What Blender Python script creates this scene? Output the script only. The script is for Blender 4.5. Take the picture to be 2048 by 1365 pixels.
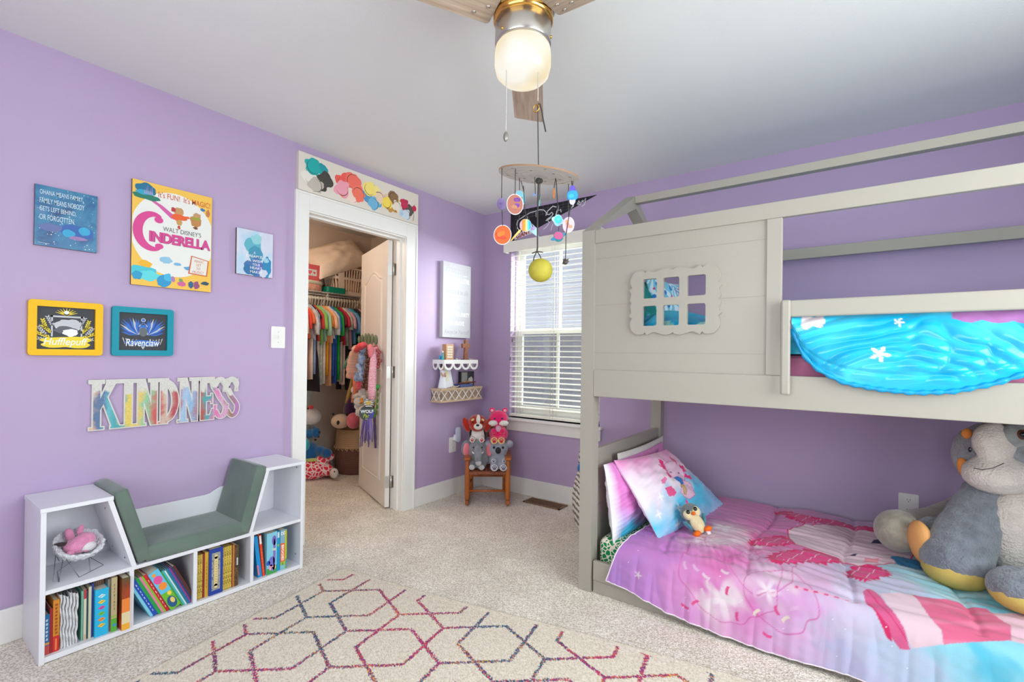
import bpy, bmesh, math, random
import numpy as np
from mathutils import Vector, Matrix, noise
random.seed(7)
for o in list(bpy.data.objects): bpy.data.objects.remove(o)
SC = bpy.context.scene
COL = SC.collection

# ------------------------------------------------------------------ camera, world, lights, exposure
cam_data = bpy.data.cameras.new('camera')
cam_data.sensor_width = 36.0
cam_data.lens = 952.289 / 2048 * 36.0
cam_data.shift_y = 24.8 / 2048
cam_data.clip_start = 0.02
cam = bpy.data.objects.new('camera', cam_data)
COL.objects.link(cam)
_r = Vector((0.80791886, 0.58916028, 0.01254105)); _u = Vector((-0.00788809, -0.0104675, 0.9999141)); _w = Vector((-0.58924094, 0.80794839, 0.00380954))
CAMP = Vector((2.7484, -3.3279, 1.1747))
cam.matrix_world = Matrix(((_r.x, _u.x, -_w.x, CAMP.x), (_r.y, _u.y, -_w.y, CAMP.y), (_r.z, _u.z, -_w.z, CAMP.z), (0, 0, 0, 1)))
SC.camera = cam

world = bpy.data.worlds.new('overcast_sky'); SC.world = world
world.use_nodes = True
_bg = world.node_tree.nodes['Background']
_bg.inputs[0].default_value = (0.86, 0.93, 1.0, 1); _bg.inputs[1].default_value = 0.85

def area_light(name, loc, target, sx, sy, power, color):
    d = bpy.data.lights.new(name, 'AREA'); d.shape = 'RECTANGLE'; d.size = sx; d.size_y = sy
    d.energy = power; d.color = color
    o = bpy.data.objects.new(name, d); COL.objects.link(o)
    o.location = loc
    o.rotation_euler = (Vector(target) - Vector(loc)).to_track_quat('-Z', 'Y').to_euler()
    return o
# daylight through right and back windows, plus an added unseen fill behind the camera
area_light('daylight_east', (4.22, -2.15, 1.45), (0, -2.15, 1.2), 1.7, 1.35, 47, (0.90, 1.0, 1.0))
area_light('fill_south', (2.3, -4.52, 1.45), (2.3, 0, 1.2), 2.1, 1.35, 30, (0.90, 1.0, 1.0))  # unseen fill light, added to brighten the bed wall from the front
area_light('daylight_north', (2.3, 2.0, 2.6), (0.1, -0.8, 0.9), 1.8, 2.0, 400, (0.92, 1.0, 1.02))

SC.view_settings.view_transform = 'Standard'
SC.view_settings.look = 'None'
SC.view_settings.gamma = 1.0
SC.view_settings.use_curve_mapping = False
SC.view_settings.exposure = 0.78
SC.cycles.use_denoising = True
SC.cycles.max_bounces = 10
SC.cycles.diffuse_bounces = 6
SC.cycles.transparent_max_bounces = 16
SC.cycles.sample_clamp_indirect = 6.0
SC.cycles.caustics_reflective = False
SC.cycles.caustics_refractive = False

# ------------------------------------------------------------------ materials
def lin(c):
    return tuple(((x / 255.0) / 12.92 if x / 255.0 <= 0.04045 else ((x / 255.0 + 0.055) / 1.055) ** 2.4) for x in c[:3])
_MC = {}
def mat(name, rgb, rough=0.55, metal=0.0, bump=0.0, bscale=60.0, var=0.0, vscale=6.0, sheen=0.0, coat=0.0, spec=0.5, stretch=None, rgb2=None):
    """procedural principled material: optional noise bump and noise colour variation"""
    if name in _MC: return _MC[name]
    m = bpy.data.materials.new(name); m.use_nodes = True
    nt = m.node_tree; b = nt.nodes['Principled BSDF']
    c = lin(rgb)
    b.inputs['Base Color'].default_value = (*c, 1); b.inputs['Roughness'].default_value = rough
    b.inputs['Metallic'].default_value = metal; b.inputs['Specular IOR Level'].default_value = spec
    if sheen: b.inputs['Sheen Weight'].default_value = sheen; b.inputs['Sheen Roughness'].default_value = 0.5
    if coat: b.inputs['Coat Weight'].default_value = coat; b.inputs['Coat Roughness'].default_value = 0.15
    if bump or var:
        tc = nt.nodes.new('ShaderNodeTexCoord'); mp = nt.nodes.new('ShaderNodeMapping')
        nt.links.new(tc.outputs['Object'], mp.inputs[0])
        if stretch: mp.inputs['Scale'].default_value = stretch
    if var:
        n = nt.nodes.new('ShaderNodeTexNoise'); n.inputs['Scale'].default_value = vscale; n.inputs['Detail'].default_value = 5
        nt.links.new(mp.outputs[0], n.inputs[0])
        r = nt.nodes.new('ShaderNodeValToRGB')
        c2 = lin(rgb2) if rgb2 else tuple(max(0, x * (1 - var)) for x in c)
        r.color_ramp.elements[0].position = 0.3; r.color_ramp.elements[1].position = 0.7
        r.color_ramp.elements[0].color = (*c2, 1); r.color_ramp.elements[1].color = (*c, 1)
        nt.links.new(n.outputs['Fac'], r.inputs[0]); nt.links.new(r.outputs[0], b.inputs['Base Color'])
    if bump:
        n2 = nt.nodes.new('ShaderNodeTexNoise'); n2.inputs['Scale'].default_value = bscale; n2.inputs['Detail'].default_value = 3
        nt.links.new(mp.outputs[0], n2.inputs[0])
        bp = nt.nodes.new('ShaderNodeBump'); bp.inputs['Strength'].default_value = bump; bp.inputs['Distance'].default_value = 0.01
        nt.links.new(n2.outputs['Fac'], bp.inputs['Height']); nt.links.new(bp.outputs[0], b.inputs['Normal'])
    _MC[name] = m
    return m
def flat(rgb, rough=0.55):
    return mat('print_%02x%02x%02x' % tuple(int(v) for v in rgb), rgb, rough)
def fur(name, rgb, var=0.25, bump=0.6):
    return mat(name, rgb, 0.9, bump=bump, bscale=120, var=var, vscale=28, sheen=0.5, spec=0.15)
def vcol_mat(name, rough=0.7, bump=0.15, bscale=400, sheen=0.0, spec=0.3):
    if name in _MC: return _MC[name]
    m = bpy.data.materials.new(name); m.use_nodes = True
    nt = m.node_tree; b = nt.nodes['Principled BSDF']
    a = nt.nodes.new('ShaderNodeVertexColor'); a.layer_name = 'Col'
    nt.links.new(a.outputs[0], b.inputs['Base Color'])
    b.inputs['Roughness'].default_value = rough; b.inputs['Specular IOR Level'].default_value = spec
    if sheen: b.inputs['Sheen Weight'].default_value = sheen
    if bump:
        tc = nt.nodes.new('ShaderNodeTexCoord'); n2 = nt.nodes.new('ShaderNodeTexNoise'); n2.inputs['Scale'].default_value = bscale
        nt.links.new(tc.outputs['Object'], n2.inputs[0])
        bp = nt.nodes.new('ShaderNodeBump'); bp.inputs['Strength'].default_value = bump; bp.inputs['Distance'].default_value = 0.004
        nt.links.new(n2.outputs['Fac'], bp.inputs['Height']); nt.links.new(bp.outputs[0], b.inputs['Normal'])
    _MC[name] = m
    return m
def glass_mat(name, tint=(255, 255, 255), gloss=0.06, rough=0.02):
    if name in _MC: return _MC[name]
    m = bpy.data.materials.new(name); m.use_nodes = True
    nt = m.node_tree; nt.nodes.clear()
    out = nt.nodes.new('ShaderNodeOutputMaterial'); t = nt.nodes.new('ShaderNodeBsdfTransparent'); g = nt.nodes.new('ShaderNodeBsdfGlossy')
    t.inputs[0].default_value = (*lin(tint), 1); g.inputs['Roughness'].default_value = rough
    mx = nt.nodes.new('ShaderNodeMixShader'); mx.inputs[0].default_value = gloss
    nt.links.new(t.outputs[0], mx.inputs[1]); nt.links.new(g.outputs[0], mx.inputs[2]); nt.links.new(mx.outputs[0], out.inputs[0])
    _MC[name] = m
    return m
def emit_mat(name, rgb, strength):
    m = bpy.data.materials.new(name); m.use_nodes = True
    b = m.node_tree.nodes['Principled BSDF']
    b.inputs['Base Color'].default_value = (*lin(rgb), 1)
    b.inputs['Emission Color'].default_value = (*lin(rgb), 1); b.inputs['Emission Strength'].default_value = strength
    return m
def voronoi_mat(name, rgb_cell, rgb_gap, scale=40, gap=0.08, rough=0.8, stretch=None):
    if name in _MC: return _MC[name]
    m = bpy.data.materials.new(name); m.use_nodes = True
    nt = m.node_tree; b = nt.nodes['Principled BSDF']; b.inputs['Roughness'].default_value = rough; b.inputs['Specular IOR Level'].default_value = 0.2
    tc = nt.nodes.new('ShaderNodeTexCoord'); mp = nt.nodes.new('ShaderNodeMapping'); nt.links.new(tc.outputs['Object'], mp.inputs[0])
    if stretch: mp.inputs['Scale'].default_value = stretch
    v = nt.nodes.new('ShaderNodeTexVoronoi'); v.feature = 'DISTANCE_TO_EDGE'; v.inputs['Scale'].default_value = scale
    nt.links.new(mp.outputs[0], v.inputs[0])
    r = nt.nodes.new('ShaderNodeValToRGB'); r.color_ramp.interpolation = 'CONSTANT'
    r.color_ramp.elements[0].color = (*lin(rgb_gap), 1); r.color_ramp.elements[1].color = (*lin(rgb_cell), 1); r.color_ramp.elements[1].position = gap
    nt.links.new(v.outputs['Distance'], r.inputs[0]); nt.links.new(r.outputs[0], b.inputs['Base Color'])
    _MC[name] = m
    return m
def wave_mat(name, rgb_a, rgb_b, scale=120, axis='Z', rough=0.85, bump=0.6, distort=0.5, detail=2):
    """woven or ribbed surface: bands along one axis"""
    if name in _MC: return _MC[name]
    m = bpy.data.materials.new(name); m.use_nodes = True
    nt = m.node_tree; b = nt.nodes['Principled BSDF']; b.inputs['Roughness'].default_value = rough; b.inputs['Specular IOR Level'].default_value = 0.2
    tc = nt.nodes.new('ShaderNodeTexCoord'); w = nt.nodes.new('ShaderNodeTexWave'); w.bands_direction = axis
    w.inputs['Scale'].default_value = scale; w.inputs['Distortion'].default_value = distort; w.inputs['Detail'].default_value = detail; w.inputs['Detail Scale'].default_value = 3
    nt.links.new(tc.outputs['Object'], w.inputs[0])
    r = nt.nodes.new('ShaderNodeValToRGB'); r.color_ramp.elements[0].color = (*lin(rgb_b), 1); r.color_ramp.elements[1].color = (*lin(rgb_a), 1)
    r.color_ramp.elements[0].position = 0.15; r.color_ramp.elements[1].position = 0.6
    nt.links.new(w.outputs['Fac'], r.inputs[0]); nt.links.new(r.outputs[0], b.inputs['Base Color'])
    if bump:
        bp = nt.nodes.new('ShaderNodeBump'); bp.inputs['Strength'].default_value = bump; bp.inputs['Distance'].default_value = 0.004
        nt.links.new(w.outputs['Fac'], bp.inputs['Height']); nt.links.new(bp.outputs[0], b.inputs['Normal'])
    _MC[name] = m
    return m

# ------------------------------------------------------------------ mesh building
class Fr:
    """local frame: u right, v up, n out of the surface"""
    def __init__(s, o, U, V, N=None):
        s.o = Vector(o); s.U = Vector(U).normalized(); s.V = Vector(V).normalized(); s.N = Vector(N).normalized() if N else s.U.cross(s.V).normalized()
    def p(s, u, v, n=0.0): return s.o + s.U * u + s.V * v + s.N * n
    def M(s): return Matrix(((s.U.x, s.V.x, s.N.x, s.o.x), (s.U.y, s.V.y, s.N.y, s.o.y), (s.U.z, s.V.z, s.N.z, s.o.z), (0, 0, 0, 1)))
def WL(y, z, n=0.0): return Fr((n, y, z), (0, 1, 0), (0, 0, 1), (1, 0, 0))       # on the left wall, looking at it
def WB(x, z, n=0.0): return Fr((x, -n, z), (1, 0, 0), (0, 0, 1), (0, -1, 0))     # on the back wall
def TR(x, y, z): return Matrix.Translation((x, y, z))
def RZ(a): return Matrix.Rotation(a, 4, 'Z')
def RX(a): return Matrix.Rotation(a, 4, 'X')
def RY(a): return Matrix.Rotation(a, 4, 'Y')
def SCL(x, y, z): return Matrix.Diagonal((x, y, z, 1))
def aim(d):
    return Vector(d).to_track_quat('Z', 'Y').to_matrix().to_4x4()

class MB:
    def __init__(s): s.v = []; s.f = []; s.m = []; s.sm = []; s.mats = []
    def mi(s, m):
        if m not in s.mats: s.mats.append(m)
        return s.mats.index(m)
    def add(s, vs, fs, m, smooth=False, M=None):
        k = len(s.v); i = s.mi(m)
        s.v += [tuple(M @ Vector(p)) for p in vs] if M is not None else [tuple(p) for p in vs]
        for f in fs: s.f.append(tuple(k + a for a in f)); s.m.append(i); s.sm.append(smooth)
        return s
    def box(s, x0, x1, y0, y1, z0, z1, m, M=None):
        vs = [(x, y, z) for z in (z0, z1) for y in (y0, y1) for x in (x0, x1)]
        return s.add(vs, [(0, 2, 3, 1), (4, 5, 7, 6), (0, 1, 5, 4), (2, 6, 7, 3), (0, 4, 6, 2), (1, 3, 7, 5)], m, False, M)
    def fbox(s, F, u0, u1, v0, v1, n0, n1, m): return s.box(u0, u1, v0, v1, n0, n1, m, F.M())
    def ell(s, c, r, m, M=None, seg=24, rings=16, smooth=True):
        vs = [(0, 0, -1)]; fs = []
        for i in range(1, rings):
            a = -math.pi / 2 + math.pi * i / rings
            for j in range(seg):
                b = 2 * math.pi * j / seg
                vs.append((math.cos(a) * math.cos(b), math.cos(a) * math.sin(b), math.sin(a)))
        vs.append((0, 0, 1)); n = len(vs) - 1
        for j in range(seg):
            fs.append((0, 1 + (j + 1) % seg, 1 + j)); q = 1 + (rings - 2) * seg
            fs.append((n, q + j, q + (j + 1) % seg))
            for i in range(rings - 2):
                a = 1 + i * seg
                fs.append((a + j, a + (j + 1) % seg, a + seg + (j + 1) % seg, a + seg + j))
        if isinstance(r, (int, float)): r = (r, r, r)
        T = TR(*c) @ (M if M is not None else Matrix.Identity(4)) @ SCL(*r)
        return s.add(vs, fs, m, smooth, T)
    def lathe(s, prof, m, M=None, seg=32, smooth=True, caps=True):
        """profile of (radius, height) turned about local Z"""
        vs = []; fs = []
        for r, z in prof:
            for j in range(seg):
                b = 2 * math.pi * j / seg; vs.append((r * math.cos(b), r * math.sin(b), z))
        for i in range(len(prof) - 1):
            for j in range(seg):
                fs.append((i * seg + j, i * seg + (j + 1) % seg, (i + 1) * seg + (j + 1) % seg, (i + 1) * seg + j))
        if caps:
            if prof[0][0] > 1e-6: fs.append(tuple(reversed(range(seg))))
            if prof[-1][0] > 1e-6: fs.append(tuple((len(prof) - 1) * seg + j for j in range(seg)))
        return s.add(vs, fs, m, smooth, M)
    def tube(s, pts, r, m, seg=8, M=None, smooth=True, closed=False):
        pts = [Vector(p) for p in pts]; n = len(pts)
        rs = r if isinstance(r, (list, tuple)) else [r] * n
        vs = []; fs = []; nrm = None
        for i in range(n):
            a = pts[(i - 1) % n] if (i > 0 or closed) else pts[i]; b = pts[(i + 1) % n] if (i < n - 1 or closed) else pts[i]
            t = (b - a)
            t = t.normalized() if t.length > 1e-9 else Vector((0, 0, 1))
            if nrm is None:
                nrm = t.orthogonal().normalized()
            else:
                nrm = nrm - t * nrm.dot(t)
                nrm = nrm.normalized() if nrm.length > 1e-6 else t.orthogonal().normalized()
            bi = t.cross(nrm)
            for j in range(seg):
                q = 2 * math.pi * j / seg
                vs.append(pts[i] + (nrm * math.cos(q) + bi * math.sin(q)) * rs[i])
        for i in range(n if closed else n - 1):
            k = (i + 1) % n
            for j in range(seg):
                fs.append((i * seg + j, i * seg + (j + 1) % seg, k * seg + (j + 1) % seg, k * seg + j))
        if not closed:
            fs.append(tuple(reversed(range(seg)))); fs.append(tuple((n - 1) * seg + j for j in range(seg)))
        return s.add(vs, fs, m, smooth, M)
    def poly(s, F, pts, m, n=0.0):
        """flat printed shape on a surface"""
        vs = [F.p(a, b, n) for a, b in pts]
        ar = sum(pts[i][0] * pts[(i + 1) % len(pts)][1] - pts[(i + 1) % len(pts)][0] * pts[i][1] for i in range(len(pts)))
        idx = list(range(len(pts)))
        return s.add(vs, [tuple(idx if ar > 0 else reversed(idx))], m)
    def disc(s, F, u, v, ru, rv, m, n=0.0, seg=24, rot=0.0):
        c, si = math.cos(rot), math.sin(rot)
        return s.poly(F, [(u + ru * math.cos(a) * c - rv * math.sin(a) * si, v + ru * math.cos(a) * si + rv * math.sin(a) * c) for a in [2 * math.pi * i / seg for i in range(seg)]], m, n)
    def stroke(s, F, pts, w, m, n=0.0):
        """flat brush stroke along a polyline"""
        k = len(pts); L = []; R = []
        ws = w if isinstance(w, (list, tuple)) else [w] * k
        for i in range(k):
            a = pts[max(0, i - 1)]; b = pts[min(k - 1, i + 1)]
            dx, dy = b[0] - a[0], b[1] - a[1]; d = math.hypot(dx, dy) or 1
            L.append((pts[i][0] - dy / d * ws[i] / 2, pts[i][1] + dx / d * ws[i] / 2)); R.append((pts[i][0] + dy / d * ws[i] / 2, pts[i][1] - dx / d * ws[i] / 2))
        vs = [F.p(a, b, n) for a, b in L] + [F.p(a, b, n) for a, b in R]
        return s.add(vs, [(k + i, k + i + 1, i + 1, i) for i in range(k - 1)], m)
    def prism(s, F, pts, n0, n1, m, side=None):
        """closed outline pushed from depth n0 to n1 along the frame's normal"""
        ar = sum(pts[i][0] * pts[(i + 1) % len(pts)][1] - pts[(i + 1) % len(pts)][0] * pts[i][1] for i in range(len(pts)))
        if ar < 0: pts = pts[::-1]
        k = len(pts)
        vs = [F.p(a, b, n0) for a, b in pts] + [F.p(a, b, n1) for a, b in pts]
        s.add(vs, [tuple(range(k, 2 * k)), tuple(reversed(range(k)))], m)
        s.add(vs, [(i, (i + 1) % k, k + (i + 1) % k, k + i) for i in range(k)], side or m)
        return s
    def grid(s, fn, nu, nv, m, smooth=True):
        vs = [fn(i / nu, j / nv) for j in range(nv + 1) for i in range(nu + 1)]
        fs = [(j * (nu + 1) + i, j * (nu + 1) + i + 1, (j + 1) * (nu + 1) + i + 1, (j + 1) * (nu + 1) + i) for j in range(nv) for i in range(nu)]
        return s.add(vs, fs, m, smooth)
    def text(s, F, body, m, u, v, w=None, h=None, n=0.0, bold=0.0, shear=0.0, align='C', space=1.0, rot=0.0, ext=0.0):
        """lettering fitted into width w and height h, centred on (u, v)"""
        vs, fs = glyphs(body, bold, shear, space)
        if not vs: return s
        xs = [p[0] for p in vs]; ys = [p[1] for p in vs]
        x0, x1, y0, y1 = min(xs), max(xs), min(ys), max(ys)
        sx = w / (x1 - x0) if w else None; sy = h / (y1 - y0) if h else None
        sx = sx or sy; sy = sy or sx
        cx = {'C': (x0 + x1) / 2, 'L': x0, 'R': x1}[align]
        c, si = math.cos(rot), math.sin(rot); out = []
        for a, b in vs:
            a = (a - cx) * sx; b = (b - (y0 + y1) / 2) * sy
            out.append(F.p(u + a * c - b * si, v + a * si + b * c, n))
        return s.add(out, fs, m)
    def pillow(s, w, h, t, m, M=None, nu=28, nv=22, p=2.6, seed=0, wr=0.0):
        """stuffed cushion lying in local XY, pinched corners"""
        def side(sg):
            def fn(a, b):
                x = a * 2 - 1; y = b * 2 - 1
                k = (max(0, 1 - abs(x) ** p) * max(0, 1 - abs(y) ** p)) ** 0.5
                px = x * (1 - 0.07 * (1 - abs(x)) * 0 - 0.06 * (1 - y * y) * abs(x)); py = y * (1 - 0.06 * (1 - x * x) * abs(y))
                d = wr * noise.noise(Vector((x * 3 + seed, y * 3, sg * 2.0))) * k if wr else 0
                return Vector((px * w / 2, py * h / 2, sg * (t / 2 * k) + d))
            return fn
        k = len(s.v)
        s.grid(side(1), nu, nv, m); k2 = len(s.v)
        s.grid(side(-1), nu, nv, m)
        # turn the underside outward
        nf = nu * nv
        for i in range(len(s.f) - nf, len(s.f)): s.f[i] = tuple(reversed(s.f[i]))
        if M is not None:
            for i in range(k, len(s.v)): s.v[i] = tuple(M @ Vector(s.v[i]))
        return s

_GC = {}
def glyphs(body, bold=0.0, shear=0.0, space=1.0):
    key = (body, bold, shear, space)
    if key in _GC: return _GC[key]
    cu = bpy.data.curves.new('lettering', 'FONT'); cu.body = body; cu.size = 1.0; cu.offset = bold; cu.shear = shear; cu.space_character = space
    cu.fill_mode = 'FRONT'; cu.resolution_u = 4
    ob = bpy.data.objects.new('lettering', cu); COL.objects.link(ob)
    dg = bpy.context.evaluated_depsgraph_get()
    me = ob.evaluated_get(dg).to_mesh()
    vs = [(p.co.x, p.co.y) for p in me.vertices]; fs = []
    for f in me.polygons:
        idx = list(f.vertices)
        ar = sum(vs[idx[i]][0] * vs[idx[(i + 1) % len(idx)]][1] - vs[idx[(i + 1) % len(idx)]][0] * vs[idx[i]][1] for i in range(len(idx)))
        fs.append(tuple(idx if ar > 0 else idx[::-1]))
    ob.evaluated_get(dg).to_mesh_clear()
    bpy.data.objects.remove(ob); bpy.data.curves.remove(cu)
    _GC[key] = (vs, fs)
    return vs, fs

WMAT = {}
def world_of(o):
    return WMAT.get(o.name, Matrix.Identity(4))
def thing(name, label, cat, loc=(0, 0, 0), group=None, rotz=0.0, M=None):
    """an Empty at the thing's base that parents its parts; parts are given in world coordinates unless M places a local design"""
    o = bpy.data.objects.new(name, None); COL.objects.link(o); o.empty_display_size = 0.05
    W = M if M is not None else TR(*loc) @ RZ(rotz)
    o.matrix_world = W; WMAT[o.name] = W.copy()
    o['label'] = label; o['category'] = cat
    if group: o['group'] = group
    return o
def obj(name, mb, parent=None, label=None, cat=None, group=None, kind=None, bevel=0.0, bseg=2, sub=0, remesh=0.0, local=False, disp=0.0, dscale=0.03, colors=None, M=None, solid=0.0, smooth_angle=None):
    """link one mesh object. World coordinates are turned local to the parent; a top-level mesh gets its origin at its base"""
    vs = np.array(mb.v, dtype=float).reshape(-1, 3)
    if parent is not None:
        W = world_of(parent)
        if not local:
            I = np.array(W.inverted()); vs = vs @ I[:3, :3].T + I[:3, 3]
    else:
        if local: W = M if M is not None else Matrix.Identity(4)
        else:
            c = (vs.min(0) + vs.max(0)) / 2; c[2] = vs[:, 2].min(); vs = vs - c; W = TR(*c)
    me = bpy.data.meshes.new(name)
    me.from_pydata([tuple(p) for p in vs], [], mb.f)
    for m in mb.mats: me.materials.append(m)
    me.polygons.foreach_set('material_index', mb.m); me.polygons.foreach_set('use_smooth', mb.sm)
    if colors is not None:
        ca = me.color_attributes.new('Col', 'FLOAT_COLOR', 'POINT')
        arr = np.ones((len(vs), 4), dtype=np.float32); arr[:, :3] = colors
        ca.data.foreach_set('color', arr.ravel())
    me.update()
    o = bpy.data.objects.new(name, me); COL.objects.link(o)
    if parent is not None:
        o.parent = parent; WMAT[o.name] = W.copy()
    else:
        o.matrix_world = W; WMAT[o.name] = W.copy()
    if remesh:
        r = o.modifiers.new('remesh', 'REMESH'); r.mode = 'VOXEL'; r.voxel_size = remesh; r.use_smooth_shade = True
        sm = o.modifiers.new('smooth', 'SMOOTH'); sm.iterations = 6; sm.factor = 0.5
    if bevel:
        b = o.modifiers.new('bevel', 'BEVEL'); b.width = bevel; b.segments = bseg; b.limit_method = 'ANGLE'; b.angle_limit = 0.6
    if sub:
        q = o.modifiers.new('subdivision', 'SUBSURF'); q.levels = sub; q.render_levels = sub
    if solid:
        q = o.modifiers.new('solidify', 'SOLIDIFY'); q.thickness = solid; q.offset = 0
    if disp:
        t = bpy.data.textures.new('fuzz', 'CLOUDS'); t.noise_scale = dscale
        d = o.modifiers.new('displace', 'DISPLACE'); d.texture = t; d.strength = disp; d.mid_level = 0.5; d.texture_coords = 'LOCAL'
    if label: o['label'] = label
    if cat: o['category'] = cat
    if group: o['group'] = group
    if kind: o['kind'] = kind
    return o
def struct(name, mb, parent=None, **k):
    return obj(name, mb, parent, kind=None if parent is not None else 'structure', **k)
def dup(root, W, label=None, group=None):
    """copy of a thing with copies of its parts and their sub-parts"""
    def rec(o, par):
        c = o.copy(); COL.objects.link(c)
        if par is not None: c.parent = par
        for ch in list(o.children): rec(ch, c)
        return c
    r = rec(root, None); r.matrix_world = W; WMAT[r.name] = W.copy()
    if label: r['label'] = label
    if group: r['group'] = group
    return r
def fbm(x, y, s=0.0, octv=3):
    v = 0; a = 1.0
    for i in range(octv):
        v += a * noise.noise(Vector((x * 2 ** i + s, y * 2 ** i - s, s * 0.7))); a *= 0.5
    return v
def arc(cx, cy, r, a0, a1, n=10, ry=None):
    ry = ry or r
    return [(cx + r * math.cos(math.radians(a0 + (a1 - a0) * i / n)), cy + ry * math.sin(math.radians(a0 + (a1 - a0) * i / n))) for i in range(n + 1)]
def rrect(x0, x1, y0, y1, r, n=4):
    return arc(x1 - r, y1 - r, r, 0, 90, n) + arc(x0 + r, y1 - r, r, 90, 180, n) + arc(x0 + r, y0 + r, r, 180, 270, n) + arc(x1 - r, y0 + r, r, 270, 360, n)
def plate_with_holes(mb, F, outer, holes, n0, n1, m, side=None):
    """outline with cut-out holes, given thickness n0..n1"""
    bm = bmesh.new(); es = []
    loops = [outer] + holes
    for lp in loops:
        vv = [bm.verts.new((a, b, 0)) for a, b in lp]
        for i in range(len(vv)): es.append(bm.edges.new((vv[i], vv[(i + 1) % len(vv)])))
    bmesh.ops.triangle_fill(bm, use_beauty=True, use_dissolve=False, edges=es, normal=(0, 0, 1))
    bm.verts.index_update()
    vs = [(v.co.x, v.co.y) for v in bm.verts]; fs = []
    for f in bm.faces:
        idx = [v.index for v in f.verts]
        ar = sum(vs[idx[i]][0] * vs[idx[(i + 1) % len(idx)]][1] - vs[idx[(i + 1) % len(idx)]][0] * vs[idx[i]][1] for i in range(len(idx)))
        fs.append(tuple(idx if ar > 0 else idx[::-1]))
    bm.free()
    mb.add([F.p(a, b, n1) for a, b in vs], fs, m)
    mb.add([F.p(a, b, n0) for a, b in vs], [tuple(reversed(f)) for f in fs], m)
    for k, lp in enumerate(loops):
        ar = sum(lp[i][0] * lp[(i + 1) % len(lp)][1] - lp[(i + 1) % len(lp)][0] * lp[i][1] for i in range(len(lp)))
        if (ar < 0) == (k == 0): lp = lp[::-1]
        q = len(lp)
        mb.add([F.p(a, b, n0) for a, b in lp] + [F.p(a, b, n1) for a, b in lp], [(i, (i + 1) % q, q + (i + 1) % q, q + i) for i in range(q)], side or m)
    return mb

# ------------------------------------------------------------------ the setting
H = 2.44; RX1 = 4.0; RY0 = -4.3
lav = mat('lavender_wall_paint', (181, 160, 193), 0.6, bump=0.06, bscale=220, spec=0.3)
ceil_m = mat('ceiling_paint', (226, 227, 226), 0.8, bump=0.08, bscale=180, spec=0.2)
trim_m = mat('white_trim_paint', (232, 230, 226), 0.35)
closet_m = mat('closet_wall_paint', (206, 190, 176), 0.7, spec=0.2)
siding = mat('grey_lap_siding', (176, 180, 186), 0.7)

def carpet_material():
    m = bpy.data.materials.new('beige_carpet_pile'); m.use_nodes = True
    nt = m.node_tree; b = nt.nodes['Principled BSDF']; b.inputs['Roughness'].default_value = 0.95; b.inputs['Specular IOR Level'].default_value = 0.1
    tc = nt.nodes.new('ShaderNodeTexCoord')
    n = nt.nodes.new('ShaderNodeTexNoise'); n.inputs["Scale"].default_value = 160; n.inputs['Detail'].default_value = 2
    v = nt.nodes.new('ShaderNodeTexNoise'); v.inputs['Scale'].default_value = 5; v.inputs['Detail'].default_value = 3
    for q in (n, v): nt.links.new(tc.outputs['Object'], q.inputs[0])
    r = nt.nodes.new('ShaderNodeValToRGB')
    r.color_ramp.elements[0].position = 0.37; r.color_ramp.elements[0].color = (*lin((206, 192, 174)), 1)
    r.color_ramp.elements[1].position = 0.60; r.color_ramp.elements[1].color = (*lin((255, 249, 238)), 1)
    nt.links.new(n.outputs['Fac'], r.inputs[0])
    mx = nt.nodes.new('ShaderNodeMix'); mx.data_type = 'RGBA'; mx.blend_type = 'MULTIPLY'
    r2 = nt.nodes.new('ShaderNodeValToRGB'); r2.color_ramp.elements[0].position = 0.35; r2.color_ramp.elements[0].color = (0.86, 0.85, 0.84, 1); r2.color_ramp.elements[1].position = 0.65
    nt.links.new(v.outputs['Fac'], r2.inputs[0]); mx.inputs[0].default_value = 1.0
    nt.links.new(r.outputs[0], mx.inputs[6]); nt.links.new(r2.outputs[0], mx.inputs[7]); nt.links.new(mx.outputs[2], b.inputs['Base Color'])
    bp = nt.nodes.new('ShaderNodeBump'); bp.inputs['Strength'].default_value = 0.8; bp.inputs['Distance'].default_value = 0.008
    nt.links.new(n.outputs['Fac'], bp.inputs['Height']); nt.links.new(bp.outputs[0], b.inputs['Normal'])
    return m
carpet = carpet_material()
struct('floor', MB().box(-1.72, RX1 + 0.12, RY0 - 0.12, 0.14, -0.06, 0, carpet))
struct('ceiling', MB().box(-1.72, RX1 + 0.12, RY0 - 0.12, 0.14, H, H + 0.08, ceil_m))
# left wall with the closet doorway
D0, D1, DH = -1.735, -0.915, 2.06
mb = MB().box(-0.12, 0, RY0, D0, 0, H, lav).box(-0.12, 0, D1, 0.0, 0, H, lav).box(-0.12, 0, D0, D1, DH, H, lav)
struct('wall_left', mb)
# back wall with the window
W0, W1, WZ0, WZ1 = 0.300, 1.155, 0.640, 2.12
mb = MB().box(-0.12, W0, 0, 0.14, 0, H, lav).box(W1, RX1, 0, 0.14, 0, H, lav).box(W0, W1, 0, 0.14, 0, WZ0, lav).box(W0, W1, 0, 0.14, WZ1, H, lav)
struct('wall_back', mb)
mb = MB().box(RX1, RX1 + 0.12, RY0, 0.14, 0, 0.75, lav).box(RX1, RX1 + 0.12, RY0, 0.14, 2.15, H, lav).box(RX1, RX1 + 0.12, RY0, -3.05, 0.75, 2.15, lav).box(RX1, RX1 + 0.12, -1.25, 0.14, 0.75, 2.15, lav)
struct('wall_right', mb)
mb = MB().box(-0.12, RX1 + .12, RY0 - 0.12, RY0, 0, 0.75, lav).box(-0.12, RX1 + .12, RY0 - 0.12, RY0, 2.15, H, lav).box(-0.12, 1.2, RY0 - 0.12, RY0, 0.75, 2.15, lav).box(3.4, RX1 + .12, RY0 - 0.12, RY0, 0.75, 2.15, lav)
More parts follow.
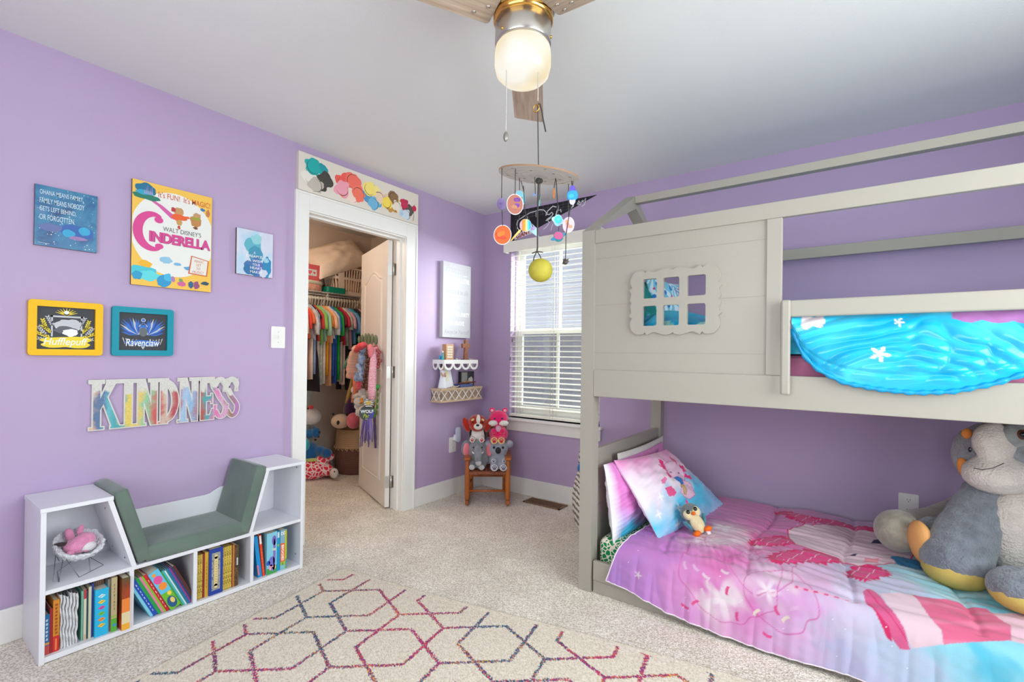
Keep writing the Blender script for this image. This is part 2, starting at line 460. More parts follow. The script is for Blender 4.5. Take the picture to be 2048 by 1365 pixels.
struct('wall_front', mb)
# closet shell
struct('wall_closet_back', MB().box(-1.72, -1.6, -2.3, 0.0, 0, H, closet_m))
struct('wall_closet_end', MB().box(-1.6, -0.12, -0.02, 0.0, 0, H, closet_m))
struct('wall_closet_side', MB().box(-1.6, -0.12, -2.3, -2.2, 0, H, closet_m))
struct('wall_closet_front', MB().box(-0.13, -0.12, -2.2, D0, 0, H, closet_m).box(-0.13, -0.12, D1, -0.02, 0, H, closet_m).box(-0.13, -0.12, D0, D1, DH, H, closet_m))
# baseboards
def board(name, x0, x1, y0, y1):
    struct(name, MB().box(x0, x1, y0, y1, 0, 0.138, trim_m), bevel=0.003)
board('baseboard_left', 0, 0.014, RY0, -1.80)
board('baseboard_left_corner', 0, 0.014, -0.825, 0)
board('baseboard_back', 0.014, RX1, -0.014, 0)
board('baseboard_right', RX1 - 0.014, RX1, RY0, -0.014)
board('baseboard_front', 0.014, RX1 - 0.014, RY0, RY0 + 0.014)
board('baseboard_closet', -1.6, -1.586, -2.2, -0.02)
board('baseboard_closet_end', -1.586, -0.13, -0.034, -0.02)

# closet doorway: casing, jamb and stop
mb = MB()
for (y0, y1, z0, z1) in ((-1.80, -1.71, 0, 2.155), (-0.93, -0.826, 0, 2.155), (-1.71, -0.93, 2.048, 2.155)):
    mb.box(0, 0.018, y0, y1, z0, z1, trim_m)
mb.box(0.018, 0.024, -1.80, -1.785, 0, 2.155, trim_m).box(0.018, 0.024, -0.841, -0.826, 0, 2.155, trim_m).box(0.018, 0.024, -1.785, -0.841, 2.14, 2.155, trim_m)
struct('trim_1', mb, bevel=0.002)
mb = MB().box(-0.13, 0.002, -1.735, -1.715, 0, 2.06, trim_m).box(-0.13, 0.002, -0.935, -0.915, 0, 2.06, trim_m).box(-0.13, 0.002, -1.715, -0.935, 2.04, 2.06, trim_m)
mb.box(-0.075, -0.04, -1.715, -1.702, 0, 2.04, trim_m).box(-0.075, -0.04, -0.948, -0.935, 0, 2.04, trim_m).box(-0.075, -0.04, -1.702, -0.948, 2.027, 2.04, trim_m)
struct('trim_2', mb, bevel=0.0015)

# windows out of view, the front-wall one added for fill: frame, sashes and panes
glass = glass_mat('window_glass')
def plain_window(name, F, w, h):
    mb = MB()
    for (u0, u1, v0, v1) in ((0, .05, 0, h), (w - .05, w, 0, h), (.05, w - .05, 0, .05), (.05, w - .05, h - .05, h), (.05, w - .05, h / 2 - .025, h / 2 + .025), (w / 2 - .015, w / 2 + .015, .05, h / 2 - .025), (w / 2 - .015, w / 2 + .015, h / 2 + .025, h - .05)):
        mb.fbox(F, u0, u1, v0, v1, -0.09, -0.04, trim_m)
    o = struct(name, mb)
    obj('pane', MB().fbox(F, .05, w - .05, .05, h - .05, -.068, -.064, glass), o)
    obj('casing', MB().fbox(F, -.09, 0, -.02, h + .09, 0, .018, trim_m).fbox(F, w, w + .09, -.02, h + .09, 0, .018, trim_m).fbox(F, 0, w, h, h + .09, 0, .018, trim_m).fbox(F, -.11, w + .11, -.045, -.02, -.03, .05, trim_m), o)
plain_window('window_2', Fr((RX1, -1.25, .75), (0, -1, 0), (0, 0, 1), (-1, 0, 0)), 1.8, 1.4)
plain_window('added_window', Fr((3.4, RY0, .75), (-1, 0, 0), (0, 0, 1), (0, 1, 0)), 2.2, 1.4)  # invented window, added as an opening for the south fill light

# ------------------------------------------------------------------ the double hung window on the back wall
vinyl = mat('white_window_vinyl', (236, 236, 230), 0.35)
mb = MB()
wx0, wx1, wz0, wz1 = W0, W1, WZ0, WZ1
def ring(mb, x0, x1, z0, z1, t, y0, y1, m, bt=None):
    bt = bt or t
    mb.box(x0, x0 + t, y0, y1, z0, z1, m).box(x1 - t, x1, y0, y1, z0, z1, m).box(x0 + t, x1 - t, y0, y1, z0, z0 + bt, m).box(x0 + t, x1 - t, y0, y1, z1 - t, z1, m)
ring(mb, wx0, wx1, wz0 + .02, wz1, .025, .075, .14, vinyl)
win = struct('window_1', mb)
mb = MB(); ring(mb, wx0 + .025, wx1 - .025, 1.36, wz1 - .025, .04, .108, .13, vinyl); mb.box((wx0 + wx1) / 2 - .011, (wx0 + wx1) / 2 + .011, .112, .126, 1.40, wz1 - .06, vinyl)
up = obj('upper_sash', mb, win)
obj('pane', MB().box(wx0 + .06, wx1 - .06, .118, .121, 1.39, wz1 - .06, glass), up)
mb = MB(); ring(mb, wx0 + .028, wx1 - .028, wz0 + .045, 1.405, .045, .082, .104, vinyl, .06); mb.box((wx0 + wx1) / 2 - .011, (wx0 + wx1) / 2 + .011, .086, .1, .73, 1.37, vinyl)
lo = obj('lower_sash', mb, win)
obj('pane', MB().box(wx0 + .07, wx1 - .07, .0915, .0945, wz0 + .1, 1.365, glass), lo)
obj('insect_screen', MB().box(wx0 + .03, wx1 - .03, .134, .136, wz0 + .05, 1.385, glass_mat('insect_screen_mesh', (205, 205, 205), 0.02, 0.6)), win)
mb = MB().box(.262, 1.190, -.055, .075, .618, .640, trim_m)
obj('sill', mb, win, bevel=.005)
obj('apron', MB().box(.285, 1.170, -.018, 0, .530, .618, trim_m), win, bevel=.003)

# neighbouring house seen through the window
mb = MB(); k = 0; z = -1.0
while z < 5.2:
    mb.add([(-3.5, 5.0 + .018, z), (5.5, 5.0 + .018, z), (5.5, 5.0, z + .145), (-3.5, 5.0, z + .145), (5.5, 5.018, z + .145), (-3.5, 5.018, z + .145)], [(0, 1, 2, 3)], siding)
    mb.add([(-3.5, 5.0, z + .0), (5.5, 5.0, z), (5.5, 5.02, z), (-3.5, 5.02, z)], [(0, 1, 2, 3)], siding)
    z += .145
for i in range(0, len(mb.v)):
    pass
mb.box(-3.5, 5.5, 5.03, 5.2, -1.0, 5.2, siding)
nb = obj('neighbour_house', mb, None, 'grey clapboard house seen outside through the window blind slats', 'house')
mb = MB(); ring(mb, -.42, .6, .30, 1.75, .09, 4.93, 5.02, vinyl); mb.box(-.42, .6, 4.95, 5.0, .98, 1.06, vinyl)
wn = obj('window', mb, nb)
obj('pane', MB().box(-.34, .52, 4.98, 4.99, .38, 1.68, mat('dark_house_pane', (120, 135, 138), .1)), wn)

# ------------------------------------------------------------------ blind
slat_m = mat('white_faux_wood_slat', (240, 238, 226), 0.4)
cord_m = mat('blind_cord', (205, 200, 190), 0.8)
bl = thing('window_blind', 'white faux wood horizontal blind over the window beside the bunk bed', 'blind', (.73, -.02, .66))
obj('valance', MB().box(.270, 1.185, -.075, -.060, 2.055, 2.145, slat_m).box(.270, .282, -.06, 0, 2.055, 2.145, slat_m).box(1.173, 1.185, -.06, 0, 2.055, 2.145, slat_m), bl, bevel=.004)
obj('headrail', MB().box(.31, 1.145, -.05, .0, 2.07, 2.118, slat_m), bl)
z = 2.035; n = 0
while z > .70:
    f = 8 if z < 1.32 else 6
    c = Matrix.Translation((.7275, .016, z)) @ RX(math.radians(f))
    obj('slat', MB().box(-.420, .420, -.0245, .0245, -.0015, .0015, slat_m, c), bl)
    z -= .0435; n += 1
obj('bottom_rail', MB().box(.308, 1.147, -.010, .042, .652, .672, slat_m), bl, bevel=.003)
for x in (.40, .73, 1.06):
    for dx in (-.012, .012):
        obj('ladder_cord', MB().tube([(x + dx, -.010, 2.07), (x + dx, -.010, .66)], .0011, cord_m, 5).tube([(x + dx, .042, 2.07), (x + dx, .042, .66)], .0011, cord_m, 5), bl)
for x, z1 in ((.345, 1.32), (.325, 1.16), (1.125, 1.27)):
    obj('pull_cord', MB().tube([(x, -.03, 2.06), (x, -.03, z1)], .0012, cord_m, 5), bl)
    obj('tassel', MB().lathe([(.003, .03), (.006, .01), (.0065, 0)], mat('grey_tassel', (110, 108, 100), .5), TR(x, -.03, z1 - .03), 10), bl)

# ------------------------------------------------------------------ open closet door
door_m = mat('white_door_paint', (226, 220, 214), 0.4)
steel = mat('brushed_steel_hinge', (205, 204, 200), 0.35, 0.9)
hx, hy = -0.118, -0.952                                # hinge line; the leaf swings into the closet
ang = math.atan2(.262, -.685)
DF = Fr((hx, hy - .0, .015), (math.cos(ang), math.sin(ang), 0), (0, 0, 1))
dn = Vector((math.sin(ang), -math.cos(ang), 0))        # towards the camera side
if dn.y > 0: dn = -dn
DF = Fr((hx, hy, .015), (math.cos(ang), math.sin(ang), 0), (0, 0, 1), dn)
DWID, DHGT, DTH = .712, 2.022, .035
def panel_outline(u0, u1, v0, v1, arch, inset=0.0, n=14):
    u0 += inset; u1 -= inset; v0 += inset; v1 -= inset
    p = [(u0, v0), (u1, v0), (u1, v1)]
    if arch:
        for i in range(1, n):
            t = i / n; p.append((u1 + (u0 - u1) * t, v1 + arch * (0.5 - 0.5 * math.cos(2 * math.pi * t)) ** 1.0))
    p.append((u0, v1))
    return p
mb = MB().box(0, DWID, 0, DHGT, 0, DTH, door_m, DF.M())
drr = struct('door_1', mb, bevel=.0015)
for nm, (v0, v1, arch) in (('upper_panel', (1.02, 1.76, .07)), ('lower_panel', (.17, .86, .0))):
    mb = MB()
    rings_ = [panel_outline(.115, .597, v0, v1, arch, i) for i in (0, .012, .024, .036)]
    hs = [DTH + .0002, DTH + .006, DTH - .002, DTH + .004]
    q = len(rings_[0]); vs = []
    for rg, h in zip(rings_, hs): vs += [DF.p(a, b, h) for a, b in rg]
    fs = []
    for k in range(3):
        for i in range(q): fs.append((k * q + i, k * q + (i + 1) % q, (k + 1) * q + (i + 1) % q, (k + 1) * q + i))
    fs.append(tuple(3 * q + i for i in range(q)))
    mb.add(vs, fs, door_m)
    obj(nm, mb, drr)
for z in (.19, 1.02, 1.80):
    mb = MB().lathe([(.0065, -.045), (.0065, .045)], steel, TR(hx + .012, hy + .004, z + .015), 12)
    mb.fbox(DF, -.0015, .0, z - .045, z + .045, .003, .033, steel)
    mb.box(-.118, -.085, -.937, -.9345, z - .03, z + .06, steel)
    obj('hinge', mb, drr)
obj('door_knob', MB().lathe([(.024, .0), (.024, .006), (.01, .012), (.01, .03), (.024, .036), (.027, .05), (.02, .062), (.0, .066)], steel, DF.M() @ TR(DWID - .06, .93, DTH), 20)
    .lathe([(.024, .0), (.024, .006), (.01, .012), (.01, .03), (.024, .036), (.027, .05), (.02, .062), (.0, .066)], steel, DF.M() @ TR(DWID - .06, .93, 0) @ RX(math.pi), 20), drr)

# ------------------------------------------------------------------ bunk bed
bed_m = mat('putty_white_bed_paint', (162, 156, 145), 0.42, spec=0.4)
BX0, BX1, BYF, BYB = 1.612, 3.72, -1.176, -.100
bed = thing('bunk_bed', 'putty white house-shaped wooden bunk bed with roof rails along the wall', 'bunk bed', (BX0, BYF, 0))
def bpart(name, mb, bevel=.003): return obj(name, mb, bed, bevel=bevel)
for x0 in (BX0, BX1 - .068):
    for y0, f in ((BYF, 1), (BYB - .068, -1)):
        F = Fr((x0 + .068, y0, 0), (0, 1, 0), (0, 0, 1), (1, 0, 0))
        z0, z1 = (1.805, 1.845) if f == 1 else (1.845, 1.805)
        bpart('post', MB().prism(F, [(0, 0), (.068, 0), (.068, z1), (0, z0)], -.068, 0, bed_m))
    yr = -.638; zt = 2.125
    for y0, s in ((BYF, 1), (BYB, -1)):
        L = abs(yr - y0); a = math.atan2(zt - 1.805, L)
        F = Fr((x0 + .068, y0, 0), (0, s, 0), (0, 0, 1), (1, 0, 0) if s == 1 else (-1, 0, 0))
        th = .066 / math.cos(a)
        p = [(0, 1.805), (L, zt), (L, zt - th), (.068, 1.805 + .068 * math.tan(a) - th + .001), (.068, 1.80), (0, 1.79)]
        p = [(0, 1.805), (L, zt), (L, zt - th), (max(.001, .0), 1.805 - th * .0 - .02)] if False else [(0.0, 1.8051), (L, zt), (L, zt - th), (.068, 1.8051 + .068 * math.tan(a) - .01)]
        bpart('rafter', MB().prism(F, p, -.0675 if s == 1 else .0005, -.0005 if s == 1 else .0675, bed_m), .002)
bpart('ridge_beam', MB().box(BX0 + .068, BX1 - .068, -.665, -.620, 2.072, 2.114, bed_m))
bpart('eave_rail', MB().box(BX0 + .068, BX1 - .068, -1.174, -1.150, 1.737, 1.803, bed_m))
bpart('eave_rail', MB().box(BX0 + .068, BX1 - .068, -.128, -.104, 1.752, 1.814, bed_m))
# front panel of boards with the little window cut through
wpx = [(1.929, 1.998), (2.024, 2.099), (2.131, 2.212)]
wpz = [(1.4445, 1.5365), (1.3175, 1.4115)]
F = Fr((0, -1.166, 0), (1, 0, 0), (0, 0, 1), (0, -1, 0))
holes = [rrect(a, b, c, d, .008, 3) for a, b in wpx for c, d in wpz]
groove = [1.107, 1.192, 1.428, 1.659, 1.737]
mb = MB()
plate_with_holes(mb, F, [(BX0 + .068, 1.107), (2.446, 1.107), (2.446, 1.737), (BX0 + .068, 1.737)], holes, -.012, 0, bed_m)
gm = mat('board_seam', (150, 143, 135), .6)
for g in groove[1:4]:
    for a, b in ((BX0 + .068, 2.446),):
        if g == 1.428: mb.fbox(F, BX0 + .068, 1.88, g - .0012, g + .0012, 0, .0004, gm).fbox(F, 2.26, 2.446, g - .0012, g + .0012, 0, .0004, gm)
        else: mb.fbox(F, a, b, g - .0012, g + .0012, 0, .0004, gm)
pan = bpart('front_panel', mb, 0)
# scalloped frame around the little window
def scallop_frame(cx, cz, w, h):
    half = []
    T = [(-.5, .30), (-.5, .36), (-.478, .43), (-.44, .475), (-.39, .49), (-.345, .485), (-.318, .455), (-.295, .497), (-.27, .48), (-.235, .455), (-.195, .455), (-.15, .475), (-.11, .492), (-.07, .497), (-.03, .485), (0, .462)]
    top = T + [(-a, b) for a, b in reversed(T[:-1])]
    R = [(.5, .30), (.478, .235), (.515, .195), (.487, .15), (.490, .10), (.505, .05), (.484, 0)]
    right = R[1:] + [(a, -b) for a, b in reversed(R[1:-1])]
    pts = top + right + [(-a, -b) for a, b in top] + [(-a, -b) for a, b in right]
    return [(cx + a * w, cz + b * h) for a, b in pts]
mb = MB()
plate_with_holes(mb, F, scallop_frame(2.070, 1.427, .40, .305)[::-1], [rrect(a + .001, b - .001, c + .001, d - .001, .008, 3) for a, b in wpx for c, d in wpz], .0005, .013, bed_m)
bpart('window_frame', mb, .0025)
bpart('panel_stile', MB().box(2.442, 2.498, -1.174, -1.148, 1.107, 1.737, bed_m))
bpart('upper_side_board', MB().box(BX0 + .068, BX1 - .068, -1.174, -1.148, .975, 1.107, bed_m))
bpart('upper_side_board', MB().box(BX0 + .068, BX1 - .068, -.128, -.104, .975, 1.20, bed_m))
bpart('guard_rail', MB().box(2.503, BX1 - .068, -1.198, -1.176, 1.337, 1.402, bed_m), .006)
bpart('guard_upright', MB().box(2.500, 2.533, -1.2145, -1.1985, 1.034, 1.403, bed_m), .007)
bpart('end_panel', MB().box(1.640, 1.664, -1.108, -.168, .10, .700, bed_m).box(1.664, 1.666, -1.108, -.168, .592, .594, gm).box(1.664, 1.666, -1.108, -.168, .41, .412, gm))
bpart('end_panel', MB().box(1.640, 1.664, -1.108, -.168, .975, 1.52, bed_m))
bpart('end_panel', MB().box(3.668, 3.692, -1.108, -.168, .10, .50, bed_m))
bpart('end_panel', MB().box(3.668, 3.692, -1.108, -.168, .975, 1.45, bed_m))
bpart('lower_side_board', MB().box(BX0 + .075, BX1 - .068, -1.170, -1.146, .062, .160, bed_m), .005)
bpart('lower_side_board', MB().box(BX0 + .075, BX1 - .068, -.128, -.104, .062, .160, bed_m), .005)
bpart('kick_board', MB().box(BX0 + .075, BX1 - .068, -1.164, -1.140, .0, .0605, bed_m), .002)
bpart('slat_base', MB().box(BX0 + .07, BX1 - .07, -1.145, -.13, 1.000, 1.020, bed_m))
bpart('slat_base', MB().box(BX0 + .07, BX1 - .07, -1.138, -.13, .055, .075, bed_m))

# ------------------------------------------------------------------ reading nook bookcase
bk_m = mat('white_laminate', (226, 226, 232), 0.4)
cush = mat('grey_green_velvet', (104, 122, 112), 0.75, bump=.1, bscale=90, var=.2, vscale=9, sheen=.35, spec=.2)
K0, K1, KD = -2.925, -1.890, .305
bkc = thing('bookcase_bench', 'white bookcase bench with green seat cushions against the lilac wall', 'bookcase', (.16, -2.41, 0))
T = .016
def kpart(name, mb, bevel=.001): return obj(name, mb, bkc, bevel=bevel)
kpart('side_panel', MB().box(.016, KD, K0, K0 + T, 0, .566, bk_m))
kpart('side_panel', MB().box(.016, KD, K1 - T, K1, 0, .566, bk_m))
kpart('top_panel', MB().box(.016, KD + .004, K0 - .002, -2.712, .566, .582, bk_m))
kpart('top_panel', MB().box(.016, KD + .004, -2.098, K1 + .002, .566, .582, bk_m))
kpart('middle_shelf', MB().box(.02, KD, K0 + T, K1 - T, .256, .272, bk_m))
kpart('bottom_panel', MB().box(.02, KD, K0 + T, K1 - T, .004, .024, bk_m).box(KD - .03, KD - .015, K0 + T, K1 - T, 0, .006, bk_m))
for y in (-2.648, -2.412, -2.160):
    kpart('divider', MB().box(.02, KD, y - T / 2, y + T / 2, .024, .256, bk_m))
def slope_panel(ya, yb):
    F = Fr((.02, 0, 0), (0, 1, 0), (0, 0, 1), (1, 0, 0))
    s = 1 if yb > ya else -1
    return MB().prism(F, [(ya - T / 2 * 1.05, .566), (ya + T / 2 * 1.05, .566), (yb + T / 2 * 1.05, .272), (yb - T / 2 * 1.05, .272)], 0, KD - .02, bk_m)
kpart('slanted_panel', slope_panel(-2.722, -2.640))
kpart('slanted_panel', slope_panel(-2.088, -2.168))
F = Fr((.008, 0, 0), (0, 1, 0), (0, 0, 1), (1, 0, 0))
kpart('back_panel', MB().prism(F, [(K0 + .004, .02), (K1 - .004, .02), (K1 - .004, .566), (-2.10, .566), (-2.15, .459), (-2.19, .457), (-2.215, .447), (-2.24, .434), (-2.262, .430), (-2.555, .430), (-2.58, .434), (-2.605, .446), (-2.63, .457), (-2.67, .459), (-2.71, .566), (K0 + .004, .566)], 0, .008, bk_m))
scr = mat('grey_screw_cap', (110, 112, 116), .4)
for (x, y, z) in ((.25, -2.6455, .30), (.10, -2.67, .34), (.27, -2.7175, .53), (.09, -2.6455, .31)):
    kpart('screw_cap', MB().lathe([(.004, 0), (.004, .002)], scr, TR(x, y - .012, z) @ RX(math.pi / 2), 8), 0)
kpart('screw_cap', MB().lathe([(.004, 0), (.004, .002)], scr, TR(.26, K1 - T, .545) @ RX(math.pi / 2), 8), 0)
kpart('screw_cap', MB().lathe([(.004, 0), (.004, .002)], scr, TR(.26, K1 - T, .07) @ RX(math.pi / 2), 8), 0)
def soft_box(mb, M, lx, ly, lz, m, puff=.006):
    n = 8
    def face(ax, s):
        def fn(a, b):
            u = a * 2 - 1; v = b * 2 - 1; k = puff * (1 - u ** 4) * (1 - v ** 4)
            r = .012
            if ax == 2: p = Vector((u * lx / 2, v * ly / 2 * s, s * (lz / 2 + k)))
            elif ax == 0: p = Vector((s * (lx / 2 + k), u * ly / 2, v * lz / 2 * s))
            else: p = Vector((u * lx / 2, s * (ly / 2 + k), -v * lz / 2 * s))
            return M @ p
        return fn
    for ax in (0, 1, 2):
        for s in (1, -1): mb.grid(face(ax, s), n, n, m)
    return mb
def cushion(label, M, lx, ly, lz):
    mb = soft_box(MB(), M, lx, ly, lz, cush, .003)
    o = obj('seat_cushion', mb, None, label, 'cushion', 'bench cushions')
    wl = o.modifiers.new('weld', 'WELD'); wl.merge_threshold = .0005
    b = o.modifiers.new('bevel', 'BEVEL'); b.width = .010; b.segments = 3; b.limit_method = 'ANGLE'; b.angle_limit = .9
    p = MB()
    for sz in (1, -1):
        q = rrect(-lx / 2 + .006, lx / 2 - .006, -ly / 2 + .006, ly / 2 - .006, .012, 3)
        p.tube([M @ Vector((a, b2, sz * (lz / 2 - .002))) for a, b2 in q], .0028, cush, 6, closed=True)
    obj('piping', p, o)
    return o
cushion('long grey-green seat cushion lying flat on the white bench', TR(.165, -2.397, .306) , .285, .405, .062)
a1 = math.atan2(.082, .294)
def back_cush(label, y, z, s):
    M = TR(.165, y, z) @ RX(-s * (math.pi / 2 - a1) if False else s * (math.pi / 2) - s * 0) @ Matrix.Identity(4)
    M = TR(.165, y, z) @ RX(s * a1) @ RX(math.pi / 2)
    return cushion(label, M, .285, .325, .048)
back_cush('grey-green back cushion leaning on the left slanted side of the bench', -2.645, .440, 1)
back_cush('grey-green back cushion leaning on the right slanted side of the bench', -2.160, .440, -1)

# ------------------------------------------------------------------ rug
def make_rug():
    ang = math.radians(10.2); ca, sa = math.cos(ang), math.sin(ang)
    O = np.array([.497, -1.767]); X = np.array([ca, sa]); Y = np.array([sa, -ca])
    LX, LY, st = 2.35, 1.55, .0042
    nx, ny = int(LX / st), int(LY / st)
    gx, gy = np.meshgrid(np.linspace(0, LX, nx + 1), np.linspace(0, LY, ny + 1))
    px = O[0] + gx * X[0] + gy * Y[0]; py = O[1] + gx * X[1] + gy * Y[1]
    # the far edge drifts a little
    wob = .012 * np.sin(gx * 3.1) * np.exp(-gy * 4)
    px = px + Y[0] * wob; py = py + Y[1] * wob
    rng = np.random.default_rng(5)
    base = np.array(lin((238, 228, 211))); dk = np.array(lin((200, 186, 166)))
    k = rng.random(px.shape)[..., None] ** 1.6
    col = base * (1 - k) + dk * k
    t = .134; s = 3 * t; th = math.radians(40.5)
    e = lambda d: np.array([math.cos(math.radians(d)), math.sin(math.radians(d))])
    c0 = np.array([.872, -1.938]); A = s * e(40.5); B = s * e(-19.5)
    dmin = np.full(px.shape, 9.0)
    segs = []
    for i in range(-8, 9):
        for j in range(-8, 9):
            c = c0 + i * A + j * B
            q = (c - O); u, v = q @ X, q @ Y
            if u < -.4 or u > LX + .4 or v < -.4 or v > LY + .4: continue
            V = [c + t * e(40.5 + 60 * n) for n in range(6)]
            for n in range(6): segs.append((V[n], V[(n + 1) % 6]))
            for n in (0, 2, 4):
                segs.append((V[n], V[n] + (V[n] - V[(n + 1) % 6]))); segs.append((V[n], V[n] + (V[n] - V[(n - 1) % 6])))
    for a, b in segs:
        mx0, mx1 = min(a[0], b[0]) - .03, max(a[0], b[0]) + .03; my0, my1 = min(a[1], b[1]) - .03, max(a[1], b[1]) + .03
        msk = (px > mx0) & (px < mx1) & (py > my0) & (py < my1)
        if not msk.any(): continue
        d = b - a; l2 = d @ d
        w = np.clip(((px[msk] - a[0]) * d[0] + (py[msk] - a[1]) * d[1]) / l2, 0, 1)
        dd = np.hypot(px[msk] - a[0] - w * d[0], py[msk] - a[1] - w * d[1])
        dmin[msk] = np.minimum(dmin[msk], dd)
    edge = np.minimum(np.minimum(gx, LX - gx), np.minimum(gy, LY - gy))
    on = (dmin + (rng.random(px.shape) - .5) * .006 < .0074) & (edge > .03) & (rng.random(px.shape) < .93)
    pal = np.array([lin(c) for c in ((178, 62, 122), (122, 72, 132), (46, 104, 122), (216, 74, 98), (228, 132, 62), (228, 190, 70), (62, 70, 104), (120, 160, 165))])
    f1 = np.sin(px * 8.1 + 1.3) + np.sin(py * 9.3 + px * 3.2); f2 = np.sin(px * 13.7 - py * 9.1 + .7) + .6 * np.sin(py * 19)
    w = np.stack([1 - np.clip(f1, -1.2, 1), .9 + .6 * np.sin(f2 * 3), .5 + np.clip(f1, -.45, 1.4), .8 - .7 * f1 * .6, .45 + .4 * f2 * .6, .25 + .3 * f2 * .7, .8 + .3 * f1, .25 + .35 * f1], -1)
    w = np.clip(w, .10, None) ** 1.2 * np.array([.8, 1.0, 1.1, .8, 1.0, 1.2, 1.0, .9])
    w = w.cumsum(-1); w /= w[..., -1:]
    idx = (rng.random(px.shape)[..., None] > w).sum(-1).clip(0, 7)
    col[on] = pal[idx[on]] * (.8 + .35 * rng.random(on.sum()))[:, None]
    z = .010 + .0022 * rng.random(px.shape); z[edge < .002] = .002
    vs = np.stack([px, py, z], -1).reshape(-1, 3)
    I = np.arange((nx + 1) * (ny + 1)).reshape(ny + 1, nx + 1)
    fs = np.stack([I[:-1, :-1], I[1:, :-1], I[1:, 1:], I[:-1, 1:]], -1).reshape(-1, 4)
    m = MB(); m.mi(vcol_mat('woven_rug_pile', .95, .3, 500))
    m.v = [tuple(p) for p in vs]; m.f = [tuple(f) for f in fs.tolist()]; m.m = [0] * len(fs); m.sm = [True] * len(fs)
    obj('area_rug', m, None, 'cream area rug with multicoloured hexagon trellis lines on the carpet', 'rug', colors=col.reshape(-1, 3))
make_rug()

# ------------------------------------------------------------------ pictures on the left wall
brown_edge = mat('dark_brown_board_edge', (82, 48, 36), 0.5)
def blob(cx, cy, rx, ry, seed, n=26, amp=.22):
    return [(cx + rx * math.cos(a) * (1 + amp * noise.noise(Vector((math.cos(a) * 1.6 + seed, math.sin(a) * 1.6, seed * .37)))), cy + ry * math.sin(a) * (1 + amp * noise.noise(Vector((math.cos(a) * 1.6 + seed, math.sin(a) * 1.6, seed * .37))))) for a in [2 * math.pi * i / n for i in range(n)]]
def plaque(name, label, y0, y1, z0, z1, th, face, group='pictures on the left wall'):
    F = WL(y0, z0, th)
    w, h = y1 - y0, z1 - z0
    mb = MB().prism(F, [(0, 0), (w, 0), (w, h), (0, h)], -th + .001, 0, face, brown_edge)
    return mb, F, w, h
rr = random.Random(3)
E_ = .0003
def galaxy_mat(name, cols, scale=9):
    m = bpy.data.materials.new(name); m.use_nodes = True; nt = m.node_tree; b = nt.nodes['Principled BSDF']; b.inputs['Roughness'].default_value = .35
    tc = nt.nodes.new('ShaderNodeTexCoord'); n = nt.nodes.new('ShaderNodeTexNoise'); n.inputs['Scale'].default_value = scale; n.inputs['Detail'].default_value = 6; n.inputs['Distortion'].default_value = 1.2
    nt.links.new(tc.outputs['Object'], n.inputs[0]); r = nt.nodes.new('ShaderNodeValToRGB'); nt.links.new(n.outputs['Fac'], r.inputs[0]); nt.links.new(r.outputs[0], b.inputs['Base Color'])
    el = r.color_ramp.elements
    while len(el) < len(cols): el.new(.5)
    for i, (p, c) in enumerate(cols): el[i].position = p; el[i].color = (*lin(c), 1)
    return m
# small square galaxy print with the family saying
mb, F, w, h = plaque('p', '', -2.910, -2.712, 1.605, 1.855, .014, galaxy_mat('starry_blue_print', [(.30, (22, 62, 110)), (.45, (30, 98, 146)), (.55, (46, 122, 160)), (.68, (88, 112, 164)), (.8, (120, 130, 170))]))
wht = flat((236, 238, 240)); pale = flat((196, 216, 226))
for i in range(90): mb.disc(F, rr.uniform(.006, w - .006), rr.uniform(.006, h - .006), *(2 * [rr.choice((.0006, .0009, .0014, .002))]), wht, E_, 6)
# soft nebula swirls in place of the printed figure
for cx, cy, rx, ry, c, sd in ((.13, .075, .055, .03, (52, 96, 168), 1), (.105, .065, .022, .016, (54, 160, 200), 2), (.155, .085, .020, .017, (54, 160, 200), 3), (.135, .05, .03, .008, (150, 120, 170), 4), (.05, .08, .035, .018, (96, 110, 160), 5)):
    mb.poly(F, blob(cx, cy, rx, ry, sd), flat(c), E_ * (1 + sd * .3))
for i, (t, ww) in enumerate((('OHANA MEANS FAMILY,', .137), ('FAMILY MEANS NOBODY', .140), ('GETS LEFT BEHIND,', .114), ('OR FORGOTTEN.', .110))):
    mb.text(F, t, pale, .014, h - .029 - i * .034, ww, .022, E_ * 4, 0.004, align='L')
mb.stroke(F, [(.01, .012), (.045, .010)], .0012, pale, E_ * 4)
obj('picture', mb, None, 'small square starry blue print with pale family saying, leftmost on the lilac wall', 'picture', 'pictures on the left wall')
# large musical film poster with yellow ground and white oval
mb, F, w, h = plaque('p', '', -2.588, -2.251, 1.483, 1.976, .014, flat((238, 190, 78)))
mb.poly(F, [(min(w - .002, max(.002, a)), min(h, max(0, b))) for a, b in arc(.172, .262, .178, 0, 360, 60, .205)][:-1], flat((228, 228, 222)), E_)
for q_, c_, k_ in ((blob(.052, .456, .038, .030, 11, 30, .3), (24, 108, 142), 2), (blob(.056, .422, .052, .015, 12, 30, .3), (28, 120, 96), 3), (blob(.046, .440, .034, .011, 13, 30, .3), (44, 158, 190), 4)): mb.poly(F, [(min(w - .001, max(.001, a)), min(h - .001, max(.001, b))) for a, b in q_], flat(c_), E_ * k_)
for i in range(6): mb.poly(F, [(.045 + i * .006, .435), (.049 + i * .006, .435), (.047 + i * .006, .458 + .012 * (i % 3))], flat((176, 150, 196)), E_ * 5)
mb.poly(F, [(.085, .412), (.12, .395), (.165, .362), (.185, .352), (.18, .338), (.155, .342), (.125, .368), (.10, .390), (.075, .405)], flat((206, 92, 160)), E_ * 2)
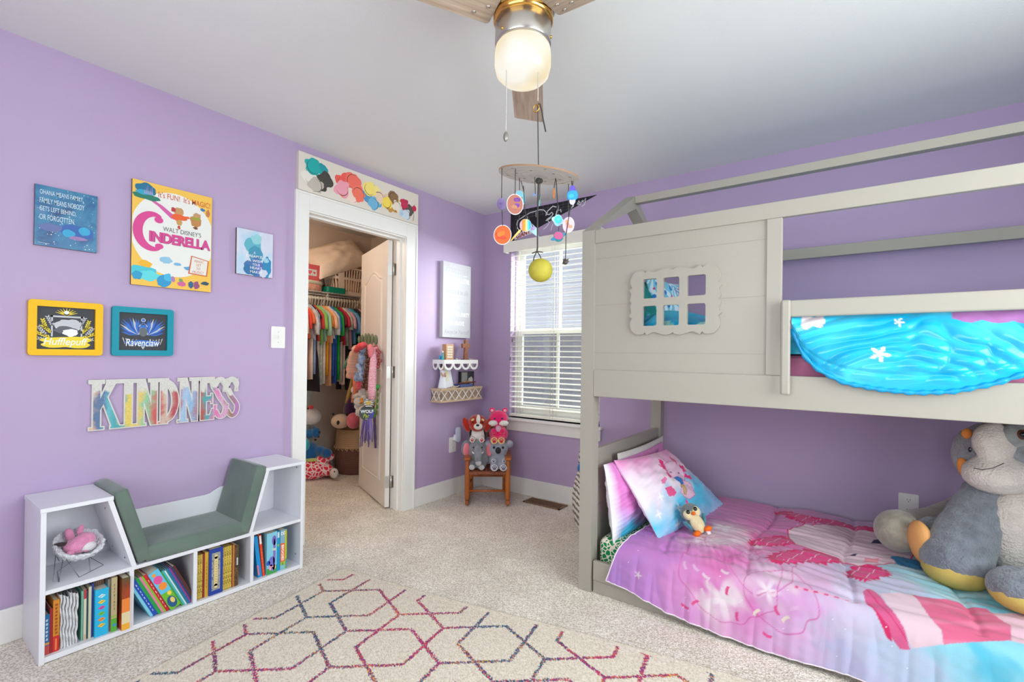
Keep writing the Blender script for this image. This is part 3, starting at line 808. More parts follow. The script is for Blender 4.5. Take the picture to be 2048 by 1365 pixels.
# dancing shapes stand in for the drawn figures
for cx, cy, rx, ry, c, sd in ((.190, .386, .022, .020, (196, 146, 92), 1), (.190, .355, .034, .018, (228, 92, 38), 2), (.165, .388, .009, .014, (176, 52, 60), 3), (.192, .33, .012, .016, (196, 152, 84), 4), (.19, .306, .006, .010, (196, 70, 50), 5), (.262, .353, .026, .03, (188, 130, 70), 6), (.268, .382, .018, .014, (190, 146, 96), 7), (.266, .366, .02, .008, (150, 158, 48), 8), (.262, .318, .01, .007, (120, 66, 44), 9), (.225, .362, .012, .006, (228, 92, 38), 10),
        (.293, .418, .010, .008, (52, 118, 168), 11), (.318, .405, .009, .02, (196, 120, 80), 12),
        (.055, .102, .028, .016, (232, 176, 40), 13), (.045, .065, .055, .028, (64, 190, 204), 14), (.07, .050, .042, .024, (92, 208, 214), 15), (.022, .045, .02, .02, (40, 150, 190), 16), (.13, .03, .028, .032, (40, 146, 196), 17), (.145, .05, .016, .02, (66, 176, 214), 18), (.168, .045, .008, .014, (170, 120, 170), 19),
        (.135, .135, .026, .018, (140, 188, 214), 20), (.185, .122, .016, .008, (120, 176, 214), 21), (.235, .108, .022, .010, (86, 156, 204), 22), (.27, .105, .014, .008, (96, 160, 204), 23),
        (.205, .026, .018, .012, (204, 96, 150), 24), (.20, .044, .009, .009, (120, 150, 100), 25), (.245, .028, .012, .018, (50, 92, 132), 26), (.27, .028, .012, .02, (150, 72, 120), 27), (.31, .042, .02, .009, (44, 74, 98), 28)):
    mb.poly(F, [(min(w - .001, max(.001, a)), min(h - .001, max(.001, b))) for a, b in blob(cx, cy, rx, ry, sd + 30, 20, .35)], flat(c), E_ * (2 + .12 * sd))
mag = flat((210, 66, 140))
mb.text(F, "It's FUN!  It's MAGIC!", flat((206, 96, 52)), .215, .447, .226, .028, E_ * 3, .006)
mb.text(F, "WALT DISNEY'S", flat((70, 84, 86)), .205, .285, .165, .022, E_ * 7, -.006)
mb.text(F, 'INDERELLA', flat((150, 44, 110)), .2005, .2385, .262, .050, E_ * 6, .045, space=.95)
mb.text(F, 'INDERELLA', mag, .198, .240, .262, .050, E_ * 7, .035, space=.95)
cp = arc(.085, .262, .063, 62, 296, 26, .083)
mb.stroke(F, cp, [.008 + .030 * abs(math.sin(math.pi * i / 26)) ** .7 for i in range(27)], mag, E_ * 7)
mb.disc(F, .105, .322, .018, .015, mag, E_ * 7.2); mb.disc(F, .108, .196, .017, .013, mag, E_ * 7.2)
mb.poly(F, [(.245, .175), (.325, .160), (.318, .078), (.232, .082)], flat((206, 92, 56)), E_ * 6); mb.poly(F, [(.249, .170), (.320, .157), (.313, .083), (.238, .087)], flat((226, 222, 212)), E_ * 7)
for i, t in enumerate(('MAGIC', 'SET', 'TO', 'MUSIC!')): mb.text(F, t, flat((206, 96, 74)), .281 - i * .002, .150 - i * .0185, (.044, .024, .017, .052)[i], .0125, E_ * 8, 0, .25)
obj('picture', mb, None, 'large yellow film poster with pink lettering on a white oval, biggest on the lilac wall', 'picture', 'pictures on the left wall')
# small pale blue wish print
mb, F, w, h = plaque('p', '', -2.127, -1.930, 1.601, 1.851, .014, galaxy_mat('misty_pale_print', [(.35, (178, 206, 226)), (.5, (206, 212, 226)), (.65, (196, 196, 216))], 6))
for cx, cy, rx, ry, c, sd in ((.085, .17, .045, .045, (92, 172, 190), 1), (.105, .205, .03, .03, (140, 200, 208), 2), (.10, .115, .035, .05, (64, 142, 172), 3), (.10, .045, .055, .05, (66, 110, 168), 4), (.075, .03, .045, .028, (40, 108, 160), 5), (.165, .06, .024, .06, (34, 132, 178), 6), (.16, .095, .014, .014, (150, 200, 214), 7), (.125, .05, .02, .03, (84, 100, 178), 8), (.145, .02, .022, .022, (200, 206, 222), 9)):
    mb.poly(F, blob(cx, cy, rx, ry, sd + 50, 24, .35), flat(c), E_ * (1 + .15 * sd))
for t, u, v, ww in (('A', .095, .128, .010), ('DREAM IS', .095, .108, .088), ('A WISH', .10, .083, .074), ('YOUR', .105, .062, .042), ('HEART', .105, .043, .066), ('MAKES', .105, .021, .066)):
    mb.text(F, t, wht, u, v, ww, .0145, E_ * 5, .004)
obj('picture', mb, None, 'small pale blue print with white wish saying, rightmost picture before the light switch', 'picture', 'pictures on the left wall')
# two framed crests
def framed(label, y0, y1, z0, z1, col, art):
    fm = mat('frame_%d' % col[0], col, .5, spec=.3)
    w, h = y1 - y0, z1 - z0; b = .026
    t = thing('framed_print', label, 'picture', (0, (y0 + y1) / 2, z0), 'pictures on the left wall')
    F = WL(y0, z0, 0)
    mb = MB(); plate_with_holes(mb, F, rrect(0, w, 0, h, .012), [[(b, b), (w - b, b), (w - b, h - b), (b, h - b)]], .001, .022, fm)
    obj('frame', mb, t, bevel=.004)
    mb = MB(); F2 = WL(y0 + b, z0 + b, .008)
    W, Hh = w - 2 * b, h - 2 * b
    mb.fbox(F2, -.003, W + .003, -.003, Hh + .003, -.006, 0, flat((46, 48, 54)))
    art(mb, F2, W, Hh)
    obj('print', mb, t)
def wheat(mb, F, u, v, a, m, n=5, s=.011):
    for i in range(n):
        x, y = u + math.cos(a) * i * s * .8, v + math.sin(a) * i * s * .8
        for q in (-.6, .6): mb.disc(F, x + math.cos(a + q) * s * .5, y + math.sin(a + q) * s * .5, s * .55, s * .2, m, E_ * 2, 10, a + q)
yel = flat((232, 208, 40)); gry = flat((188, 190, 196)); bl_ = flat((44, 104, 190)); dkb = flat((24, 60, 140))
def art_yellow(mb, F, w, h):
    for i in range(9):
        a = math.pi * (.12 + .76 * i / 8); mb.stroke(F, [(w * .5, h * .82), (w * .5 + math.cos(a) * .038, h * .82 + math.sin(a) * .03)], [.006, .001], yel, E_)
    mb.disc(F, w * .5, h * .88, .008, .008, wht, E_ * 2)
    for u0, u1, v0, v1 in ((w * .24, w * .78, h * .76, h * .80), (w * .24, w * .27, h * .3, h * .8), (w * .75, w * .78, h * .3, h * .8)): mb.poly(F, [(u0, v0), (u1, v0), (u1, v1), (u0, v1)], gry, E_ * 2)
    for a, u, v, m in ((2.3, .045, .07, yel), (2.0, .05, .10, gry), (2.7, .04, .05, yel), (2.9, .045, .035, gry), (1.85, .03, .085, yel), (2.15, .028, .06, gry)):
        wheat(mb, F, u, v, a, m); wheat(mb, F, w - u, v, math.pi - a, m)
    # plain grey brush shape inside the shield
    mb.poly(F, blob(w * .53, h * .58, .044, .026, 71, 24, .4), gry, E_ * 3); mb.poly(F, blob(w * .50, h * .46, .036, .016, 72, 24, .4), flat((88, 90, 98)), E_ * 3.5); mb.poly(F, blob(w * .57, h * .40, .026, .016, 73, 24, .4), wht, E_ * 4)
    mb.poly(F, blob(w * .5, h * .155, .084, .024, 74, 40, .5), yel, E_ * 5); mb.text(F, 'Hufflepuff', wht, w * .5, h * .16, .142, .040, E_ * 6, .006, .25)
def art_blue(mb, F, w, h):
    for s in (-1, 1):
        for i in range(14):
            a = math.radians(4 + i * 8.5); L = .088 - .0045 * abs(i - 5)
            pu, pv = w * .5 + s * .018, h * .42
            mb.stroke(F, [(pu, pv), (pu + s * math.cos(a) * L * .5, pv + math.sin(a) * L * .55), (pu + s * math.cos(a) * L, pv + math.sin(a) * L + .006)][:: 1], [.003, .012, .001], (bl_, dkb, bl_, gry, bl_)[i % 5], E_ * (1 + .2 * i))
        for i in range(5): mb.stroke(F, [(w * .5 + s * (.02 + i * .012), h * .16), (w * .5 + s * (.03 + i * .012), h * .25 + .004 * i), (w * .5 + s * (.024 + i * .012), h * .3)], [.002, .004, .001], gry, E_ * 3)
    mb.disc(F, w * .5, h * .5, .016, .022, flat((92, 100, 104)), E_ * 4); mb.disc(F, w * .5, h * .66, .012, .010, bl_, E_ * 5)
    mb.stroke(F, arc(w * .5, h * .62, .016, 10, 170, 10), .004, gry, E_ * 5); mb.disc(F, w * .5, h * .82, .009, .009, gry, E_ * 4); mb.disc(F, w * .5, h * .82, .006, .006, bl_, E_ * 5)
    mb.poly(F, blob(w * .5, h * .2, .066, .014, 82, 40, .4), bl_, E_ * 6); mb.text(F, 'Ravenclaw', wht, w * .5, h * .205, .132, .034, E_ * 7, .006, .2)
    mb.poly(F, [(w * .46, h * .10), (w * .54, h * .10), (w * .5, h * .02)], gry, E_ * 5)
framed('yellow framed dark print with wheat ears, lower left on the lilac wall', -2.925, -2.688, 1.150, 1.380, (236, 184, 0), art_yellow)
framed('teal framed dark print with blue feathers, right of the yellow frame', -2.656, -2.417, 1.150, 1.376, (0, 140, 160), art_blue)

# ------------------------------------------------------------------ cut-out word on the wall
def thick(pts, w):
    k = len(pts); L = []; R = []
    ws = w if isinstance(w, list) else [w] * k
    for i in range(k):
        a = pts[max(0, i - 1)]; b = pts[min(k - 1, i + 1)]; dx, dy = b[0] - a[0], b[1] - a[1]; d = math.hypot(dx, dy)
        L.append((pts[i][0] - dy / d * ws[i] / 2, pts[i][1] + dx / d * ws[i] / 2)); R.append((pts[i][0] + dy / d * ws[i] / 2, pts[i][1] - dx / d * ws[i] / 2))
    return L + R[::-1]
def letter_shapes(word_h):
    h = word_h; S = .026; t = .011
    def stem(x, w=S): return [(x, 0), (x + w, 0), (x + w, h), (x, h)]
    def serif(x, y, w=.05): return [(x - w / 2, y), (x + w / 2, y), (x + w / 2, y + t), (x - w / 2, y + t)]
    out = []
    # K I N D N E S S, laid left to right
    x = .004
    out += [stem(x + .012), serif(x + .025, 0), serif(x + .025, h - t), [(x + .034, h * .36), (x + .050, h * .52), (x + .094, h), (x + .066, h), (x + .034, h * .6)], [(x + .045, h * .56), (x + .062, h * .66), (x + .110, 0), (x + .080, 0)], serif(x + .083, h - t, .046), serif(x + .097, 0, .048)]
    x = .118
    out += [stem(x + .012), serif(x + .025, 0), serif(x + .025, h - t)]
    for x, c in ((.168, .024), (.342, .024)):
        out += [stem(x + .010, c), serif(x + .020, 0, .044), serif(x + .018, h - t, .036), [(x + .008, h), (x + .036, h), (x + .084, 0), (x + .062, 0)], stem(x + .062, c), serif(x + .074, h - t, .044)]
    x = .258
    out += [stem(x + .010), serif(x + .02, 0, .04), serif(x + .02, h - t, .04), thick(arc(x + .020, h / 2, .052, 90, -90, 16, h / 2 - .0125), [.022] * 3 + [.027] * 11 + [.022] * 3)]
    x = .432
    out += [stem(x + .010), [(x + .01, 0), (x + .072, 0), (x + .072, .056), (x + .062, .056), (x + .054, .024), (x + .01, .024)], [(x + .01, h), (x + .072, h), (x + .072, h - .056), (x + .062, h - .056), (x + .054, h - .024), (x + .01, h - .024)], [(x + .03, h * .44), (x + .058, h * .44), (x + .058, h * .38), (x + .066, h * .38), (x + .066, h * .62), (x + .058, h * .62), (x + .058, h * .56), (x + .03, h * .56)]]
    for x in (.502, .560):
        pts = arc(x + .032, h * .755, .026, 10, 180, 9, h * .19) + arc(x + .10, h * .755, .094, 180, 205, 3, h * .19) + [(x + .030, h * .52), (x + .042, h * .44)] + arc(x + .036, h * .25, .024, 20, -170, 11, h * .20)
        out += [thick(pts, [.014] + [.022] * (len(pts) - 2) + [.014]), [(x + .048, h * .66), (x + .062, h * .66), (x + .062, h * .95), (x + .054, h * .9)], [(x + .002, h * .05), (x + .010, h * .1), (x + .016, h * .34), (x + .002, h * .34)]]
    return out
def gown_mat():
    m = bpy.data.materials.new('watercolour_letter_print'); m.use_nodes = True; nt = m.node_tree; b = nt.nodes['Principled BSDF']; b.inputs['Roughness'].default_value = .5
    tc = nt.nodes.new('ShaderNodeTexCoord'); sx = nt.nodes.new('ShaderNodeSeparateXYZ'); nt.links.new(tc.outputs['Object'], sx.inputs[0])
    n = nt.nodes.new('ShaderNodeTexNoise'); n.inputs['Scale'].default_value = 16; n.inputs['Detail'].default_value = 3; nt.links.new(tc.outputs['Object'], n.inputs[0])
    # colour follows the position along the word, with a wavering upper edge
    a = nt.nodes.new('ShaderNodeMath'); a.operation = 'MULTIPLY_ADD'; a.inputs[1].default_value = .09; nt.links.new(n.outputs['Fac'], a.inputs[0]); nt.links.new(sx.outputs[1], a.inputs[2])
    mr = nt.nodes.new('ShaderNodeMapRange'); mr.inputs[1].default_value = -.266; mr.inputs[2].default_value = .356; nt.links.new(a.outputs[0], mr.inputs[0])
    r = nt.nodes.new('ShaderNodeValToRGB'); r.color_ramp.interpolation = 'EASE'
    cols = [(222, 176, 150), (86, 112, 150), (96, 178, 190), (70, 160, 168), (220, 196, 90), (216, 190, 110), (136, 190, 150), (196, 86, 84), (200, 178, 160), (176, 70, 80), (160, 186, 214), (140, 176, 210), (176, 80, 74), (70, 158, 162), (214, 120, 172), (206, 160, 190), (150, 116, 90), (176, 120, 176)]
    el = r.color_ramp.elements
    while len(el) < len(cols): el.new(.5)
    for i, c in enumerate(cols): el[i].position = i / (len(cols) - 1); el[i].color = (*lin(c), 1)
    nt.links.new(mr.outputs[0], r.inputs[0])
    z = nt.nodes.new('ShaderNodeMath'); z.operation = 'MULTIPLY_ADD'; z.inputs[1].default_value = .16; nt.links.new(n.outputs['Fac'], z.inputs[0]); nt.links.new(sx.outputs[2], z.inputs[2])
    th = nt.nodes.new('ShaderNodeMapRange'); th.inputs[1].default_value = .222; th.inputs[2].default_value = .238; nt.links.new(z.outputs[0], th.inputs[0])
    mx = nt.nodes.new('ShaderNodeMix'); mx.data_type = 'RGBA'; nt.links.new(th.outputs[0], mx.inputs[0]); nt.links.new(r.outputs[0], mx.inputs[6]); mx.inputs[7].default_value = (*lin((206, 204, 196)), 1)
    # faint drawn lines
    w2 = nt.nodes.new('ShaderNodeTexVoronoi'); w2.feature = 'DISTANCE_TO_EDGE'; w2.inputs['Scale'].default_value = 75; nt.links.new(tc.outputs['Object'], w2.inputs[0])
    ln = nt.nodes.new('ShaderNodeMapRange'); ln.inputs[1].default_value = .02; ln.inputs[2].default_value = .06; ln.inputs[3].default_value = .8; nt.links.new(w2.outputs['Distance'], ln.inputs[0])
    m2 = nt.nodes.new('ShaderNodeMix'); m2.data_type = 'RGBA'; m2.blend_type = 'MULTIPLY'; m2.inputs[0].default_value = .8; nt.links.new(mx.outputs[2], m2.inputs[6]); nt.links.new(ln.outputs[0], m2.inputs[7])
    nt.links.new(m2.outputs[2], b.inputs['Base Color'])
    return m
F = WL(-2.733, .820, .001)
edge_m = mat('silver_cream_letter_edge', (206, 202, 196), .4); gm_ = gown_mat()
t = thing('word_sign', 'KINDNESS cut-out letter sign with colourful watercolour fill above the bench', 'sign', (0, -2.422, .82))
mb = MB(); mf = MB()
def grow(p, d):
    cx = sum(a for a, b in p) / len(p); cy = sum(b for a, b in p) / len(p); k = len(p); o = []
    ar = sum(p[i][0] * p[(i + 1) % k][1] - p[(i + 1) % k][0] * p[i][1] for i in range(k)); s = 1 if ar > 0 else -1
    for i in range(k):
        a, b, c = p[i - 1], p[i], p[(i + 1) % k]
        n1 = ((b[1] - a[1]) * s, -(b[0] - a[0]) * s); n2 = ((c[1] - b[1]) * s, -(c[0] - b[0]) * s)
        l1 = math.hypot(*n1) or 1; l2 = math.hypot(*n2) or 1
        nx, ny = n1[0] / l1 + n2[0] / l2, n1[1] / l1 + n2[1] / l2; l = math.hypot(nx, ny) or 1
        kk = min(2.0, 2 / max(.5, l)) * d
        o.append((b[0] + nx / l * kk, b[1] + ny / l * kk))
    return o
SH = letter_shapes(.218)
for i, p in enumerate(SH):
    mb.prism(F, grow(p, .004), 0, .014 + i * .00001, edge_m)
for i, p in enumerate(SH):
    mf.prism(F, grow(p, -.0012), .0135, .0152 + i * .00001, gm_)
obj('letter_backing', mb, t); obj('letter_face', mf, t)

# ------------------------------------------------------------------ canvas over the closet doorway: abstract watercolour flowers in the colours of the print
F = WL(-1.790, 2.156, .030); w, h = .956, .230
canv = mat('canvas_cream', (222, 214, 202), .7, bump=.1, bscale=300)
mb = MB().prism(F, [(0, 0), (w, 0), (w, h), (0, h)], -.029, 0, canv)
ink = flat((52, 46, 44))
def bouquet(cx, cy, r, cols, sd):
    r *= 1.22; cy += .008
    for i, c in enumerate(cols):
        a = i * 2.4 + sd; q = r * (.2 + .5 * (i / len(cols)))
        bx, by = cx + math.cos(a) * q * .8, cy + math.sin(a) * q * .75
        s = r * (.52 - .02 * i)
        p = [(min(w - .004, max(.004, u)), min(h - .006, max(.0, v))) for u, v in blob(bx, by, s, s * .95, sd + i * 3.1, 26, .5)]
        mb.poly(F, p, flat(c), E_ * (1 + i * .5))
        L = arc(bx, by, s * .8, a * 57, a * 57 + 200, 10)
        mb.stroke(F, [(u, min(h - .004, max(.002, v))) for u, v in L], [.0006 + .0036 * math.sin(math.pi * k / 10) for k in range(11)], ink, E_ * (1.2 + i * .5))
bouquet(.125, .105, .105, [(20, 168, 164), (226, 190, 160), (62, 60, 52), (18, 150, 160), (232, 226, 216), (70, 66, 60), (20, 168, 164), (190, 182, 170)], .3)
bouquet(.355, .100, .112, [(240, 104, 88), (244, 130, 108), (246, 196, 206), (236, 92, 80), (240, 214, 200), (240, 112, 96), (238, 160, 176), (244, 118, 96)], 1.7)
bouquet(.545, .100, .095, [(240, 220, 120), (96, 168, 206), (244, 226, 140), (84, 150, 196), (234, 206, 180), (246, 224, 120), (110, 180, 214)], 2.9)
bouquet(.700, .098, .085, [(150, 116, 72), (238, 206, 70), (226, 196, 168), (196, 146, 66), (136, 104, 70), (244, 216, 90), (232, 222, 206)], 4.1)
bouquet(.840, .085, .080, [(86, 78, 70), (222, 226, 230), (176, 206, 226), (92, 84, 74), (196, 46, 84), (206, 218, 230)], 5.3)
mb.disc(F, .915, .115, .020, .022, flat((206, 30, 84)), E_ * 6); mb.stroke(F, [(.915, .135), (.918, .146)], .003, ink, E_ * 6); mb.stroke(F, [(.90, .09), (.912, .06), (.905, .02)], .003, ink, E_ * 6)
obj('canvas_panel', mb, None, 'long cream canvas of bright watercolour blooms resting on top of the door casing', 'canvas print')

# ------------------------------------------------------------------ white plaque with house rules
F = WL(-.562, 1.315, .036); w, h = .336, .616
plq = mat('pearl_white_plaque', (196, 196, 199), .8, spec=.1); side_g = mat('plaque_side', (200, 198, 202), .5)
mb = MB().prism(F, [(0, 0), (w, 0), (w, h), (0, h)], -.035, 0, plq, side_g)
tw = flat((250, 250, 250), .8); tg = flat((176, 174, 180))
for tx, v, ww, hh, mm, bd, sh in (('Princesses', .565, .27, .060, tg, -.008, .35), ('WISH UPON A STAR', .478, .300, .042, tw, .02, 0), ('have fun & be silly', .375, .275, .052, flat((150, 148, 156)), -.01, .1), ('dance the night away', .295, .295, .040, tg, -.012, .4), ('HAVE A TEA PARTY', .195, .305, .036, tw, .02, 0), ('BE BRAVE', .120, .180, .036, tw, .02, 0), ('Always be Yourself', .042, .300, .046, flat((150, 148, 156)), -.008, .35)):
    mb.text(F, tx, mm, w / 2, v, ww, hh, E_, bd, sh)
for u, v in ((.08, .525), (.265, .520)): mb.poly(F, [(u - .02, v), (u + .02, v), (u + .02, v + .005), (u - .02, v + .005)], tw, E_)
obj('wall_plaque', mb, None, 'tall pearl white plaque of painted sayings on the wall above two small shelves', 'wall plaque')

# ------------------------------------------------------------------ switch and outlets
plate_m = mat('white_plastic_plate', (236, 234, 230), .3)
def wall_plate(name, F, w, h, label, kind):
    t = thing(name, label, 'light switch' if kind == 's' else 'outlet', F.p(0, -h / 2))
    mb = MB(); mb.prism(F, rrect(-w / 2, w / 2, -h / 2, h / 2, .006), .0005, .006, plate_m)
    obj('cover_plate', mb, t, bevel=.0015)
    dk = mat('dark_slot', (40, 38, 36), .6)
    if kind == 's':
        mb = MB().fbox(F, -.005, .005, -.012, .012, .006, .0075, plate_m); mb.prism(Fr(F.p(0, .004, .006), F.U, F.V, F.N), [(-.004, -.009), (.004, -.009), (.004, .006), (-.004, .006)], 0, .012, plate_m)
        obj('toggle', mb, t, bevel=.001)
        [obj('screw', MB().disc(F, 0, q, .003, .003, mat('screw_head', (190, 188, 180), .3, .6), .0068, 10), t) for q in (.03, -.03)]
    else:
        for v in (.026, -.026):
            mb = MB(); mb.prism(F, arc(0, v, .017, -60, 60, 8, .0145) + arc(0, v, .017, 120, 240, 8, .0145), .006, .008, plate_m)
            for u in (-.006, .006): mb.fbox(F, u - .001, u + .001, v + .001, v + .008, .008, .0083, dk)
            mb.disc(F, 0, v - .006, .0022, .0022, dk, .0083, 8)
            obj('socket', mb, t)
    return t
wall_plate('light_switch', WL(-1.886, 1.262, 0), .082, .126, 'white toggle light switch on the lilac wall left of the closet doorway', 's')
wall_plate('wall_outlet', WL(-.392, .420, 0), .082, .126, 'white wall outlet beside the rocking chair with a night light plugged in', 'o')
wall_plate('wall_outlet', WB(2.968, .396, 0), .084, .124, 'white wall outlet above the lower bed behind the big grey plush', 'o')
nl = thing('night_light', 'frosted night light plugged into the outlet beside the rocking chair', 'night light', (.03, -.365, .44))
F = WL(-.366, .505, 0)
mb = MB(); mb.prism(F, rrect(-.027, .027, -.062, .062, .024, 6), .034, .046, mat('frosted_plastic', (206, 214, 232), .25)); obj('shade', mb, nl, bevel=.005, bseg=3)
mb = MB(); mb.prism(F, rrect(-.020, .020, -.05, .00, .008), .0085, .034, plate_m); obj('plug_body', mb, nl, bevel=.002)

# ------------------------------------------------------------------ two small wall shelves and what stands on them
sh_w = mat('white_wood_shelf', (240, 238, 236), .4); sh_n = mat('natural_carved_wood', (206, 178, 146), .6, var=.2, vscale=14)
S1a, S1b, SD = -.628, -.222, .12
t = thing('wall_shelf', 'upper small white wall shelf with scalloped cut-out edge', 'wall shelf', (.06, -.425, 1.05), 'small wall shelves')
obj('shelf_board', MB().box(0.001, SD, S1a, S1b, 1.122, 1.132, sh_w), t, bevel=.001)
def scallop(F, L, n, name):
    p = L / n; out = [(0, .082), (0, .045)]
    for i in range(n): out += arc(i * p + p / 2, .040, p / 2 - .001, 180, 360, 12, .040)
    out += [(L, .045), (L, .082)]
    holes = []
    for i in range(n):
        c = i * p + p / 2; r = p / 2 * .72
        holes.append([(c - r, .050)] + arc(c, .050, r, 180, 360, 10, .034)[1:-1] + [(c + r, .050)])
    mb = MB(); plate_with_holes(mb, F, out[::-1], holes, 0, .006, sh_w)
    obj(name, mb, t)
scallop(Fr((SD, S1a, 1.050), (0, 1, 0), (0, 0, 1), (1, 0, 0)), S1b - S1a, 4, 'scalloped_front')
scallop(Fr((.002, S1a, 1.050), (1, 0, 0), (0, 0, 1), (0, -1, 0)), SD, 2, 'scalloped_side')
scallop(Fr((.002, S1b, 1.050), (1, 0, 0), (0, 0, 1), (0, -1, 0)), SD, 2, 'scalloped_side')
S2a, S2b = -.656, -.156
t = thing('wall_shelf', 'lower natural wood wall shelf with carved diamond front', 'wall shelf', (.06, -.405, .795), 'small wall shelves')
obj('shelf_board', MB().box(.001, SD + .004, S2a, S2b, .893, .905, sh_n).box(.001, SD + .004, S2a, S2b, .795, .803, sh_n), t, bevel=.001)
def carved(F, L, n, name):
    H_ = .090; p = L / n
    mb = MB(); mb.fbox(F, 0, L, 0, H_, -.010, -.008, mat('shelf_recess', (150, 126, 104), .7))
    for i in range(n + 1):
        c = i * p
        for s in (-1, 1):
            if (i == 0 and s < 0) or (i == n and s > 0): continue
            for o in (0, .010, .019):
                a = (c + s * o, 0.0) ; b = (c + s * (p / 2), H_ / 2 - o * 1.0); 
                q = [(c + s * o, H_ * .5 + (H_ * .5 - 0) * 1), ]
                mb.fbox(F, 0, .0001, 0, .0001, 0, .0001, sh_n) if False else None
                mb.prism(F, thick([(c + s * o, 0.001 if o == 0 else .001), (c + s * (p / 2 + o / 2 if False else p / 2), H_ * .5 - o * 1.6)], .004), -.008, 0, sh_w if o == 0 else sh_n) if H_ * .5 - o * 1.6 > .004 else None
                mb.prism(F, thick([(c + s * o, H_ - .001), (c + s * p / 2, H_ * .5 + o * 1.6)], .004), -.008, 0, sh_w if o == 0 else sh_n)
    mb.fbox(F, 0, L, 0, .006, -.008, .001, sh_n).fbox(F, 0, L, H_ - .006, H_, -.008, .001, sh_n)
    obj(name, mb, t)
carved(Fr((SD, S2a + .002, .803), (0, 1, 0), (0, 0, 1), (1, 0, 0)), S2b - S2a - .004, 6, 'carved_front')
carved(Fr((.012, S2a + .002, .803), (1, 0, 0), (0, 0, 1), (0, -1, 0)), SD - .014, 2, 'carved_side')
carved(Fr((SD - .002, S2b - .002, .803), (-1, 0, 0), (0, 0, 1), (0, 1, 0)), SD - .014, 2, 'carved_side')
# on the upper shelf
tan_m = mat('tan_wood_block', (196, 148, 104), .55, var=.15, vscale=20)
t = thing('decor_block', 'tan wooden block with pierced lattice front on the upper wall shelf', 'ornament', (.06, -.56, 1.132))
F = Fr((.10, -.582, 1.132), (0, 1, 0), (0, 0, 1), (1, 0, 0))
obj('body', MB().prism(F, [(0, 0), (.085, 0), (.085, .125), (0, .125)], -.045, 0, tan_m), t, bevel=.002)
mb = MB()
for i in range(3):
    for j in range(5): mb.disc(F, .022 + i * .020, .022 + j * .020, .0085, .0085, flat((234, 222, 204)), .0004, 10)
obj('lattice', mb, t)
t = thing('wooden_cross', 'carved brown wooden cross standing on the upper wall shelf', 'cross', (.07, -.33, 1.132))
F = Fr((.085, -.365, 1.132), (0, 1, 0), (0, 0, 1), (1, 0, 0))
crs = mat('carved_brown_wood', (164, 104, 72), .6, bump=.5, bscale=160, var=.25, vscale=40)
mb = MB(); mb.prism(F, [(.020, .0), (.062, .0), (.056, .10), (.085, .098), (.085, .135), (.055, .135), (.055, .158), (.048, .168), (.034, .168), (.027, .158), (.027, .135), (-.004, .135), (-.004, .098), (.027, .10)], -.02, 0, crs)
obj('cross', mb, t, bevel=.004); obj('base', MB().fbox(F, .002, .08, 0, .006, -.03, .012, mat('dark_base', (96, 74, 62), .6)), t)
t = thing('figurine', 'tiny teal glass figurine on the left end of the upper wall shelf', 'figurine', (.06, -.605, 1.132))
obj('body', MB().lathe([(.012, 0), (.014, .01), (.008, .03), (.007, .05), (.003, .056)], mat('teal_glass', (58, 164, 172), .15), TR(.085, -.608, 1.132), 14).ell((.06, -.612, 1.150), (.010, .012, .018), mat('blue_glass', (70, 150, 200), .15)), t)
obj('head', MB().ell((.085, -.608, 1.194), .009, mat('figurine_head', (226, 220, 214), .3)), t)
for i, (y, c) in enumerate(((-.455, (200, 190, 180)), (-.27, (206, 150, 150)), (-.295, (190, 186, 190)))):
    obj('pebble', MB().ell((.095, y, 1.138), (.008, .011, .0055), mat('pebble_%d' % i, c, .4)), None, ('pale pebble left of the cross on the upper shelf', 'pinkish pebble at the right end of the upper shelf', 'grey pebble beside the base of the cross')[i], 'pebble', 'pebbles on the upper shelf')
# on the lower shelf
t = thing('figurine', 'white gowned praying figurine on the left of the lower wall shelf', 'figurine', (.07, -.60, .905))
fw = mat('matte_white_ceramic', (226, 228, 234), .5); fs_ = mat('figurine_skin', (204, 160, 132), .5); fh = mat('figurine_hair', (74, 52, 44), .6)
obj('gown', MB().lathe([(.040, 0), (.039, .01), (.026, .07), (.018, .105), (.022, .125), (.014, .142), (.006, .146)], fw, TR(.082, -.603, .905) @ SCL(.8, 1, 1), 20), t)
obj('arms', MB().tube([(.085, -.622, 1.030), (.10, -.614, 1.000), (.108, -.600, 1.014), (.106, -.597, 1.028)], .007, fs_, 8).tube([(.085, -.584, 1.030), (.10, -.590, 1.000), (.108, -.598, 1.014)], .007, fs_, 8), t)
obj('head', MB().ell((.084, -.603, 1.066), (.014, .014, .017), fs_), t); obj('hair', MB().ell((.079, -.603, 1.072), (.017, .017, .017), fh).ell((.072, -.603, 1.092), .010, fh), t)
t = thing('photo_card', 'leaning white picture card behind the praying figurine on the lower shelf', 'card', (.05, -.52, .905))
F = Fr((.060, -.585, .905), (0, 1, 0), (.0 - .18, 0, 1))
mb = MB(); mb.prism(F, [(0, 0), (.130, 0), (.115, .165), (.0, .165)], 0, .006, fw); mb.disc(F, .06, .095, .034, .045, flat((240, 232, 190)), .0065, 20); mb.disc(F, .06, .085, .018, .025, flat((232, 226, 214)), .0068, 16)
obj('card', mb, t)
t = thing('framed_figure', 'dark shadow box with a small angel at the right of the lower wall shelf', 'shadow box', (.03, -.25, .905))
F = Fr((.030, -.330, .905), (0, 1, 0), (0, 0, 1), (1, 0, 0))
blk = mat('black_box_frame', (44, 40, 44), .4)
obj('box', MB().fbox(F, 0, .17, 0, .125, -.028, 0, blk), t)
obj('panel', MB().fbox(F, .008, .078, .02, .118, 0, .004, mat('silvery_panel', (150, 150, 144), .4, var=.3, vscale=30)), t)
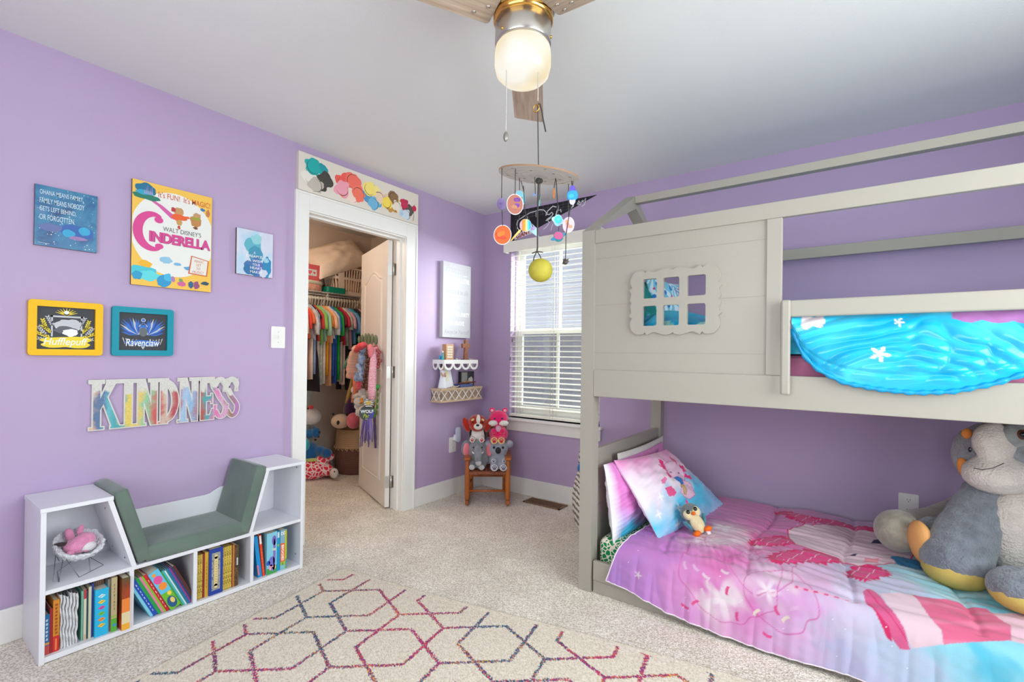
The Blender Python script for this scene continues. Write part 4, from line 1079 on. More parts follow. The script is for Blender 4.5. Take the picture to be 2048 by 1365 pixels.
obj('angel', MB().lathe([(.018, 0), (.012, .035), (.007, .055)], mat('pewter_angel', (196, 190, 180), .4), TR(.040, -.212, .912), 14).ell((.040, -.212, .975), .011, mat('pewter_angel', (196, 190, 180), .4)).ell((.036, -.228, .955), (.004, .014, .022), mat('pewter_angel', (196, 190, 180), .4)).ell((.036, -.196, .955), (.004, .014, .022), mat('pewter_angel', (196, 190, 180), .4)), t)
obj('small_book', MB().box(.045, .115, -.43, -.27, .905, .929, mat('navy_leatherette', (52, 74, 130), .5)), None, 'small navy book lying on the lower wall shelf', 'book', bevel=.003)
t = thing('wooden_flute', 'thin reddish wooden stick with gold beads lying on the navy book', 'flute', (.06, -.30, .93))
obj('stick', MB().tube([(.075, -.40, .9355), (.055, -.17, .9395)], .006, mat('red_brown_wood', (130, 60, 40), .4), 10), t)
obj('bead', MB().ell((.071, -.33, .947), (.006, .012, .005), mat('gold_bead', (212, 164, 70), .3, .6)).ell((.067, -.285, .948), (.006, .018, .005), mat('gold_bead', (212, 164, 70), .3, .6)), t)
mb = MB()
for k in range(3): mb.tube([(.09 + .014 * math.cos(a) + .004 * k, -.48 + .03 * math.sin(a) + .012 * k, .909 + .0035 * k + .004 * math.sin(2 * a)) for a in [2 * math.pi * i / 24 for i in range(24)]], .003, mat('pearl_strand', (214, 196, 170), .4), 6, closed=True)
obj('bead_strand', mb, None, 'coiled cream bead strand on the lower wall shelf', 'beads')

# ------------------------------------------------------------------ pennant over the window
felt = mat('black_felt', (36, 33, 40), .9); fel_w = flat((226, 226, 230)); gl = flat((92, 90, 98))
F = WB(.292, 2.148, .003)
mb = MB(); mb.prism(F, [(0, 0), (.0, .272), (.82, .268)], -.003, 0, felt)
for i in range(1, 16):
    u = .045 + i * .048; a = .272 * (u / .82); mb.stroke(F, [(u, .270), (u - .01, max(a, .19))], .0022, gl, E_)
for v in (.245, .222, .200): mb.stroke(F, [(.04, v), (v / .272 * .80 - .005, v)], .0022, gl, E_)
for i in range(4): mb.stroke(F, [(.05 + i * .02, .04 + i * .03), (.03 + i * .02, .14)], .0022, gl, E_)
mb.fbox(F, 0, .028, .001, .271, 0, .0012, felt)
P = lambda L: [(a, b) for a, b in L]
# white outline of a broad head shape with drips
mb.stroke(F, [(.10, .09), (.075, .12), (.065, .155), (.075, .185), (.11, .20), (.15, .215), (.20, .232), (.25, .235), (.30, .240), (.34, .232), (.365, .205), (.36, .18)], .007, fel_w, E_ * 2)
for u in (.17, .26, .27): mb.stroke(F, [(u, .225), (u + .004, .185)], .004, fel_w, E_ * 2)
# script lettering, thick white outline
def scr_(L, wd=.0085): mb.stroke(F, L, wd, fel_w, E_ * 3)
scr_([(.46, .235), (.425, .248), (.375, .215), (.37, .19), (.395, .185), (.415, .20), (.43, .185), (.40, .15), (.36, .14)]); scr_([(.455, .17), (.485, .248), (.478, .20), (.50, .21), (.505, .185)])
scr_([(.60, .20), (.63, .268), (.615, .21)]); scr_([(.655, .22), (.675, .235), (.665, .25), (.65, .225), (.675, .215), (.70, .25), (.698, .228), (.725, .26), (.715, .21), (.69, .20)])
scr_([(.41, .165), (.37, .15), (.395, .12), (.37, .09), (.335, .072)]); scr_([(.41, .05), (.44, .135), (.46, .13), (.45, .105), (.43, .11)]); scr_([(.49, .135), (.47, .12), (.485, .11), (.50, .135), (.51, .115), (.58, .14)])
mb.poly(F, [(.042, .02), (.048, .07), (.22, .105), (.26, .085), (.235, .055)], fel_w, E_ * 2)
mb.text(F, 'GIANT', flat((176, 40, 48)), .135, .062, .150, .040, E_ * 4, .03, .15, rot=.19)
obj('pennant', mb, None, 'black triangular felt pennant with white script above the window blind', 'pennant')

# ------------------------------------------------------------------ ceiling fan with lamp
nick = mat('brushed_nickel', (196, 190, 182), .28, .95); brass = mat('warm_brass_ring', (222, 170, 90), .2, 1.0)
fwood = mat('light_oak_blade', (198, 178, 158), .5, var=.45, vscale=5, stretch=(1, 14, 1), rgb2=(160, 136, 116))
FX, FY = 1.856, -2.065
fan = thing('ceiling_fan', 'brushed nickel ceiling fan with three oak blades and a glowing globe light', 'ceiling fan', (FX, FY, 2.06))
C_ = TR(FX, FY, 0)
obj('motor_housing', MB().lathe([(.085, 2.4395), (.092, 2.43), (.105, 2.40), (.108, 2.33), (.106, 2.300), (.098, 2.285)], nick, C_, 40), fan)
obj('brass_ring', MB().lathe([(.094, 2.286), (.097, 2.28), (.097, 2.258), (.090, 2.252)], brass, C_, 40), fan)
obj('switch_housing', MB().lathe([(.084, 2.253), (.0905, 2.250), (.0915, 2.185), (.088, 2.180), (.070, 2.178)], nick, C_, 40), fan)
for k in range(3):
    a = math.radians(122.5 + 120 * k)
    M = C_ @ RZ(a) @ TR(0, 0, 2.272) @ RX(math.radians(10))
    mb = MB(); p = rrect(.098, .665, -.061, .061, .012)
    p = [(u, v * (1.0 + .10 * (u - .1) / .5)) for u, v in p]
    vs0 = [(u, v, -.003) for u, v in p]; vs1 = [(u, v, .003) for u, v in p]; q = len(p)
    mb.add(vs0 + vs1, [tuple(reversed(range(q))), tuple(range(q, 2 * q))] + [(i, (i + 1) % q, q + (i + 1) % q, q + i) for i in range(q)], fwood, M=M)
    # grain runs along the blade: the part is built in its own local frame
    I = M.inverted(); mb.v = [tuple(I @ Vector(v)) for v in mb.v]
    o = obj('blade', mb, fan, local=True); o.matrix_local = world_of(fan).inverted() @ M; WMAT[o.name] = M.copy()
    for u, v in ((.125, 0), (.165, .02), (.16, -.034), (.13, .04)):
        obj('screw', MB().ell((u, v, -.004), (.0065, .0065, .0035), nick, None, 10, 6), o, local=True)
    br = MB().box(.05, .19, -.028, .028, .003, .007, nick)
    obj('blade_bracket', br, o, local=True)
for a in (20, 140, 260):
    obj('thumb_screw', MB().ell((FX + .0925 * math.cos(math.radians(a)), FY + .0925 * math.sin(math.radians(a)), 2.196), .0045, brass, None, 10, 6), fan)
def globe_mat():
    m = bpy.data.materials.new('lit_opal_glass'); m.use_nodes = True; nt = m.node_tree; b = nt.nodes['Principled BSDF']
    b.inputs['Base Color'].default_value = (.12, .11, .10, 1); b.inputs['Roughness'].default_value = .3
    tc = nt.nodes.new('ShaderNodeTexCoord'); n = nt.nodes.new('ShaderNodeTexNoise'); n.inputs['Scale'].default_value = 7; n.inputs['Detail'].default_value = 1
    nt.links.new(tc.outputs['Object'], n.inputs[0])
    r = nt.nodes.new('ShaderNodeValToRGB'); r.color_ramp.elements[0].position = .35; r.color_ramp.elements[0].color = (*lin((240, 222, 176)), 1); r.color_ramp.elements[1].position = .6; r.color_ramp.elements[1].color = (1, .97, .88, 1)
    nt.links.new(n.outputs['Fac'], r.inputs[0]); nt.links.new(r.outputs[0], b.inputs['Emission Color']); b.inputs['Emission Strength'].default_value = .50
    return m
obj('globe', MB().lathe([(.080, 2.184), (.0885, 2.172), (.0915, 2.15), (.0915, 2.115), (.085, 2.088), (.070, 2.072), (.045, 2.064), (0.0, 2.060)], globe_mat(), C_, 40), fan)
chm = mat('bead_chain', (206, 202, 196), .3, .8)
def chain(name, x, y, z0, z1):
    mb = MB(); n = int((z0 - z1) / .0042)
    for i in range(n): mb.ell((x, y, z0 - i * .0042), .0023, chm, None, 6, 4)
    return obj(name, mb, fan)
def at(px, py, d):
    return CAMP + d * (_w + (px - 1024) / 952.289 * _r - (py - 707.3) / 952.289 * _u)
q = at(1013, 160, 1.50); qe = at(1013, 265, 1.50)
chain('pull_chain', q.x, q.y, 2.245, qe.z)
obj('chain_pull', MB().ell((q.x, q.y, qe.z - .014), (.009, .006, .016), mat('pewter_pull', (150, 146, 138), .35, .7)), fan)
q2 = at(1077, 100, 1.505); q2e = at(1077, 206, 1.505)
chain('pull_chain', q2.x, q2.y, 2.245, q2e.z)
MXc, MYc, MZc = q2.x, q2.y, q2e.z
obj('ring_pull', MB().tube([(MXc - .006 + .011 * math.cos(a), MYc, MZc - .016 + .011 * math.sin(a)) for a in [2 * math.pi * i / 20 for i in range(20)]], .0022, brass, 6, closed=True), fan)
_cl = bpy.data.lights.new('closet_lamp', 'POINT'); _cl.energy = 9; _cl.color = (1.0, .80, .62); _cl.shadow_soft_size = .08
_co = bpy.data.objects.new('closet_lamp', _cl); COL.objects.link(_co); _co.location = (-0.75, -1.75, 2.25)

# ------------------------------------------------------------------ solar system mobile hung from the fan chain
DM = 1.515
mob = thing('hanging_mobile', 'painted paper planets mobile with round board hanging from the fan chain', 'mobile', tuple(at(1078, 560, DM)))
cordm = mat('dark_grey_cord', (58, 56, 52), .8)
disc_c = at(1077, 351, DM)
DR = .128
right = Vector((_r.x, _r.y, 0)).normalized(); away = Vector((-_r.y, _r.x, 0)).normalized()
dU = (right * math.cos(math.radians(6)) - Vector((0, 0, 1)) * math.sin(math.radians(6))).normalized()
dV = (away * math.cos(math.radians(9)) + Vector((0, 0, 1)) * math.sin(math.radians(9))).normalized()
DFm = Fr(disc_c, dU, dV)
bw = mat('pale_plywood', (206, 200, 192), .6, var=.12, vscale=14); be = mat('ply_edge', (146, 112, 84), .7)
mb = MB(); mb.prism(DFm, arc(0, 0, DR, 0, 360, 48)[:-1], -.0025, .0025, bw, be)
dkh = flat((92, 66, 50))
for i in range(12):
    a = i * 30 + 8; rr_ = DR * (.82 if i % 2 else .55)
    mb.disc(Fr(DFm.o, DFm.U, -DFm.V, -DFm.N), rr_ * math.cos(math.radians(a)), -rr_ * math.sin(math.radians(a)), .005, .004, dkh, .0029, 10)
for rr_ in (.03, .055, .08, .105):
    mb.tube([DFm.p(rr_ * math.cos(a), rr_ * math.sin(a), -.0026) for a in [2 * math.pi * i / 40 for i in range(40)]], .0006, flat((176, 168, 160)), 4, closed=True)
obj('board', mb, mob)
hang = Vector((MXc, MYc, MZc - .006))
obj('main_cord', MB().tube([hang, hang + Vector((0, 0, -.02)), (hang + disc_c) / 2, disc_c + Vector((0, 0, .003))], .0016, cordm, 6).tube([hang, hang + right * .006 + Vector((0, 0, .004)), hang + right * .013 + Vector((0, 0, -.02)), hang + right * .018 + Vector((0, 0, -.05)), hang + right * .026 + Vector((0, 0, -.085))], .0024, cordm, 6), mob)
knot = at(1077, 362, DM - .005)
obj('knot', MB().ell(knot, (.010, .010, .0095), cordm).ell(knot + right * .006, .008, cordm), mob)
# paper lantern sun
lan = at(1081, 541, DM); LR = .0385
tie = at(1074, 503, DM)
obj('lantern_cord', MB().tube([knot, at(1075, 430, DM), at(1075, 495, DM), tie], .0024, cordm, 6).tube([tie, at(1068, 515, DM), at(1066, 528, DM)], .0018, cordm, 6).tube([tie, at(1080, 512, DM), at(1085, 526, DM)], .0018, cordm, 6).tube([at(1064, 507, DM), tie, at(1086, 505, DM)], .0018, cordm, 6), mob)
mb = MB(); prof = []
for i in range(49):
    a = -math.pi / 2 + math.pi * i / 48; k = 1 + .012 * math.cos(i * math.pi)
    prof.append((max(.004, LR * math.cos(a) * k), LR * .97 * math.sin(a)))
mb.lathe(prof, mat('olive_yellow_paper', (176, 164, 50), .7, var=.2, vscale=25), TR(*lan) @ RY(.15), 32)
obj('paper_lantern', mb, mob)
back = -Vector((_w.x, _w.y, 0)).normalized()
def planet(name, px, py, rpx, cols, dd=0.0, turn=0.0, ry=None, rim=True, top=None, extra=None):
    """painted paper disc on a cord"""
    d = DM + dd; c = at(px, py, d); r = rpx / 952.289 * d; ryy = (ry or rpx) / 952.289 * d
    N = Matrix.Rotation(turn, 3, 'Z') @ back
    Fp = Fr(c, Vector((0, 0, 1)).cross(N), (0, 0, 1), N)
    mb = MB()
    if rim: mb.prism(Fp, arc(0, 0, r, 0, 360, 28, ryy)[:-1], -.0012, .0, flat((214, 206, 204)))
    else: mb.prism(Fp, arc(0, 0, r, 0, 360, 28, ryy)[:-1], -.0012, .0, flat(cols[0]))
    k = .93 if rim else .99
    mb.disc(Fp, 0, 0, r * k, ryy * k, flat(cols[0]), E_)
    rs = random.Random(int(px)); 
    for i, cc in enumerate(cols[1:] * 2):
        a = rs.uniform(0, 6.28); q = rs.uniform(.1, .5) * r
        mb.poly(Fp, blob(q * math.cos(a), q * math.sin(a) * ryy / r, r * rs.uniform(.25, .42), ryy * rs.uniform(.12, .28), px + i, 18, .4), flat(cc), E_ * (2 + i * .5))
    if extra: extra(mb, Fp, r, ryy)
    o = obj(name, mb, mob)
    tp = at(top[0], top[1], d) if top else at(px, 345, d)
    obj('cord', MB().tube([tp, c + Vector((0, 0, ryy * .95))], .0013, cordm, 5), mob)
    return c, r
planet('purple_planet', 1003, 408, 10, [(126, 106, 156), (112, 90, 146)], -.05, .5, 12, False, top=(1004, 336))
planet('brown_planet', 1030, 409, 17, [(158, 96, 82), (120, 60, 140), (88, 48, 140), (176, 116, 84)], -.09, .15, 21, top=(1031, 338))
planet('orange_planet', 1005, 470, 18, [(222, 84, 20), (176, 60, 36), (206, 60, 24), (230, 110, 30)], -.05, -.1, 20, top=(1004, 420))
def stripes(mb, Fp, r, ry):
    for i, c in enumerate(((200, 160, 190), (226, 130, 50), (240, 150, 40), (230, 210, 140), (90, 190, 190), (50, 160, 190))):
        x0 = -r * .9 + i * r * .3; x1 = x0 + r * .3
        y0 = ry * .9 * math.sqrt(max(0, 1 - (x0 / r) ** 2)); y1 = ry * .9 * math.sqrt(max(0, 1 - (x1 / r) ** 2))
        mb.poly(Fp, [(x0, -y0), (x1, -y1), (x1, y1), (x0, y0)], flat(c), E_ * 6)
planet('striped_planet', 1051, 451, 12, [(220, 150, 90)], .0, .0, 13, top=(1047, 372), extra=stripes)
planet('blue_planet', 1048, 397, 5, [(90, 190, 214), (214, 160, 110)], .03, 1.0, 12, top=(1042, 362))
planet('pale_blue_planet', 1039, 388, 8, [(130, 200, 220)], .06, .2, 7, top=(1039, 352))
def blueplane(mb, Fp, r, ry):
    mb.disc(Fp, 0, ry * .95, r * .55, ry * .7, flat((96, 80, 190)), E_ * 5, 16); mb.disc(Fp, 0, 0, r * .95, ry * .8, flat((40, 150, 220)), E_ * 6)
    mb.disc(Fp, 0, -ry * 1.0, r * .55, ry * .6, flat((196, 190, 226)), E_ * 5, 16); mb.disc(Fp, -r * .2, -.1 * ry, r * .5, ry * .35, flat((60, 176, 226)), E_ * 7)
planet('bright_blue_planet', 1145, 391, 11, [(40, 150, 220)], -.03, -.2, 12, False, top=(1143, 362), extra=blueplane)
planet('orange_rim_planet', 1108, 387, 4, [(206, 122, 50), (216, 140, 60)], .0, 1.1, 11, False, top=(1112, 352))
def cyan(mb, Fp, r, ry):
    mb.disc(Fp, 0, 0, r * 1.5, ry * .55, flat((176, 206, 226)), E_ * 2, 24, -.3); mb.disc(Fp, 0, ry * .1, r * .8, ry * .6, flat((60, 206, 220)), E_ * 6); mb.disc(Fp, .1 * r, ry * .2, r * .55, ry * .25, flat((96, 224, 230)), E_ * 7)
planet('cyan_ringed_planet', 1116, 441, 9, [(150, 196, 220)], .02, .0, 12, False, top=(1112, 352), extra=cyan)
planet('pink_planet', 1137, 450, 12, [(226, 190, 206), (214, 150, 140), (232, 150, 90)], .0, -.3, 16, top=(1137, 368))
def ring_(mb, Fp, r, ry):
    mb.disc(Fp, 0, -ry * .1, r * 1.7, ry * .42, flat((28, 116, 150)), E_ * 3, 30, .42); mb.disc(Fp, 0, ry * .12, r * .95, ry * .72, flat((172, 76, 122)), E_ * 6, 24); mb.disc(Fp, -r * .1, ry * .7, r * .6, ry * .25, flat((20, 96, 90)), E_ * 5)
planet('red_ringed_planet', 1117, 473, 10, [(20, 110, 120)], .0, .05, 11, False, top=(1118, 452), extra=ring_)
cc = at(1071, 389, DM + .02); Fp = Fr(cc, Vector((0, 0, 1)).cross(back), (0, 0, 1), back)
mb = MB(); gs = flat((128, 140, 176)); mb.prism(Fp, rrect(-.006, .006, -.004, .004, .001), -.001, 0, gs); mb.prism(Fp, [(-.010, -.008), (-.005, -.007), (-.005, .006), (-.010, .004)], -.001, 0, gs); mb.prism(Fp, [(.005, -.004), (.010, -.003), (.010, .010), (.005, .008)], -.001, 0, gs)
obj('paper_satellite', mb, mob); obj('cord', MB().tube([at(1069, 345, DM + .02), cc], .0012, cordm, 5), mob)
cc = at(1079, 400, DM + .04); Fp = Fr(cc, Vector((0, 0, 1)).cross(back), (0, 0, 1), back)
mb = MB(); mb.prism(Fp, [(-.004, -.02), (.002, -.02), (.005, .018), (.001, .016)], -.001, 0, flat((120, 160, 160))); obj('paper_fin', mb, mob); obj('cord', MB().tube([at(1080, 366, DM + .04), cc], .0012, cordm, 5), mob)
# comet of painted paper
cc = at(1066, 460, DM + .03); Fp = Fr(cc, Vector((0, 0, 1)).cross(back), (0, 0, 1), back)
mb = MB(); mb.prism(Fp, [(-.03, .014), (-.006, .022), (.012, .006), (.02, -.026), (.0, -.012), (-.02, .002)], -.001, 0, flat((170, 206, 206))); mb.poly(Fp, blob(.0, .006, .008, .007, 3), flat((176, 160, 206)), E_); obj('paper_comet', mb, mob); obj('cord', MB().tube([at(1048, 420, DM + .03), cc + Vector((0, 0, .01))], .0012, cordm, 5), mob)
cc = at(1032, 471, DM - .02); Fp = Fr(cc, Vector((0, 0, 1)).cross(back), (0, 0, 1), back)
mb = MB(); mb.prism(Fp, [(-.019, -.018), (-.014, -.018), (.014, .012), (.016, .018), (.010, .018), (-.002, .004)], -.001, 0, flat((232, 196, 110))); obj('paper_rocket', mb, mob)
obj('cord', MB().tube([at(1040, 430, DM - .02), cc + Vector((0, 0, .014))], .0010, cordm, 5), mob)
# bundle of twigs on the longest cord
cc = at(1131, 524, DM); mb = MB(); rs = random.Random(4)
mb.ell(cc, (.008, .008, .009), mat('dark_bronze', (72, 62, 56), .5))
for i in range(16):
    v = Vector((rs.uniform(-1, 1), rs.uniform(-1, 1), rs.uniform(-1, 1))).normalized(); mb.tube([cc + v * .006, cc + v * rs.uniform(.010, .015)], [.0022, .0012], mat('dark_bronze', (72, 62, 56), .5), 5)
obj('spiky_ball', mb, mob); obj('cord', MB().tube([at(1146, 362, DM), at(1140, 420, DM), at(1132, 470, DM), cc], .0014, cordm, 5), mob)

# ------------------------------------------------------------------ floor vent
vm = mat('bronze_vent', (134, 100, 74), .45, .3)
t = thing('floor_vent', 'bronze metal floor register set in the carpet under the window', 'floor vent', (.75, -.115, 0))
mb = MB(); vx0, vx1, vy0, vy1 = .580, .918, -.185, -.052
for (a, b, c, d) in ((vx0, vx1, vy0, vy0 + .014), (vx0, vx1, vy1 - .014, vy1), (vx0, vx0 + .016, vy0, vy1), (vx1 - .016, vx1, vy0, vy1)): mb.box(a, b, c, d, .001, .008, vm)
obj('frame', mb, t, bevel=.001)
mb = MB(); mb.box(vx0 + .01, vx1 - .01, vy0 + .01, vy1 - .01, .0005, .002, mat('vent_dark', (46, 36, 30), .8))
obj('grille_back', mb, t)
mb = MB()
for i in range(24): x = vx0 + .018 + i * .0128; mb.box(x, x + .005, vy0 + .014, vy1 - .014, .002, .006, vm)
for y in (-.15, -.118, -.086): mb.box(vx0 + .014, vx1 - .014, y - .002, y + .002, .003, .0065, vm)
obj('louvre', mb, t)

# ------------------------------------------------------------------ lower bedding
PILF= {"head": [[-0.11, 0.099], [-0.053, 0.104], [-0.006, 0.094], [0.016, 0.06], [0.01, 0.007], [-0.022, -0.016], [-0.066, -0.014], [-0.113, 0.007], [-0.134, 0.039], [-0.136, 0.068]], "gl1": [[-0.146, 0.134], [-0.118, 0.118], [-0.126, 0.078], [-0.151, 0.065], [-0.168, 0.091]], "gl2": [[-0.185, 0.111], [-0.136, 0.068], [-0.142, 0.052], [-0.173, 0.086]], "gl3": [[-0.161, 0.055], [-0.115, 0.036], [-0.121, 0.02], [-0.168, 0.017], [-0.181, 0.036]], "gr1": [[-0.0, 0.132], [0.026, 0.113], [0.023, 0.083], [-0.003, 0.075], [-0.015, 0.107]], "gr2": [[0.03, 0.073], [0.067, 0.051], [0.042, 0.019], [0.012, 0.024], [0.004, 0.05]], "gr3": [[0.017, 0.018], [0.072, -0.019], [0.047, -0.03], [0.004, -0.004]], "blue": [[-0.105, 0.014], [-0.074, 0.011], [-0.051, -0.011], [-0.063, -0.032], [-0.094, -0.028], [-0.118, -0.004]], "body": [[-0.051, -0.011], [-0.004, -0.032], [0.007, -0.074], [-0.006, -0.106], [-0.075, -0.114], [-0.111, -0.095], [-0.137, -0.067], [-0.107, -0.04]], "cup": [[-0.252, 0.024], [-0.211, 0.033], [-0.205, 0.018], [-0.237, 0.002], [-0.266, 0.005]], "cup2": [[-0.252, -0.017], [-0.198, -0.022], [-0.174, -0.06], [-0.197, -0.071], [-0.241, -0.062]], "tail": [[-0.117, -0.099], [-0.104, -0.119], [-0.102, -0.147], [-0.1, -0.185], [-0.104, -0.198], [-0.146, -0.174], [-0.161, -0.139], [-0.129, -0.14]], "eye1": [[-0.124, 0.049], [-0.104, 0.051], [-0.093, 0.04]], "eye2": [[-0.053, 0.03], [-0.031, 0.033], [-0.026, 0.022]], "straw": [[-0.106, -0.029], [-0.069, -0.042], [-0.083, -0.09], [-0.11, -0.079]]}
DUV= {"gill_b": [[2.344, 0.19], [2.444, 0.185], [2.545, 0.245], [2.654, 0.203], [2.751, 0.211], [2.843, 0.219], [2.832, 0.323], [2.751, 0.349], [2.66, 0.382], [2.59, 0.329], [2.524, 0.381], [2.461, 0.355], [2.411, 0.282]], "head": [[2.463, 0.517], [2.527, 0.408], [2.657, 0.305], [2.779, 0.27], [2.841, 0.316], [2.906, 0.389], [2.965, 0.472], [2.907, 0.662], [2.828, 0.763], [2.752, 0.809], [2.673, 0.773], [2.589, 0.763], [2.517, 0.74], [2.481, 0.651]], "gill1": [[2.318, 0.813], [2.355, 0.713], [2.451, 0.638], [2.493, 0.676], [2.542, 0.721], [2.469, 0.794], [2.401, 0.831], [2.336, 0.833]], "gill2": [[2.425, 0.936], [2.492, 0.839], [2.588, 0.749], [2.672, 0.759], [2.702, 0.821], [2.638, 0.897], [2.562, 0.956], [2.486, 1.015], [2.435, 1.013]], "gill3": [[2.704, 0.924], [2.744, 0.801], [2.812, 0.789], [2.862, 0.827], [2.852, 0.895], [2.802, 0.945], [2.787, 0.979], [2.745, 0.966]], "blue": [[2.866, 0.637], [2.913, 0.557], [2.971, 0.584], [3.018, 0.63], [3.003, 0.705], [2.944, 0.751], [2.895, 0.738]], "rim": [[2.766, 1.062], [2.787, 1.036], [2.819, 1.063], [2.853, 1.116], [2.883, 1.167], [2.898, 1.226], [2.871, 1.232], [2.835, 1.184], [2.797, 1.126], [2.778, 1.115]], "rimin": [[2.776, 1.097], [2.791, 1.115], [2.841, 1.174], [2.85, 1.217], [2.835, 1.207], [2.804, 1.14]], "band": [[2.82, 1.053], [2.912, 1.013], [2.959, 1.111], [2.98, 1.14], [2.983, 1.18], [2.901, 1.218], [2.883, 1.167], [2.853, 1.116]], "cup": [[2.912, 1.013], [3.045, 0.971], [3.12, 0.969], [3.162, 1.058], [3.15, 1.115], [3.145, 1.115], [3.07, 1.144], [2.983, 1.18], [2.98, 1.14], [2.959, 1.111]], "tip": [[3.121, 0.995], [3.215, 0.95], [3.276, 0.938], [3.239, 1.107], [3.168, 1.115], [3.15, 1.115], [3.162, 1.058]], "straw": [[2.551, 1.117], [2.772, 1.114], [2.778, 1.115], [2.552, 1.127]], "eye1": [[2.799, 0.472], [2.812, 0.427], [2.838, 0.414], [2.854, 0.446]], "eye2": [[2.715, 0.681], [2.732, 0.698], [2.752, 0.661]], "mouth": [[2.85, 0.561], [2.861, 0.589], [2.88, 0.582]], "cheek": [[2.775, 0.707], [2.826, 0.682], [2.821, 0.742], [2.771, 0.767]]}
ANC= [[1.8, 1.036, 186, 125, 205], [1.811, 1.279, 185, 135, 210], [1.953, 1.28, 200, 140, 215], [2.024, 0.861, 200, 95, 175], [2.043, 1.115, 205, 130, 205], [2.079, 0.655, 205, 120, 180], [2.204, 0.72, 240, 200, 215], [2.195, 0.909, 235, 215, 225], [2.262, 0.329, 225, 140, 195], [2.375, 0.506, 225, 130, 190], [2.277, 1.065, 225, 120, 185], [2.407, 0.743, 230, 100, 170], [2.216, 1.155, 225, 130, 200], [2.123, 1.249, 225, 150, 215], [2.288, 1.237, 245, 225, 235], [2.389, 1.26, 225, 130, 200], [2.506, 1.115, 235, 200, 220], [2.545, 1.175, 220, 160, 215], [2.582, 1.239, 225, 180, 225], [2.653, 1.215, 205, 195, 225], [2.72, 1.152, 220, 205, 230], [2.785, 1.209, 205, 205, 230], [2.721, 1.313, 190, 190, 225], [2.878, 1.268, 190, 205, 230], [2.966, 0.819, 160, 215, 230], [3.064, 0.811, 130, 205, 225], [3.164, 0.935, 110, 200, 225], [3.083, 0.902, 190, 225, 235], [2.991, 1.202, 150, 215, 235], [3.096, 1.184, 90, 195, 225], [3.145, 1.137, 150, 220, 235], [2.877, 0.955, 200, 200, 225], [2.647, 1.088, 225, 180, 215]]
def inside(px, py, poly):
    c = np.zeros(px.shape, bool); n = len(poly); j = n - 1
    for i in range(n):
        xi, yi = poly[i]; xj, yj = poly[j]
        if yi != yj:
            c ^= ((yi > py) != (yj > py)) & (px < (xj - xi) * (py - yi) / (yj - yi) + xi)
        j = i
    return c
def npnoise(x, y, s=0.0):
    """cheap smooth noise from sines, vectorised"""
    return (np.sin(x * 1.7 + 1.3 * np.sin(y * 1.1 + s) + s) + np.sin(y * 2.3 + 1.7 * np.sin(x * .9 - s) + 2 * s) + .5 * np.sin(x * 4.1 - y * 3.3 + s * 3)) / 2.5
def fillp(col, X, T, poly, c, d=.0013, extra=None):
    """colour the inside of an outline with softened edges"""
    k = np.zeros(X.shape)
    for dx, dt in ((d, d * .4), (-d, -d * .4), (d * .4, -d), (-d * .4, d)): k += inside(X + dx, T + dt, poly)
    k = k / 4
    if extra is not None: k = k * extra
    col[...] = col * (1 - k[..., None]) + k[..., None] * np.array(lin(c))
def jag(poly, amp, n=6, seed=1):
    """subdivide an outline and roughen it, for feathery printed edges"""
    out = []; rs = random.Random(seed)
    for i in range(len(poly)):
        a = poly[i]; b = poly[(i + 1) % len(poly)]
        for k in range(n):
            t = k / n; d = amp * (1 if k % 2 else -1) * rs.uniform(.3, 1)
            dx, dy = b[0] - a[0], b[1] - a[1]; l = math.hypot(dx, dy) or 1
            out.append((a[0] + dx * t - dy / l * d, a[1] + dy * t + dx / l * d))
    return out
def grid_obj(name, P, m, colors=None, label=None, cat=None, group=None, parent=None, flip=False, solid=0.0, kind=None):
    """P: array (nv, nu, 3) of world positions"""
    nv, nu = P.shape[:2]
    I = np.arange(nu * nv).reshape(nv, nu)
    fs = np.stack([I[:-1, :-1], I[:-1, 1:], I[1:, 1:], I[1:, :-1]], -1).reshape(-1, 4)
    if flip: fs = fs[:, ::-1]
    mb = MB(); mb.mi(m); mb.v = [tuple(p) for p in P.reshape(-1, 3)]; mb.f = [tuple(f) for f in fs.tolist()]; mb.m = [0] * len(fs); mb.sm = [True] * len(fs)
    return obj(name, mb, parent, label, cat, group, kind, colors=None if colors is None else colors.reshape(-1, 3), solid=solid)
sheet_g = voronoi_mat('green_leaf_spot_sheet', (26, 132, 78), (226, 214, 200), 46, .10)
mt = obj('mattress', MB().box(1.690, 3.655, -1.120, -.140, .076, .262, sheet_g), None, 'lower bunk mattress in green and white spotted sheet showing at the headboard end', 'mattress', bevel=.035, bseg=4)
